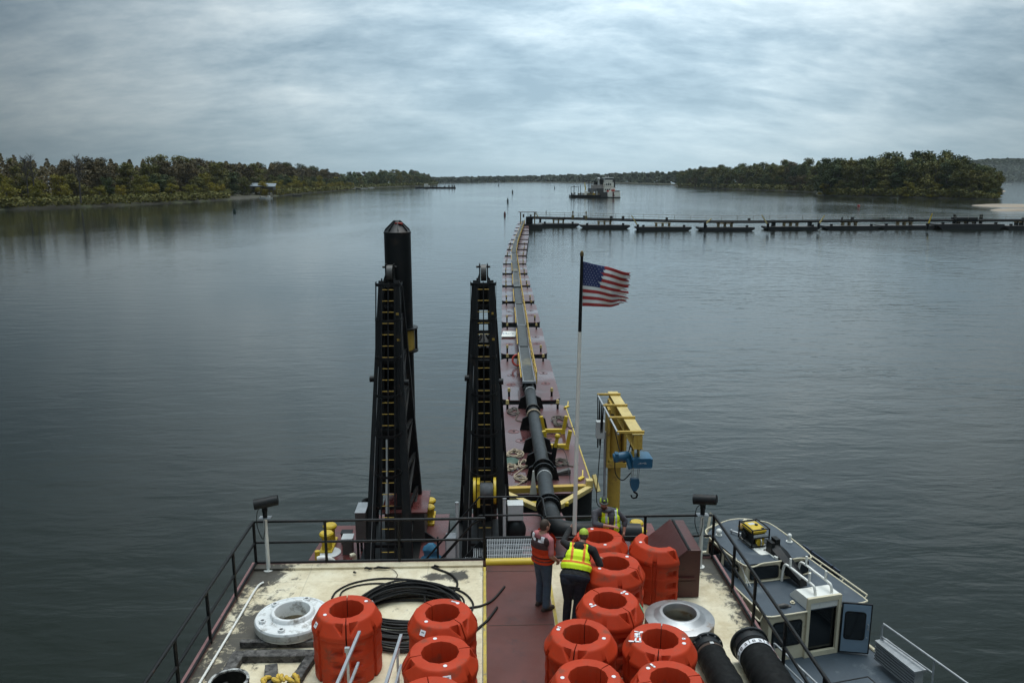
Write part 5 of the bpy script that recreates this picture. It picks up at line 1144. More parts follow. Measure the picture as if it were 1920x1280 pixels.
# open door, hinged on the right jamb
A_ = radians(-24); hp = V(hx1 + 0.02, -0.06, 0); dx = V(cos(A_), sin(A_), 0); nx = V(sin(A_), -cos(A_), 0)
def door_box(u0, u1, z0, z1, d0, d1): return [hp + dx * u + nx * d + V(0, 0, z) for d in (d0, d1) for u, z in ((u0, z0), (u1, z0), (u1, z1), (u0, z1))]
BOXF = [(3, 2, 1, 0), (4, 5, 6, 7), (0, 1, 5, 4), (1, 2, 6, 5), (2, 3, 7, 6), (3, 0, 4, 7)]
m_ = MB(); m_.add(door_box(0, 0.64, ZD + 0.05, ZA + 0.15, 0.0, 0.045), BOXF); m_.add(door_box(0.03, 0.61, ZD + 0.08, ZA + 0.12, 0.045, 0.052), BOXF, 1); door = B('door', m_, [M_black, M_doorblue], smooth=0)
def rrect(u0, u1, z0, z1, r, d):
    P = []
    for cu, cz, a0 in ((u1 - r, z1 - r, 0), (u0 + r, z1 - r, 90), (u0 + r, z0 + r, 180), (u1 - r, z0 + r, 270)):
        for k in range(5): A = radians(a0 + 22.5 * k); P.append((cu + r * cos(A), cz + r * sin(A)))
    return P
def panel(P, f, d0, d1):
    n = len(P); return [f(u, z, d) for d in (d0, d1) for u, z in P], [tuple(range(n))[::-1], tuple(range(n, 2 * n))] + [(i, (i + 1) % n, n + (i + 1) % n, n + i) for i in range(n)]
df = lambda u, z, d: hp + dx * u + nx * d + V(0, 0, z)
m_ = MB(); m_.add(*panel(rrect(0.07, 0.52, -2.02, -1.34, 0.07, 0), df, 0.053, 0.062)); wp = m_.build('window_frame', M_black, door, local=True, smooth=0)
m_ = MB(); m_.add(*panel(rrect(0.10, 0.49, -1.99, -1.37, 0.05, 0), df, 0.0625, 0.066)); m_.build('window_pane', M_glass, wp, local=True, smooth=0)
m_ = MB(); m_.tube([df(0.565, -1.62, 0.05), df(0.57, -1.62, 0.10), df(0.57, -1.74, 0.10), df(0.565, -1.74, 0.05)], 0.012, 6); m_.cyl(df(0.565, -1.95, 0.05), df(0.565, -1.95, 0.075), 0.016, n=8); m_.build('door_handle', M_galv, door, local=True)
# windows
def win(P, f, d=0.0, name='window'):
    m_ = MB(); m_.add(*panel(P, f, d + 0.001, d + 0.014)); w_ = B(name, m_, M_black, smooth=0)
    c_ = (sum(p[0] for p in P) / len(P), sum(p[1] for p in P) / len(P)); Q = [(c_[0] + (u - c_[0]) * 0.9, c_[1] + (z - c_[1]) * 0.9) for u, z in P]
    m_ = MB(); m_.add(*panel(Q, f, d + 0.0145, d + 0.018)); m_.build('window_pane', M_glass, w_, local=True, smooth=0)
win(rrect(-1.12, -0.37, -2.06, -1.45, 0.09, 0), lambda u, z, d: V(u, -0.005 - d, z))
for y0, y1 in ((0.3, 1.1), (1.35, 2.3)):
    win(rrect(y0, y1, -2.05, -1.55, 0.09, 0), lambda u, z, d: V(-1.21 - d, u, z)); win(rrect(y0, y1, -2.05, -1.55, 0.09, 0), lambda u, z, d: V(1.21 + d, u, z))
# wheelhouse
fw = [(-1.0, 1.42), (-0.5, 1.38), (0.0, 1.37), (0.4, 1.39), (0.80, 1.46), (0.88, 3.1), (0.66, 3.5), (0.3, 3.72), (-0.1, 3.72), (-0.55, 3.52), (-1.02, 3.15)]
m_ = MB(); m_.loft([[V(x * s, 1.5 + (y - 1.5) * s2, z) for x, y in fw] for s, s2, z in ((0.99, 1.02, -2.28), (0.99, 1.0, -1.28), (0.93, 0.985, ZF - 0.03))]); B('wheelhouse_wall', m_, M_cream, smooth=0)
m_ = MB(); m_.prism([(x * 1.0, y) for x, y in fw], ZF - 0.03, ZF); B('wheelhouse_roof', m_, M_boatdeck, smooth=0)
m_ = MB(); m_.tube(spline([V(x * 1.01, 1.5 + (y - 1.5) * 1.005, ZF - 0.005) for x, y in fw], 5, closed=True), 0.019, 8, closed=True); m_.tube([V(-1.0, 1.37, ZA + 0.06), V(-0.3, 1.33, ZA + 0.06), V(0.4, 1.34, ZA + 0.06), V(0.82, 1.41, ZA + 0.06)], 0.02, 8); B('wheelhouse_trim', m_, M_cream)
bk = lambda u, z, d: V(u, 1.40 - 0.055 + 0.05 * (u * u) - d + (z + 1.3) * 0.02, z)
for u0, u1 in ((-0.86, -0.12), (0.05, 0.70)): win(rrect(u0, u1, ZA + 0.11, ZF - 0.07, 0.06, 0), bk, 0.008)
for y0, y1 in ((1.65, 2.3), (2.45, 3.05)):
    win(rrect(y0, y1, -1.5, -0.95, 0.06, 0), lambda u, z, d: V(-0.985 - 0.008 - d + (z + 1.28) * -0.0, u, z)); win(rrect(y0, y1, -1.5, -0.95, 0.06, 0), lambda u, z, d: V(0.86 + 0.008 + d, u, z))
# roof rack of white tube with stub posts
for x in (-0.06, 0.36):
    m_ = MB(); m_.tube(spline([V(x, 1.28, ZA + 0.04), V(x, 1.26, -1.0), V(x, 1.2, -0.82), V(x + 0.0, 1.05, -0.78), V(x, 0.6, -0.78), V(x, 0.22, -0.78), V(x + 0.01, 0.10, -0.82), V(x + 0.02, 0.06, -1.0)], 6), 0.03, 10)
    for y in (1.0, 0.28): m_.cyl((x + 0.0, y, -0.80), (x + 0.0, y, -0.56), 0.027, n=10)
    B('roof_rack', m_, M_white)
m_ = MB(); q = [(0.0, 0.05), (0.16, 0.03), (0.17, 0.25), (0.12, 0.32), (0.02, 0.32)]
P0, P1 = V(0.02, 1.72, ZF + 0.08), V(0.20, 0.82, -1.12)
m_.loft([[c_ + V(x * w, y * w * 0.3, (y - 0.1) * w) for x, y in ((-0.5, -0.3), (0.5, -0.3), (0.5, 0.5), (0, 0.75), (-0.5, 0.5))] for c_, w in ((P0, 0.30), (P0.lerp(P1, 0.25), 0.34), (P0.lerp(P1, 0.5), 0.28), (P1, 0.18))])
m_.box((-0.08, 1.78, ZF + 0.16), (0.10, 0.22, 0.30)); m_.box((0.06, 1.80, ZF + 0.20), (0.12, 0.2, 0.34)); m_.cyl(P0.lerp(P1, 0.6) + V(-0.12, 0, 0.05), P0.lerp(P1, 0.6) + V(0.12, 0, 0.05), 0.05, n=10)
B('folded_mast', m_, M_black, smooth=25)
m_ = MB(); m_.box((0.02, 1.66, ZF + 0.012), (0.34, 0.3, 0.03)); m_.box((-0.08, 1.5, ZF + 0.03), (0.12, 0.1, 0.06)); B('mast_foot', m_, M_white, smooth=0, bevel=0.006)
m_ = MB(); m_.prism([(x, y) for x, y in rrect(-0.38, 0.06, 1.72, 2.75, 0.08, 0)], ZF, ZF + 0.02); hm = B('roof_hatch', m_, M_white, smooth=0)
m_ = MB(); m_.box((-0.06, 1.92, ZF + 0.03), (0.22, 0.03, 0.02)); m_.build('hatch_handle', M_black, hm, local=True, smooth=0)
for x, y, r, n_, zz in ((-0.78, 2.98, 0.075, 'radar_dome', 0.10), (0.72, 2.2, 0.055, 'antenna', 0.16)):
    m_ = MB(); m_.lathe([(0.03, 0), (0.05, 0.02), (0.04, zz * .5), (r * 0.8, zz * 0.6), (r, zz), (r * 0.95, zz + r * 0.5), (r * 0.5, zz + r), (0, zz + r * 1.1)], c=(x, y, ZF), n=18); m_.lathe([(0.08, 0), (0.08, 0.02), (0, 0.02)], c=(x, y, ZF), n=14); B(n_, m_, M_white)
m_ = MB(); m_.cyl((0.15, 3.35, ZF), (0.15, 3.35, ZF + 0.08), 0.03, n=8); m_.cyl((0.10, 3.3, ZF + 0.1), (0.22, 3.4, ZF + 0.1), 0.055, n=12); B('search_light', m_, M_cream)
m_ = MB(); m_.cyl((-0.42, 3.0, ZF + 0.07), (-0.24, 2.7, ZF + 0.07), 0.028, n=8); m_.cyl((-0.42, 3.0, ZF), (-0.42, 3.0, ZF + 0.07), 0.015, n=6); m_.ball((-0.42, 3.0, ZF + 0.08), 0.04, 10); B('air_horn', m_, M_galv)
m_ = MB(); m_.ball((0.0, 3.1, ZF + 0.09), (0.16, 0.13, 0.1), 12); tag(B('rope_coil', m_, mat('tan_rope_coil', (0.28, 0.17, 0.05), 0.9, var=0.4, scale=20, bump=0.01, bscale=40)), None)
fp_ = V(-0.62, 3.62, ZF)
m_ = MB(); m_.tube([fp_ + V(-0.16, -0.02, -0.35), fp_ + V(0.02, 0.12, 0.26), fp_ + V(0.26, 0.14, -0.05), ], 0.035, 8); m_.tube([fp_ + V(-0.1, 0, -0.1), fp_ + V(0.26, 0.14, -0.05)], 0.03, 8); B('bow_visor', m_, M_cream)
m_ = MB(); m_.tube([V(-0.83, 0.25, ZA + 0.06), V(-0.72, 0.2, ZA + 0.1), V(-0.62, 0.2, ZA + 0.08)], [0.05, 0.05, 0.03], 10); m_.box((-0.62, 0.22, ZA + 0.05), (0.16, 0.08, 0.03)); B('roof_lamp', m_, M_dkgrey)
m_ = MB(); m_.tube([V(-0.42 + 0.045 * cos(a), 0.32 + 0.045 * sin(a), ZA + 0.06) for a in [2 * pi * i / 12 for i in range(12)]], 0.013, 6, closed=True); m_.cyl((-0.42, 0.32, ZA + 0.04), (-0.42, 0.32, ZA + 0.1), 0.03, n=8); B('deck_eye', m_, M_cream)
m_ = MB(); m_.tube([V(-0.98, 1.62, ZF + 0.02), V(-0.98, 1.25, -1.25)], 0.008, 5); m_.tube([V(-1.02, 1.75, ZF + 0.02), V(-0.92, 1.2, -1.25)], 0.008, 5); B('stay_line', m_, M_white)
# cockpit: slatted seat box and tube rail
m_ = MB(); m_.box((1.16, -1.24, -1.835), (0.30, 1.18, 0.05)); m_.box((1.16, -1.24, -2.07), (0.22, 1.12, 0.42)); bx = B('seat_box', m_, M_galv, smooth=0, bevel=0.006)
m_ = MB()
for k in range(6): m_.box((1.035, -1.24, -2.23 + k * 0.066), (0.03, 1.16, 0.036))
m_.build('slats', M_grey, bx, local=True, smooth=0)
m_ = MB(); m_.box((1.046, -1.24, -2.06), (0.012, 1.12, 0.4)); m_.build('slat_shadow_gap', M_black, bx, local=True, smooth=0)
m_ = MB(); m_.tube(spline([V(1.17, -0.66, -1.8), V(1.17, -0.66, -1.52), V(1.18, -0.70, -1.45), V(1.19, -0.8, -1.44), V(1.25, -2.2, -1.44), V(1.32, -3.7, -1.45)], 5), 0.022, 8); m_.tube([V(1.17, -0.67, -1.74), V(1.25, -2.05, -1.74)], 0.02, 8); m_.cyl((1.25, -2.05, -2.28), (1.25, -2.05, -1.45), 0.02, n=8); m_.cyl((1.17, -0.68, -1.82), (1.17, -0.68, -1.77), 0.04, n=10); B('stern_rail', m_, M_galv)
m_ = MB(); P = [(-0.35, -1.0), (0.62, -1.0), (0.62, -2.6), (-0.35, -2.6)]
for a, b in zip(P, P[1:] + P[:1]): m_.beam(V(*a, ZD + 0.003), V(*b, ZD + 0.003), 0.03, 0.006)
B('engine_hatch_seam', m_, M_black, smooth=0)
m_ = MB(); m_.tube([V(-1.22, -0.3, -1.75), V(-1.25, -2.6, -1.7)], 0.022, 8); m_.tube([V(-1.22, -0.3, -2.0), V(-1.25, -2.6, -1.97)], 0.018, 8)
for y in (-0.3, -1.4, -2.6): m_.cyl((-1.235, y, ZD), (-1.24, y, -1.73), 0.02, n=8)
B('stern_rail', m_, M_galv)
m_ = MB(); m_.tube([V(1.26, 0.02, -2.2), V(1.26, 0.02, -1.5)], 0.016, 6); m_.box((1.28, 0.0, -1.8), (0.05, 0.05, 0.05)); m_.box((1.27, 0, -2.1), (0.04, 0.04, 0.12)); B('door_latch_rail', m_, M_cream, smooth=0)
# generator strapped on the wheelhouse roof
gp = Matrix.Translation(BO) @ Matrix.Rotation(BA, 4, 'Z') @ (V(-0.17, 2.38, ZF + 0.02) * BS)
g = thing('generator', 'yellow and black portable generator on the workboat roof', 'generator', tuple(gp), None, BA)
g.scale = (BS, BS, BS)
G = lambda n, m_, m, **k: m_.build(n, m, k.pop('parent', g), local=True, **k)
m_ = MB()
for s in (-1, 1): m_.tube(spline([V(s * 0.23, -0.3, 0.02), V(s * 0.23, -0.3, 0.40), V(s * 0.23, -0.25, 0.46), V(s * 0.23, 0.25, 0.46), V(s * 0.23, 0.3, 0.40), V(s * 0.23, 0.3, 0.02)], 5), 0.018, 8)
for y, z in ((-0.3, 0.03), (0.3, 0.03), (-0.28, 0.45), (0.28, 0.45), (-0.3, 0.25)): m_.cyl((-0.23, y, z), (0.23, y, z), 0.017, n=8)
for s in (-1, 1): m_.cyl((s * .23, -0.3, 0.03), (s * .23, 0.3, 0.03), 0.017, n=8)
G('tube_frame', m_, M_black)
m_ = MB(); m_.loft([[V(x, y, z) for x, y in rrect(-w, w, -l, l, 0.05, 0)] for w, l, z in ((0.19, 0.25, 0.34), (0.2, 0.265, 0.36), (0.2, 0.265, 0.40), (0.16, 0.22, 0.445))]); tk = G('fuel_tank', m_, M_yellow, smooth=30)
m_ = MB(); m_.cyl((0.05, 0.0, 0.44), (0.05, 0.0, 0.47), 0.04, n=14); m_.box((0.1, -0.2, 0.44), (0.07, 0.05, 0.03)); m_.build('fuel_cap', M_black, tk, local=True)
m_ = MB(); m_.box((-0.02, 0.1, 0.446), (0.16, 0.12, 0.004)); m_.build('label_plate', M_lgrey, tk, local=True, smooth=0)
m_ = MB(); m_.box((0, 0.02, 0.18), (0.36, 0.46, 0.26)); m_.cyl((-0.15, 0.1, 0.16), (-0.24, 0.1, 0.16), 0.1, n=16); G('engine_block', m_, M_black, smooth=0, bevel=0.02)
m_ = MB(); m_.box((0.0, -0.285, 0.295), (0.36, 0.02, 0.06)); G('control_panel', m_, M_lgrey, smooth=0)
m_ = MB(); m_.cyl((0.02, -0.24, 0.14), (0.02, -0.29, 0.14), 0.12, n=20); m_.cyl((0.02, -0.29, 0.14), (0.02, -0.305, 0.14), 0.06, n=16); G('recoil_cover', m_, M_yellow)
m_ = MB(); m_.cyl((0.0, -0.291, 0.14), (0.02, -0.296, 0.14), 0.09, n=16); m_.cyl((0.15, -0.25, 0.15), (0.15, -0.3, 0.15), 0.06, n=12); G('alternator_grille', m_, M_galv)
for x, y, l in ((5.10, 15.6, 'upper'), (5.12, 14.2, 'lower')):
    m_ = MB(); m_.tube([V(x + 0.02, y + 0.33 * cos(a), -2.05 + 0.33 * sin(a)) for a in [2 * pi * i / 24 for i in range(24)]], 0.11, 10, closed=True); tag(m_.build('tyre_fender', M_rubber), 'black tyre fender between barge and workboat, %s one' % ('the farther' if l == 'upper' else 'the nearer'), 'tyre', 'tyre fenders')

# ------------------------------------------------------------------ people
M_skin = mat('skin', (0.40, 0.21, 0.145), 0.5, var=0.08, scale=12); M_skin2 = mat('ruddy_skin', (0.36, 0.165, 0.115), 0.5, var=0.08, scale=12)
M_hair = mat('short_brown_hair', (0.045, 0.028, 0.018), 0.7, var=0.3, scale=40, bump=0.003, bscale=90); M_beard = mat('dark_beard', (0.035, 0.02, 0.014), 0.8, var=0.3, scale=40)
M_pinkshirt = mat('faded_red_tshirt', (0.42, 0.135, 0.14), 0.85, var=0.08, scale=9, bump=0.006, bscale=9)
M_jeans = mat('blue_jeans', (0.055, 0.085, 0.12), 0.85, var=0.22, scale=6, bump=0.008, bscale=8); M_navyj = mat('dark_navy_jeans', (0.006, 0.009, 0.018), 0.85, var=0.25, scale=6, bump=0.008, bscale=8)
M_boot = mat('brown_boots', (0.045, 0.032, 0.025), 0.7, var=0.25); M_hood = mat('black_hoodie', (0.006, 0.006, 0.0065), 0.85, var=0.25, scale=8, bump=0.008, bscale=9)
M_ghood = mat('grey_hoodie', (0.060, 0.058, 0.066), 0.85, var=0.15, scale=8, bump=0.008, bscale=9); M_lime = mat('lime_vest', (0.66, 0.88, 0.015), 0.7, var=0.06, bump=0.005, bscale=10)
M_limecap = mat('lime_cap', (0.38, 0.50, 0.05), 0.75, var=0.1); M_orvest = mat('orange_vest_tape', (0.72, 0.17, 0.02), 0.7); M_silver = mat('silver_reflective_tape', (0.55, 0.57, 0.58), 0.4)
M_ljred = mat('orange_red_life_jacket', (0.52, 0.045, 0.012), 0.8, spec=0.2, var=0.12, bump=0.006, bscale=12); M_ljblack = mat('dark_maroon_jacket_panel', (0.035, 0.014, 0.014), 0.8); M_ljwhite = mat('white_jacket_tape', (0.66, 0.66, 0.68), 0.5)
M_capgrey = mat('charcoal_cap', (0.03, 0.035, 0.033), 0.8); M_eye = mat('eye_white', (0.5, 0.48, 0.45), 0.3); M_lip = mat('lips', (0.24, 0.09, 0.075), 0.5)

def bake(name, m_, mats, parent, voxel, iters=4, fac=0.5, matfn=None, label=None):
    """one continuous surface: union of overlapping closed shapes by voxel remesh, then smoothed"""
    me = bpy.data.meshes.new(name); me.from_pydata(m_.v, [], m_.f)
    bm = bmesh.new(); bm.from_mesh(me); bmesh.ops.recalc_face_normals(bm, faces=bm.faces); bm.to_mesh(me); bm.free()
    tmp = bpy.data.objects.new(name, me); COL.objects.link(tmp)
    r = tmp.modifiers.new('r', 'REMESH'); r.mode = 'VOXEL'; r.voxel_size = voxel
    s = tmp.modifiers.new('s', 'SMOOTH'); s.factor = fac; s.iterations = iters
    dg = bpy.context.evaluated_depsgraph_get(); me2 = bpy.data.meshes.new_from_object(tmp.evaluated_get(dg))
    bpy.data.objects.remove(tmp); bpy.data.meshes.remove(me)
    off = OFF.get(parent, V(0, 0, 0)); me2.materials.clear()
    for x in (mats if isinstance(mats, (list, tuple)) else [mats]): me2.materials.append(x)
    if matfn:
        bm = bmesh.new(); bm.from_mesh(me2); dele = []
        for f in bm.faces:
            q = matfn(f.calc_center_median())
            if q is None: dele.append(f)
            else: f.material_index = q
        bmesh.ops.delete(bm, geom=dele, context='FACES'); bm.to_mesh(me2); bm.free()
    me2.transform(Matrix.Translation(-off)); me2.name = name
    me2.polygons.foreach_set('use_smooth', [True] * len(me2.polygons))
    o = bpy.data.objects.new(name, me2); COL.objects.link(o); o.parent = parent; OFF[o] = off; KIDS.setdefault(parent, []).append(o)
    if label: o['label'] = label
    return o
def frame(origin, right, up):
    right = Vector(right).normalized(); up = Vector(up); up = (up - right * up.dot(right)).normalized(); fw = up.cross(right)
    M = Matrix((right, fw, up)).transposed().to_4x4(); M.translation = origin; return M

def person(label, P, fat=1.0, skin=None, legs_m=None, top_m=None, sleeve=1.0, vest=None, cap=None, beard=False, hair=True):
    """P: world joints. P['pel'], 'neck', 'head', 'face'(dir), 'SL','SR' shoulders, 'EL','ER','WL','WR', 'HL','HR' hips, 'KL','KR','AL','AR' ankles, 'TL','TR' toe dirs, 'hl','hr' hand (dir, palm normal, curl)"""
    skin = skin or M_skin
    pel, neck = P['pel'], P['neck']
    t = thing('person', label, 'person', (pel.x, pel.y, 0))
    right = (P['SR'] - P['SL']).normalized(); TF = frame(pel, right, neck - pel); TI = TF.inverted(); TL_ = (neck - pel).length
    def torso(m_, e=0.0, zlo=-1, skipsh=False):
        m_.ball((0, 0.0, 0.0), (0.165 * fat + e, 0.12 * fat + e, 0.14 + e), 16, M=TF)
        m_.ball((0, 0.01 * fat, 0.17), (0.16 * fat + e, 0.125 * fat + e, 0.20), 16, M=TF)
        m_.ball((0, 0.0, 0.33), (0.18 * (0.6 + 0.4 * fat) + e, 0.13 * (0.5 + .5 * fat) + e, 0.20 + e * .5), 16, M=TF)
        ms = (P['SL'] + P['SR']) / 2
        m_.tube([P['SL'].lerp(ms, 0.12), ms + (neck - ms) * 0.5, P['SR'].lerp(ms, 0.12)], [0.062 + e, 0.085 + e, 0.062 + e], 14, round_ends=True)
    def arm(m_, s, e=0.0, to=2.0):
        S, E, Wr = P['S' + s], P['E' + s], P['W' + s]
        m_.tube([S, S.lerp(E, 0.35), S.lerp(E, min(1, to))], [0.062 + e, 0.056 + e, 0.045 + e], 12, round_ends=True)
        if to > 1: m_.tube([E, E.lerp(Wr, 0.3), E.lerp(Wr, to - 1)], [0.045 + e, 0.044 + e, (0.030 if to > 1.9 else 0.036) + e], 12, round_ends=True)
    def leg(m_, s, e=0.0, to=2.0):
        Hp, K, A = P['H' + s], P['K' + s], P['A' + s]
        m_.tube([Hp, Hp.lerp(K, 0.4), K], [0.098 * (0.5 + 0.5 * fat) + e, 0.08 * (.6 + .4 * fat) + e, 0.06 + e], 14, round_ends=True)
        m_.tube([K, K.lerp(A, 0.3), A], [0.058 + e, 0.060 + e, 0.042 + e * 1.5], 14, round_ends=True)
    H = P['head']; fd = Vector(P['face']).normalized(); upv = Vector(P.get('hup', (0, 0, 1)))
    hr_ = fd.cross(upv).normalized(); HF = frame(H, hr_, upv)       # x right, y face, z up
    # ---- body: one continuous skin surface
    m_ = MB(); torso(m_)
    for s in 'LR': arm(m_, s); leg(m_, s)
    m_.tube([neck - (neck - pel).normalized() * 0.06, neck, H + HF.to_3x3() @ V(0, -0.02, -0.05)], [0.075, 0.062, 0.058], 14)
    m_.ball((0, -0.008, 0.025), (0.077, 0.096, 0.098), 20, M=HF); m_.ball((0, 0.022, -0.045), (0.062, 0.072, 0.075), 18, M=HF)
    m_.ball((0, 0.055, -0.088), (0.034, 0.032, 0.026), 12, M=HF)
    m_.tube([HF @ V(0, 0.088, 0.012), HF @ V(0, 0.108, -0.022)], [0.010, 0.016], 8, round_ends=True)
    m_.tube([HF @ V(-0.045, 0.078, 0.02), HF @ V(0.045, 0.078, 0.02)], 0.014, 8, round_ends=True)
    for s in (-1, 1): m_.ball((s * 0.078, -0.01, -0.008), (0.012, 0.022, 0.034), 10, M=HF)
    for s in 'LR':
        Wr = P['W' + s]; hd, pn, curl = P['h' + s.lower()]; hd = Vector(hd).normalized(); pn = Vector(pn); pn = (pn - hd * pn.dot(hd)).normalized(); sd = hd.cross(pn) * (-1 if s == 'L' else 1)
        m_.tube([Wr, Wr + hd * 0.045, Wr + hd * 0.085], [0.026, 0.030, 0.030], 10, round_ends=True)
        for q in (-1, 1): m_.tube([Wr + hd * 0.02, Wr + hd * 0.085 + sd * q * 0.026], [0.02, 0.017], 8, round_ends=True)
        for k, L_ in enumerate((0.068, 0.078, 0.072, 0.056)):
            b = Wr + hd * 0.088 + sd * (0.030 - 0.020 * k); ang = 0.0; pts = [b]; d = hd.copy()
            for j, fr in enumerate((0.45, 0.32, 0.23)):
                ang += curl * (0.5 if j == 0 else 1.0) * (1 + 0.08 * k); d = hd * cos(ang) + pn * sin(ang); pts.append(pts[-1] + d * L_ * fr)
            m_.tube(pts, [0.0098, 0.0095, 0.0088, 0.0078], 8, round_ends=True)
        b = Wr + hd * 0.03 + sd * 0.026; m_.tube([b, b + sd * 0.030 + hd * 0.022 + pn * 0.012, b + sd * 0.030 + hd * 0.055 + pn * (0.012 + 0.03 * min(curl, 1))], [0.014, 0.011, 0.009], 8, round_ends=True)
    for s in 'LR':                                   # bare feet inside the boots keep the body whole
        A = P['A' + s]; td = Vector(P['T' + s]).normalized(); m_.tube([A, A + V(0, 0, -0.05) + td * 0.05, A + V(0, 0, -0.06) + td * 0.15], [0.04, 0.038, 0.03], 10, round_ends=True)
    bake('body', m_, skin, t, 0.0075, 3)
    for s in (-1, 1):
        m_ = MB(); m_.ball((s * 0.031, 0.083, 0.0), (0.011, 0.008, 0.007), 10, M=HF); ey = m_.build('eye', M_eye, t)
        m_ = MB(); m_.ball((s * 0.031, 0.0895, 0.0), (0.0052, 0.003, 0.0052), 8, M=HF); m_.build('iris', M_ink, ey)
    m_ = MB(); m_.tube([HF @ V(-0.022, 0.088, -0.060), HF @ V(0, 0.096, -0.058), HF @ V(0.022, 0.088, -0.060)], [0.004, 0.007, 0.004], 8, round_ends=True); m_.build('mouth', M_lip, t)
    HI = HF.inverted()
    if hair:
        m_ = MB(); m_.ball((0, -0.014, 0.028), (0.083, 0.099, 0.102), 20, M=HF); m_.ball((0, -0.04, -0.03), (0.072, 0.07, 0.06), 16, M=HF)
        def hf(c):
            q = HI @ c
            return None if (q.y > 0.045 and q.z < 0.085) or (q.z < -0.005 and q.y > -0.01) or q.z < -0.075 else 0
        bake('hair', m_, M_hair, t, 0.008, 2, matfn=hf)
    if beard:
        m_ = MB(); m_.ball((0, 0.03, -0.075), (0.062, 0.066, 0.055), 16, M=HF)
        def bf(c):
            q = HI @ c; return None if q.z > -0.035 or (abs(q.x) < 0.025 and -0.068 < q.z < -0.05 and q.y > 0.06) or q.y < -0.02 else 0
        bake('beard', m_, M_beard, t, 0.007, 2, matfn=bf)
    if cap:
        m_ = MB(); m_.ball((0, -0.01, 0.035), (0.088, 0.107, 0.10), 22, M=HF)
        def cf(c):
            q = HI @ c
            if q.z < 0.02 - 0.12 * min(0, q.y) * 0.5 * 0: return None
            if cap == 'front': return 0 if (abs(q.x) > 0.058 and q.z < 0.11) else 1
            return 1 if q.z > 0.112 and q.y > -0.03 else 0
        co = bake('cap', m_, [M_limecap, M_capgrey], t, 0.008, 2, matfn=cf)
        m_ = MB(); pr = [(0.085 * cos(a), 0.055 + 0.10 * sin(a)) for a in [pi * k / 14 for k in range(15)]]
        m_.add([HF @ V(x, y, 0.035 + dz - 0.25 * max(0, y - 0.07) - 2.0 * x * x) for dz in (0, 0.008) for x, y in pr], [tuple(range(15))[::-1], tuple(range(15, 30))] + [(i, (i + 1) % 15, 15 + (i + 1) % 15, 15 + i) for i in range(15)])
        m_.build('cap_brim', M_capgrey if cap == 'front' else M_limecap, t, smooth=30)
        if cap == 'front':
            m_ = MB(); m_.ball((0.0, 0.088, 0.075), (0.02, 0.012, 0.018), 10, M=HF); m_.build('cap_badge', M_limecap, t)
    # ---- clothes
    m_ = MB(); m_.ball((0, 0, -0.02), (0.17 * fat + 0.014, 0.125 * fat + 0.014, 0.14), 16, M=TF)
    for s in 'LR': leg(m_, s, 0.020)
    def jf(c):
        q = TI @ c; return None if q.z > 0.13 else 0
    bake('jeans', m_, legs_m, t, 0.013, 3, matfn=jf)
    m_ = MB(); torso(m_, 0.018)
    for s in 'LR': arm(m_, s, 0.016, sleeve)
    if top_m is not M_pinkshirt:
        hb_ = (P['SL'] + P['SR']) / 2 + (neck - (P['SL'] + P['SR']) / 2) * 0.6
        m_.tube([hb_ + TF.to_3x3() @ V(0.10 * cos(a), 0.015 + 0.085 * sin(a), 0.02 + 0.02 * sin(a)) for a in [2 * pi * k / 18 for k in range(18)]], 0.036, 8, closed=True)
        m_.ball((0, -0.10, TL_ - (0.07 if cap == 'back' else 0.11)), (0.105, 0.055, 0.085 if cap == 'back' else 0.06), 14, M=TF)
    zc_ = 0.02 if top_m is M_pinkshirt else -0.13
    def tf_(c):
        q = TI @ c
        if (c - neck).length < 0.09 and q.z > TL_ - 0.005 and top_m is M_pinkshirt: return None
        return 0 if q.z > zc_ or abs(q.x) > 0.25 else None
    bake('shirt' if top_m is M_pinkshirt else 'hoodie', m_, top_m, t, 0.012, 3, matfn=tf_)
    if vest:
        m_ = MB(); torso(m_, vest['e']); fn = vest['fn']
        bake(vest['name'], m_, vest['mats'], t, 0.009, 4, matfn=lambda c: fn(TI @ c, TL_))
    for s in 'LR':
        A = P['A' + s]; td = Vector(P['T' + s]).normalized(); sd = V(-td.y, td.x, 0)
        m_ = MB(); m_.tube([A + V(0, 0, 0.05), A + V(0, 0, -0.02), A + V(0, 0, -0.05) + td * 0.03], [0.052, 0.055, 0.052], 12, round_ends=True); zf = A.z - 0.098
        m_.tube([V(A.x, A.y, zf + 0.048) - td * 0.05, V(A.x, A.y, zf + 0.05) + td * 0.05, V(A.x, A.y, zf + 0.042) + td * 0.15], [0.045, 0.05, 0.038], 12, round_ends=True)
        m_.add([V(A.x, A.y, zf + dz) + td * u + sd * v for dz in (0, 0.03) for u, v in ((-0.095, -0.035), (0.08, -0.048), (0.185, -0.025), (0.185, 0.025), (0.08, 0.048), (-0.095, 0.035))], [(5, 4, 3, 2, 1, 0), (6, 7, 8, 9, 10, 11)] + [(i, (i + 1) % 6, 6 + (i + 1) % 6, 6 + i) for i in range(6)])
        bake('boot', m_, M_boot, t, 0.010, 2)
    return t

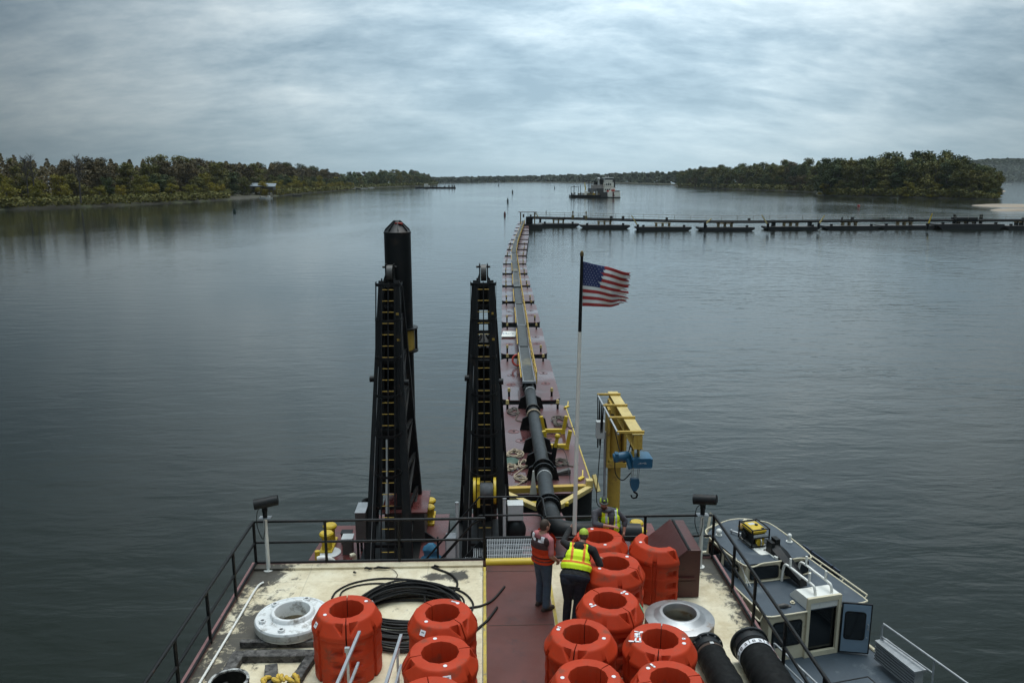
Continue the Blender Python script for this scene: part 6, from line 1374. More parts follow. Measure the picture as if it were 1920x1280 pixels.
# man in the life jacket, facing right and a little away
f1 = V(0.80, 0.60, 0).normalized(); r1 = V(f1.y, -f1.x, 0); b1 = V(1.07, 13.86, 0)
def L1(x, y, z): return b1 + r1 * x + f1 * y + V(0, 0, z)
def ljf(q, TL_):
    if q.z < 0.03 or q.z > TL_ + 0.02: return None
    if abs(q.x) > 0.155 and q.z > 0.30 and abs(q.y) < 0.085: return None
    if q.z > TL_ - 0.03 and abs(q.x) < 0.075: return None
    if q.z > 0.40 and q.y < 0.03 and abs(abs(q.x) - 0.10) < 0.065 and 0.40 < q.z: return 2 if (0.455 < q.z < 0.50) or (q.z > TL_ - 0.055 and abs(q.x) > 0.09) else 1
    if abs(q.z - 0.15) < 0.012 or abs(q.z - 0.08) < 0.010: return 1
    if q.z > 0.33 and q.y < 0: return 1
    if q.y > 0 and abs(q.x) < 0.014: return 1
    return 0
person('man in an orange-red life jacket, faded red shirt and blue jeans standing on the walkway', dict(
    pel=L1(0, 0, 0.95), neck=L1(0, 0.0, 1.50), head=L1(0, 0.045, 1.655), face=f1 + V(0.1, 0, -0.05),
    SL=L1(-0.185, 0, 1.43), SR=L1(0.185, 0, 1.43), EL=L1(-0.25, 0.03, 1.15), ER=L1(0.25, -0.02, 1.15), WL=L1(-0.19, 0.20, 0.99), WR=L1(0.20, 0.19, 0.97),
    HL=L1(-0.09, 0, 0.90), HR=L1(0.09, 0, 0.90), KL=L1(-0.105, 0.03, 0.50), KR=L1(0.11, 0.015, 0.50), AL=L1(-0.12, 0.02, 0.10), AR=L1(0.13, -0.03, 0.10), TL=f1 - r1 * 0.25, TR=f1 + r1 * 0.2,
    hl=(f1 * 0.5 + V(0, 0, -0.8) + r1 * 0.4, r1, 0.5), hr=(f1 * 0.5 + V(0, 0, -0.8) - r1 * 0.4, -r1, 0.5)),
    fat=1.12, legs_m=M_jeans, top_m=M_pinkshirt, sleeve=0.85, vest=dict(name='life_jacket', e=0.075, mats=[M_ljred, M_ljblack, M_ljwhite], fn=ljf))

# heavy man in the lime vest, seen from behind, left hand on the flag pole
def vf(q, TL_):
    if q.z < 0.10 or q.z > TL_ - 0.0: return None
    if abs(q.x) > 0.165 and q.z > 0.29 and abs(q.y) < 0.10: return None
    if q.z > TL_ - 0.12 and abs(q.x) < 0.085: return None
    if q.z > TL_ - 0.12 and abs(q.x) > 0.20: return None
    if q.y > 0.02 and abs(q.x) < 0.05: return None
    if 0.205 < q.z < 0.245: return 1
    if q.z > 0.245 and abs(abs(q.x) - 0.108) < 0.022: return 1
    return 0
pole_at = lambda z: pb.lerp(pt, (z - pb.z) / (pt.z - pb.z))
grip = pole_at(1.40)
person('heavy man in a lime vest and black hoodie, one hand on the flag pole', dict(
    pel=V(1.60, 13.20, 0.98), neck=V(1.745, 13.52, 1.44), head=V(1.80, 13.62, 1.575), face=V(0.12, 0.95, -0.30), hup=(0.05, 0.35, 1),
    SL=V(1.535, 13.52, 1.40), SR=V(1.955, 13.46, 1.35), EL=V(1.44, 13.80, 1.36), ER=V(2.075, 13.36, 1.10), WL=grip + V(-0.088, -0.038, -0.01), WR=V(2.08, 13.52, 1.15),
    HL=V(1.47, 13.17, 0.93), HR=V(1.69, 13.18, 0.93), KL=V(1.48, 13.22, 0.51), KR=V(1.655, 13.16, 0.51), AL=V(1.455, 13.24, 0.10), AR=V(1.60, 13.08, 0.10), TL=V(0.1, 1, 0), TR=V(0.25, 1, 0),
    hl=(V(0.6, 0.75, 0.05), V(0.75, -0.6, 0.0), 1.15), hr=(V(0.5, 0.8, -0.25), V(0, 0, -1), 0.25)),
    fat=1.6, legs_m=M_navyj, top_m=M_hood, sleeve=1.95, vest=dict(name='safety_vest', e=0.036, mats=[M_lime, M_orvest, M_silver], fn=vf), cap='back')

# bearded man behind the floats, leaning on the farthest one and facing the camera
def vf3(q, TL_):
    if q.z < 0.05 or q.z > TL_: return None
    if abs(q.x) > 0.155 and q.z > 0.29 and abs(q.y) < 0.09: return None
    if q.z > TL_ - 0.10 and abs(q.x) < 0.08: return None
    if q.z > TL_ - 0.12 and abs(q.x) > 0.19: return None
    if q.y > 0.0 and abs(q.x) < 0.045 + 0.05 * (q.z - 0.1): return None
    if q.y > 0 and q.z > 0.22 and 0.082 < abs(q.x) < 0.125: return 2
    if q.y < 0 and 0.205 < q.z < 0.245: return 2
    return 0
person('bearded man in grey hoodie and open lime vest leaning on the farthest orange float', dict(
    pel=V(2.54, 15.34, 0.84), neck=V(2.45, 15.25, 1.37), head=V(2.40, 15.16, 1.545), face=V(-0.05, -0.97, 0.06), hup=(0.03, 0.06, 1),
    SR=V(2.235, 15.23, 1.295), SL=V(2.67, 15.28, 1.30), ER=V(2.215, 15.06, 1.13), EL=V(2.87, 15.30, 1.10), WR=V(2.52, 14.93, 1.135), WL=V(2.84, 15.20, 0.90),
    HR=V(2.50, 15.38, 0.84), HL=V(2.69, 15.38, 0.84), KR=V(2.46, 15.28, 0.48), KL=V(2.72, 15.28, 0.48), AR=V(2.44, 15.40, 0.10), AL=V(2.76, 15.42, 0.10), TR=V(-0.2, -1, 0), TL=V(0.2, -1, 0),
    hr=(V(1, -0.25, 0.0), V(0, 0.2, -1), 0.35), hl=(V(-0.2, -0.3, -0.9), V(-1, 0, 0), 0.5)),
    fat=1.3, skin=M_skin2, legs_m=M_navyj, top_m=M_ghood, sleeve=1.45, vest=dict(name='safety_vest', e=0.036, mats=[M_lime, M_orvest, M_silver], fn=vf3), cap='front', beard=True, hair=False)
# ------------------------------------------------------------------ far pipeline on barges across the river
ZL = Z_WATER + 2.3
bends = [at(x, y, Z_WATER) for x, y in ((990, 424), (1085, 426.5), (1180, 429.5), (1295, 432.5), (1413, 433.5), (1535, 432), (1645, 430.8), (1752, 430), (1925, 430.5), (2000, 431))]
line = [p + V(0, 1.5, 2.0) for p in bends]
t = thing('long_pipeline', 'long black pipeline on barges running across the river to the right', 'pipeline', (line[0].x, line[0].y, Z_WATER))
m_ = MB(); m_.tube(spline(line, 4), 0.25, 10); m_.build('pipe_run', M_black, t)
sp_l = spline([p + V(0, -0.8, 0.36) for p in line], 4)
m_ = MB(); m_.tube(sp_l, 0.11, 6); m_.build('catwalk', M_black, t)
M_brass = mat('rusty_yellow_steel', (0.20, 0.15, 0.07), 0.7, var=0.3)
M_thin = mat('grey_rail_tube', (0.20, 0.19, 0.15), 0.6)
m_ = MB()
for h in (0.6, 1.15): m_.tube([p + V(0, 0, h) for p in sp_l], 0.045, 4)
for a, b in zip(sp_l, sp_l[1:]):
    n_ = max(1, int((b - a).length / 2.5))
    for k in range(n_): q = a.lerp(b, k / n_); m_.cyl(q, q + V(0, 0, 1.18), 0.05, n=4)
m_.build('guard_rail', M_thin, t, smooth=0)
rnd = random.Random(5)
for k in range(16):
    q = sp_l[int(rnd.uniform(0, len(sp_l) - 1))]; m_ = MB(); m_.box(q + V(rnd.uniform(-2, 2), -0.1, 0.25), (rnd.uniform(.3, .7), 0.4, rnd.uniform(.3, .9))); m_.build('coupling', M_dkgrey, t, smooth=0)
bspans = [(1010, 1086, 425.5), (1089, 1181, 428.5), (1194, 1296, 432.3), (1311, 1414, 433), (1436, 1537, 431.5), (1547, 1647, 430.3), (1650, 1752, 429.3), (1756, 1880, 430), (1884, 1960, 430)]
nth = ['nearest the corner', 'second from the corner', 'third from the corner', 'fourth from the corner', 'fifth from the corner, with two posts', 'sixth from the corner', 'seventh from the corner', 'longer and darker, carrying two spuds', 'at the right edge of the picture']
for i, (x0, x1, py) in enumerate(bspans):
    a, b = at(x0, py, Z_WATER), at(x1, py, Z_WATER); c = (a + b) / 2; L_ = (b - a).length; rz = atan2((b - a).y, (b - a).x)
    t = thing('pipeline_barge', 'black rake-ended barge under the far pipeline, %s' % nth[i], 'barge', (c.x, c.y + 1.5, Z_WATER), 'barges carrying the far pipeline', rz)
    m_ = MB(); hw = 2.2; hl = L_ / 2; H_ = 0.8 if i != 7 else 1.2
    m_.loft([[V(x, y * 1.0, z) for x, z in ((-hl + 1.8, -0.6), (hl - 1.8, -0.6), (hl, H_ - 0.35), (hl, H_), (-hl, H_), (-hl, H_ - 0.35))] for y in (-hw, hw)]); m_.build('hull', M_hull, t, local=True, smooth=0)
    m_ = MB(); m_.box((0, 0, H_ + 0.03), (L_ - 0.3, hw * 2 - 0.2, 0.06)); m_.build('deck', M_dkgrey, t, local=True, smooth=0)
    for dx in (-0.12 * L_, 0, 0.12 * L_): m_ = MB(); m_.box((dx, 0.2, (H_ + 1.75) / 2), (0.35, 1.2, 1.75 - H_)); m_.build('pipe_support', M_brass if i < 7 else M_black, t, local=True, smooth=0)
    m_ = MB(); m_.box((0, 0.2, 1.62), (L_ * 0.3, 1.2, 0.14)); m_.build('support_beam', M_brass, t, local=True, smooth=0)
    for s in (-1, 1):
        m_ = MB(); m_.box((s * (hl - 1.6), -1.2, H_ + 0.25), (0.5, 0.5, 0.5)); m_.build('winch', M_black, t, local=True, smooth=0)
    if i == 4:
        for dx in (-0.32 * L_, 0.36 * L_): m_ = MB(); m_.box((dx, 0.2, 1.5), (0.8, 0.8, 1.6)); m_.build('spud_keeper', M_black, t, local=True, smooth=0)
    if i == 7:
        for px in (1797, 1847):
            q = at(px, 430, Z_WATER); m_ = MB(); dxl = (q - c).length * (1 if px > (x0 + x1) / 2 else -1); m_.cyl((dxl, 0.6, -1.5), (dxl, 0.6, 3.4), 0.38, n=12); m_.build('spud_post', M_black, t, local=True)
        m_ = MB(); m_.box((-0.5, 0.3, 2.3), (5.5, 1.8, 0.9)); m_.build('valve_house', M_black, t, local=True, smooth=0)
def davit(px0, py0, px1, py1, y, label, m):
    a, b = aty(px0, py0, y), aty(px1, py1, y); t = thing('davit_crane', label, 'davit', tuple(a), 'yellow davits along the far pipeline')
    m_ = MB(); m_.beam(a, b, 0.28, 0.28, w1=0.16, h1=0.16); m_.build('boom', m, t, smooth=0); m_ = MB(); m_.cyl(a + V(0, 0, -1.0), a + V(0, 0, 0.4), 0.3, n=8); m_.build('pedestal', M_black, t); m_ = MB(); m_.cyl(b, b.lerp(V(a.x, a.y, b.z - 1.5), 0.3), 0.05, n=5); m_.build('tackle', M_black, t)
for d_ in ((1013, 411, 1001, 396, 215, 'yellow davit at the corner of the far pipeline', M_yellowpale), (1196, 424, 1184, 404, 187, 'yellow davit leaning left above the second barge', M_yellowpale), (1322, 420, 1334, 410, 180, 'thin yellow davit leaning right above the fourth barge', M_yellowpale), (1440, 422, 1428, 403, 178, 'yellow davit leaning left above the fifth barge', M_yellowpale), (1535, 421, 1546, 404, 178, 'yellow davit leaning right by the fifth barge', M_yellowpale), (1740, 422, 1748, 400, 180, 'bright yellow davit above the seventh barge', M_yellow)): davit(*d_)
for px, py0, py1, l in ((1074, 410, 399, 'left'), (1099, 411, 400, 'right')):
    a, b = aty(px, py0, 195), aty(px, py1, 195); m_ = MB(); m_.cyl(a + V(0, 0, -0.4), b, 0.12, n=6); m_.box(b + V(0, 0, 0.2), (0.35, 0.3, 0.4)); m_.box(a.lerp(b, .3), (.6, .4, .7)); tag(m_.build('light_post', M_brass, smooth=0), 'small navigation light post on the far pipeline, the %s one of two' % l, 'post', 'light posts on the far pipeline')
# shelter at the corner where both lines meet
p = at(997, 420, Z_WATER + 1.2)
t = thing('pipe_shelter', 'small open shelter on the corner float where the two pipelines meet', 'shelter', (p.x, p.y, Z_WATER))
m_ = MB(); m_.box((p.x, p.y, Z_WATER + 0.6), (5.0, 4, 1.2)); m_.build('float_hull', M_hull, t, smooth=0)
for dx in (-1.7, 1.7):
    for dy in (-1, 1): m_ = MB(); m_.cyl((p.x + dx - 1, p.y + dy, Z_WATER + 1.2), (p.x + dx - 1, p.y + dy, Z_WATER + 4.0), 0.09, n=6); m_.build('post', M_brass, t)
m_ = MB(); m_.box((p.x - 1, p.y, Z_WATER + 4.05), (4.4, 2.6, 0.12)); m_.build('roof', M_dkgrey, t, smooth=0)
m_ = MB(); m_.box((p.x - 0.6, p.y, Z_WATER + 2.1), (1.6, 1.5, 1.7)); m_.build('machine', M_black, t, smooth=0, bevel=0.1)

# ------------------------------------------------------------------ distant dredge with its white towboat
S = 560 / F_PX                                        # metres per photo pixel out there
p = at(1128, 371, Z_WATER); X0, Y0 = p.x, p.y
def W_(px, py, dy=0): return V(X0 + (px - 1128) * S, Y0 + dy, Z_WATER + (371 - py) * S)
t = thing('towboat', 'white towboat with a tall wheelhouse out on the river', 'towboat', (X0, Y0, Z_WATER))
def slab(px0, px1, py0, py1, dep, y=0, nm='deck_house', m=M_white): a, b = W_(px0, py0), W_(px1, py1); m_ = MB(); m_.box(((a.x + b.x) / 2, Y0 + y, (a.z + b.z) / 2), (abs(b.x - a.x), dep, abs(a.z - b.z))); return m_.build(nm, m, t, smooth=0)
M_offw = mat('grubby_white_superstructure', (0.86, 0.82, 0.72), 0.6, var=0.1, scale=0.2, dirt=((0.2, 0.14, 0.09), 0.2, 0.4))
slab(1124, 1160.5, 369.5, 374, 9, 4, 'boot_top', M_black)
slab(1138, 1160, 361, 369.5, 8.8, 4, 'hull', M_offw); slab(1124, 1138, 361.5, 369.5, 8.6, 4.05, 'hull', M_dkgrey)
slab(1146.5, 1149, 361, 369.3, 0.3, -0.5, 'red_stripe', M_maroon)
slab(1132, 1152, 354, 361, 7, 5, 'deck_house', M_offw); slab(1137, 1141, 358.5, 361, 0.3, 1.35, 'red_cargo', M_red); slab(1145, 1150.5, 357, 360, 1.0, .8, 'red_cargo', M_red)
slab(1133, 1149.5, 345, 354, 6, 5.2, 'deck_house', M_offw); slab(1134.5, 1147.5, 340, 345, 5, 5.5, 'wheelhouse', M_offw)
slab(1134.2, 1147.8, 338, 340.6, 5.1, 5.5, 'wheelhouse_window', M_glass); slab(1131.5, 1149, 336.4, 338, 6.5, 5.5, 'wheelhouse_roof', M_white)
for x0 in (1136, 1139.3, 1142.6): slab(x0, x0 + 2, 347, 350, 0.2, 2.1, 'window', M_glass)
for x0 in (1134, 1137.3, 1140.6): slab(x0, x0 + 2, 356, 358.3, 0.2, 1.4, 'window', M_glass)
for px in (1137, 1141): slab(px - 0.4, px + 0.4, 333.8, 336.4, 0.5, 5.5, 'mast', M_white)
m_ = MB(); m_.ball(W_(1124.5, 339, 6), (0.95, 0.95, 0.95), 12); m_.cyl(W_(1124.5, 341, 6), W_(1124.5, 352, 6), 0.4, n=8); m_.build('radar_dome', M_lgrey, t)
for px, y0, y1 in ((1128, 340, 352), (1130.5, 341, 354), (1118, 343, 353), (1121, 344, 352)): m_ = MB(); m_.cyl(W_(px, y1, 5), W_(px, y0, 5), 0.55, n=8); m_.build('exhaust_stack', M_black, t)
m_ = MB()
for z in (345.5, 354): 
    for a, b in ((1131, 1152),): m_.beam(W_(a, z - 1.6, 1.6), W_(b, z - 1.6, 1.6), 0.12, 0.12)
for px in range(1131, 1153, 3): m_.cyl(W_(px, 345.5, 1.6), W_(px, 343.9, 1.6), 0.08, n=4); m_.cyl(W_(px, 354, 1.6), W_(px, 352.4, 1.6), 0.08, n=4)
m_.build('guard_rail', M_thin, t, smooth=0)
slab(1150, 1159.5, 358.8, 361, 5, 4, 'deck_gear', M_dkgrey); slab(1150, 1153, 341, 356, 2, 6, 'stack_casing', M_black)
t = thing('distant_dredge', 'distant dredge barge crowded with machinery beside the white towboat', 'dredge', (X0 - 12, Y0, Z_WATER))
slab(1074, 1126, 366.3, 374, 10, 3, 'hull', M_black); slab(1098, 1124, 363, 366, 8, 3, 'deck_house', M_brass)
slab(1112, 1130, 349, 355.5, 7, 4, 'gantry_house', mat('grey_brown_steel', (0.33, 0.29, 0.26), 0.6, var=0.3, scale=0.6)); slab(1106, 1124, 355, 361, 6, 4, 'deck_house', M_grey); slab(1119, 1131, 355, 366, 8, 3.5, 'machine_house', M_dkgrey)
rnd = random.Random(9)
for k in range(34):
    px = rnd.uniform(1076, 1122); h = rnd.uniform(1.5, 7.5) * (0.6 if px < 1098 else 1); w = rnd.uniform(1, 4); slab(px - w / 2, px + w / 2, 366 - h, 366, rnd.uniform(1, 3), rnd.uniform(-1.5, 5), 'deck_machine', rnd.choice([M_black, M_lgrey, M_brass, M_yellowold, M_offw, M_grey]))
for px, y0, w in ((1080.5, 350, .5), (1075.5, 352, .3), (1091.5, 350, .35), (1106.2, 340.5, .7), (1109.5, 346, .25), (1088, 353, .3)): slab(px - w, px + w, y0, 366, 0.6, 1, 'mast', M_black)
m_ = MB(); m_.beam(W_(1100.5, 358, 1), W_(1098.5, 345, 1), 0.9, 0.7, w1=0.4, h1=.4); m_.build('crane_boom', M_yellow, t, smooth=0)
m_ = MB(); m_.beam(W_(1075.5, 352.5, 1), W_(1089, 352.5, 1), 0.25, 0.25); m_.beam(W_(1108.5, 345.5, 1), W_(1117, 349, 1), 0.4, 0.4); m_.build('gantry_beam', M_dkgrey, t, smooth=0)

# ------------------------------------------------------------------ channel buoys
M_rbuoy = mat('dark_red_buoy', (0.10, 0.02, 0.016), 0.5); M_gbuoy = mat('dark_green_buoy', (0.012, 0.03, 0.025), 0.5)
def buoy(px, py, h, r, m, label, cone=True):
    p = at(px, py, Z_WATER); t = thing('channel_buoy', label, 'buoy', tuple(p), 'channel buoys')
    m_ = MB(); m_.lathe([(r * .9, -0.4), (r, 0), (r, h * 0.55), (r * 0.9, h * 0.62)] + ([(r * 0.25, h)] if cone else [(r * .9, h)]), c=p, n=16); m_.build('float_body', m, t)
    m_ = MB(); m_.lathe([(r * 1.02, h * 0.3), (r * 1.03, h * 0.32), (r * 1.03, h * 0.38), (r * 1.02, h * 0.4)], c=p, n=16); m_.build('band', M_black, t)
buoy(946.5, 405, 1.5, 0.34, M_rbuoy, 'dark red conical buoy nearest to the pipeline corner')
buoy(952, 380, 2.4, 0.45, M_gbuoy, 'dark conical buoy second along the channel line')
buoy(961, 362.5, 3.0, 0.6, M_gbuoy, 'small dark buoy third along the channel line')
buoy(1040, 354, 3.0, 0.6, M_gbuoy, 'tiny dark buoy in mid-river left of the distant dredge')
buoy(935, 349, 4.0, 0.8, M_gbuoy, 'tiniest dark buoy farthest up the channel')
buoy(440, 399, 1.3, 0.55, M_gbuoy, 'black can buoy off the left bank', False)
buoy(1610, 387, 0.7, 0.6, M_red, 'small red ball buoy in the reflection of the island', False)
buoy(1024, 400, 1.2, 0.12, M_gbuoy, 'thin spar buoy beyond the pipeline corner')

# ------------------------------------------------------------------ banks
def ground(name, shore, inland, m, kind='structure', label=None):
    m_ = MB(); n = len(shore); rows_ = []
    for k, (d, z) in enumerate(((-3.0, -0.7), (0, 0.02), (2.5, 0.7), (9, 1.2), (40, 2.0), (400, 5.0))):
        rows_.append([p + inland * d + V(0, 0, z) for p in shore])
    m_.loft(rows_, caps=False, closed=False); o = m_.build(name, m, smooth=60, recalc=False); tag(o, label, None, kind=kind); return o
M_bank = mat('grassy_mud_bank', (0.034, 0.029, 0.016), 0.9, var=0.3, scale=0.06, dirt=((0.075, 0.088, 0.03), 0.4, 0.12))
M_sand = mat('wet_sand', (0.25, 0.20, 0.145), 0.8, var=0.15, scale=0.1)
lsh = spline([at(x, y, Z_WATER) for x, y in ((-420, 402), (-200, 398), (0, 394), (120, 390), (240, 385), (330, 381), (400, 377), (450, 373.5), (510, 369.5), (560, 364), (610, 360), (650, 356.5), (668, 353.5))], 4)
ground('river_bank', lsh, V(-0.93, 0.37, 0), M_bank, label='grassy left river bank')
lsh2 = spline([at(x, y, Z_WATER) for x, y in ((600, 355), (680, 353), (740, 350.5), (800, 348.5), (822, 346.5))], 4)
ground('river_bank', lsh2, V(-0.6, 0.8, 0), M_bank, label='farther left bank behind the point')
ish = spline([at(x, y, Z_WATER) for x, y in ((1530, 364), (1545, 367), (1600, 369), (1680, 370.5), (1760, 372), (1830, 374), (1866, 375), (1871, 371))], 4)
ground('island', ish, V(0.45, 0.89, 0), M_bank, label='wooded island bank on the right')
ish2 = spline([at(x, y, Z_WATER) for x, y in ((1262, 349.5), (1290, 351), (1350, 354.5), (1430, 357), (1500, 359.5), (1550, 361.5))], 4)
ground('island', ish2, V(0.35, 0.93, 0), M_bank, label='farther wooded shore right of the towboat')
for pts, l in ((((1822, 385.5), (1850, 383), (1925, 383.5), (1990, 386), (1925, 389.5), (1860, 388)), 'sandbar'), (((1856, 394), (1880, 392.5), (1940, 392.5), (1930, 395), (1880, 396)), 'sandbar'), ((1871, 358), (1882, 356.5), (1886, 358), (1880, 360), (1872, 360)) and (((1868, 359), (1880, 357), (1886, 358.5), (1880, 360.5), (1868, 361)), 'sandbar')):
    P = spline([at(x, y, Z_WATER) for x, y in pts], 5, closed=True); c = sum(P, V(0, 0, 0)) / len(P); m_ = MB()
    m_.loft([[c + (q - c) * s + V(0, 0, z) for q in P] for s, z in ((1.08, -0.3), (1.0, 0.03), (0.75, 0.35), (0.3, 0.5))]); tag(m_.build(l, M_sand, smooth=60), 'low sandbar off the end of the island', kind='structure')

# ------------------------------------------------------------------ trees
def leaf_material(name, c1, c2, c3):
    m = bpy.data.materials.new(name); m.use_nodes = True; t = m.node_tree; N = t.nodes; L = t.links; b = N['Principled BSDF']
    b.inputs['Roughness'].default_value = 0.75; b.inputs['Specular IOR Level'].default_value = 0.2
    oi = N.new('ShaderNodeObjectInfo'); ge = N.new('ShaderNodeNewGeometry'); tcn = N.new('ShaderNodeTexCoord'); no = N.new('ShaderNodeTexNoise'); no.inputs['Scale'].default_value = 0.45; L.new(tcn.outputs['Object'], no.inputs[0])
    ad = N.new('ShaderNodeMath'); ad.operation = 'MULTIPLY_ADD'; L.new(ge.outputs['Random Per Island'], ad.inputs[0]); ad.inputs[1].default_value = 0.3
    a2 = N.new('ShaderNodeMath'); a2.operation = 'MULTIPLY_ADD'; L.new(oi.outputs['Random'], a2.inputs[0]); a2.inputs[1].default_value = 0.5; L.new(no.outputs[0], a2.inputs[2])
    a3 = N.new('ShaderNodeMath'); a3.operation = 'SUBTRACT'; L.new(a2.outputs[0], a3.inputs[0]); a3.inputs[1].default_value = 0.4; L.new(a3.outputs[0], ad.inputs[2])
    r = N.new('ShaderNodeValToRGB'); L.new(ad.outputs[0], r.inputs[0]); e = r.color_ramp.elements; e.new(0.5)
    for q, (p, c) in zip(e, ((0.1, c1), (0.5, c2), (0.9, c3))): q.position = p; q.color = (*c, 1)
    L.new(r.outputs[0], b.inputs['Base Color']); return m
LM = dict(olive=leaf_material('olive_foliage', (0.052, 0.060, 0.016), (0.095, 0.094, 0.023), (0.140, 0.120, 0.026)),
          yellow=leaf_material('yellow_green_foliage', (0.10, 0.10, 0.015), (0.18, 0.155, 0.018), (0.25, 0.19, 0.020)),
          brown=leaf_material('brown_autumn_foliage', (0.044, 0.038, 0.018), (0.070, 0.056, 0.024), (0.100, 0.072, 0.028)),
          green=leaf_material('deep_green_foliage', (0.030, 0.045, 0.017), (0.050, 0.068, 0.022), (0.078, 0.090, 0.027)))
M_bark = mat('grey_bark', (0.075, 0.065, 0.055), 0.9, var=0.3, scale=2)
def make_crown(seed, kind):
    """leaf clumps spread through a 10 m tall tree's crown: lobes of different size, gaps, ragged outline"""
    r = random.Random(seed); nr = np.random.RandomState(seed); lobes = []
    wide = {'broad': 3.9, 'tall': 2.8, 'bush': 4.3, 'thin': 2.8}[kind]; z0, z1 = {'broad': (1.5, 9.6), 'tall': (1.2, 9.8), 'bush': (0.4, 9.3), 'thin': (2.2, 9.9)}[kind]
    nl = {'broad': 17, 'tall': 15, 'bush': 17, 'thin': 11}[kind]
    for k in range(nl):
        u = (k + r.random()) / nl; z = z0 + (z1 - z0) * u; env = wide * (sin(pi * (0.22 + 0.64 * u)) ** 0.6 if kind != 'bush' else sqrt(max(0.05, 1 - (u * 0.98) ** 2)))
        a = r.uniform(0, 2 * pi); q = env * r.uniform(0.25, 0.85); s = r.uniform(0.85, 1.6) * (0.8 if u > .85 else 1)
        lobes.append((q * cos(a), q * sin(a), z, s))
    m_ = MB(); dens = 120 if kind == 'thin' else 215
    for lx_, ly_, lz_, s in lobes:
        for k in range(int(dens * s)):
            d = Vector(nr.normal(size=3)); d.normalize(); rr = s * (0.25 + 0.95 * r.random() ** 0.7); c = V(lx_ + d.x * rr * 1.15, ly_ + d.y * rr * 1.15, lz_ + d.z * rr * 0.8)
            n = (d + Vector(nr.normal(size=3)) * 0.55).normalized(); x = n.cross(V(0, 0, 1)) if abs(n.z) < .95 else V(1, 0, 0); x.normalize(); y = n.cross(x); w = r.uniform(0.08, 0.19); h = w * r.uniform(0.7, 1.3)
            b = r.uniform(-.3, .3); m_.add([c - x * w - y * h * .6, c + x * w * .7 - y * h, c + x * w + y * h * (.7 + b), c - x * w * .5 + y * h], [(0, 1, 2, 3)])
    me = bpy.data.meshes.new('crown'); me.from_pydata(m_.v, [], m_.f); me.update(); tr = MB(); lean = r.uniform(-.3, .3)
    tr.tube([V(0, 0, -0.8), V(lean * .3, 0, 2), V(lean, 0.1, 5), V(lean * 1.2, 0, 8)], [0.26, 0.2, 0.13, 0.04], 7)
    for lx_, ly_, lz_, s in lobes[::2]: tr.tube([V(lean * .6, 0, max(1.2, lz_ * 0.55)), V(lx_ * .5, ly_ * .5, lz_ * 0.85), V(lx_, ly_, lz_)], [0.09, 0.06, 0.02], 5)
    mt_ = bpy.data.meshes.new('trunk'); mt_.from_pydata(tr.v, [], tr.f); mt_.materials.append(M_bark); mt_.update()
    return me, mt_
PROTO = {}
for kind in ('broad', 'tall', 'bush', 'thin'):
    for k in range(2):
        me, mt_ = make_crown(100 + 10 * len(PROTO) + k, kind)
        PROTO[(kind, k)] = (me, mt_)
CR = {}
def tree(p, h, kind, k, leaf, label, group, rw=1.0):
    t = thing('tree', label, 'tree', tuple(p), group); s = h / 10.0
    t.rotation_euler[2] = rnd.uniform(0, 2 * pi); t.scale = (s * rw, s * rw, s)
    key = (kind, k, leaf)
    if key not in CR:
        me = PROTO[(kind, k)][0].copy(); me.name = 'crown'; me.materials.append(LM[leaf]); CR[key] = me
    o = bpy.data.objects.new('crown', CR[key]); COL.objects.link(o); o.parent = t
    o2 = bpy.data.objects.new('trunk', PROTO[(kind, k)][1]); COL.objects.link(o2); o2.parent = t
rnd = random.Random(21)
DESC = {'yellow': 'yellow-green', 'olive': 'olive green', 'brown': 'brown autumn', 'green': 'deep green'}
NT = [0]
def forest(shore, inland, rows_, top_px, keep, where):
    """rows_: (distance inland, spacing, fraction of the full height, kinds, leaves)"""
    seg = [(b - a).length for a, b in zip(shore, shore[1:])]; tot = sum(seg)
    for dist, space, frac, kinds, leaves, desc in rows_:
        s = rnd.uniform(0, space)
        while s < tot:
            q = s; k = 0
            while k < len(seg) - 1 and q > seg[k]: q -= seg[k]; k += 1
            p = shore[k].lerp(shore[k + 1], q / seg[k]) + inland * (dist * rnd.uniform(0.75, 1.3)) + V(rnd.uniform(-2, 2), rnd.uniform(-2, 2), 0)
            px, py, dep = proj(V(p.x, p.y, Z_WATER + 1)); s += space * rnd.uniform(0.7, 1.35)
            if not keep(px): continue
            full = (py - top_px(px)) * dep / F_PX; h = max(3.0, full * frac * rnd.uniform(0.86, 1.05)); lf = rnd.choice(leaves)
            tree(V(p.x, p.y, Z_WATER + 0.6 + min(dist, 40) * 0.03), h, rnd.choice(kinds), rnd.randrange(2), lf, '%s tree %s %s' % (DESC[lf], desc, where), 'trees %s' % where, rnd.uniform(0.95, 1.35)); NT[0] += 1
ltop = lambda x: np.interp(x, [-200, 0, 20, 45, 120, 200, 300, 400, 480, 520, 545, 580, 620, 640, 670], [290, 286, 284, 296, 299, 297, 299, 301, 305, 303, 310, 314, 321, 322, 328])
clear_ = lambda x: -140 < x < 662
forest(lsh, V(-0.93, 0.37, 0), [
    (6, 15.5, 0.44, ['bush', 'broad'], ['yellow', 'yellow', 'olive', 'yellow', 'yellow'], 'in the low front row'),
    (16, 14.5, 0.64, ['bush', 'broad', 'tall'], ['olive', 'yellow', 'olive', 'green'], 'in the middle row'),
    (32, 15, 0.90, ['tall', 'broad', 'broad'], ['brown', 'brown', 'olive'], 'in the tall back row'),
    (54, 24, 1.0, ['broad', 'tall', 'thin'], ['brown', 'brown', 'olive', 'green'], 'at the back of the wood')], ltop, lambda x: clear_(x) and not (428 < x < 525 and rnd.random() < 0.35), 'on the left bank')
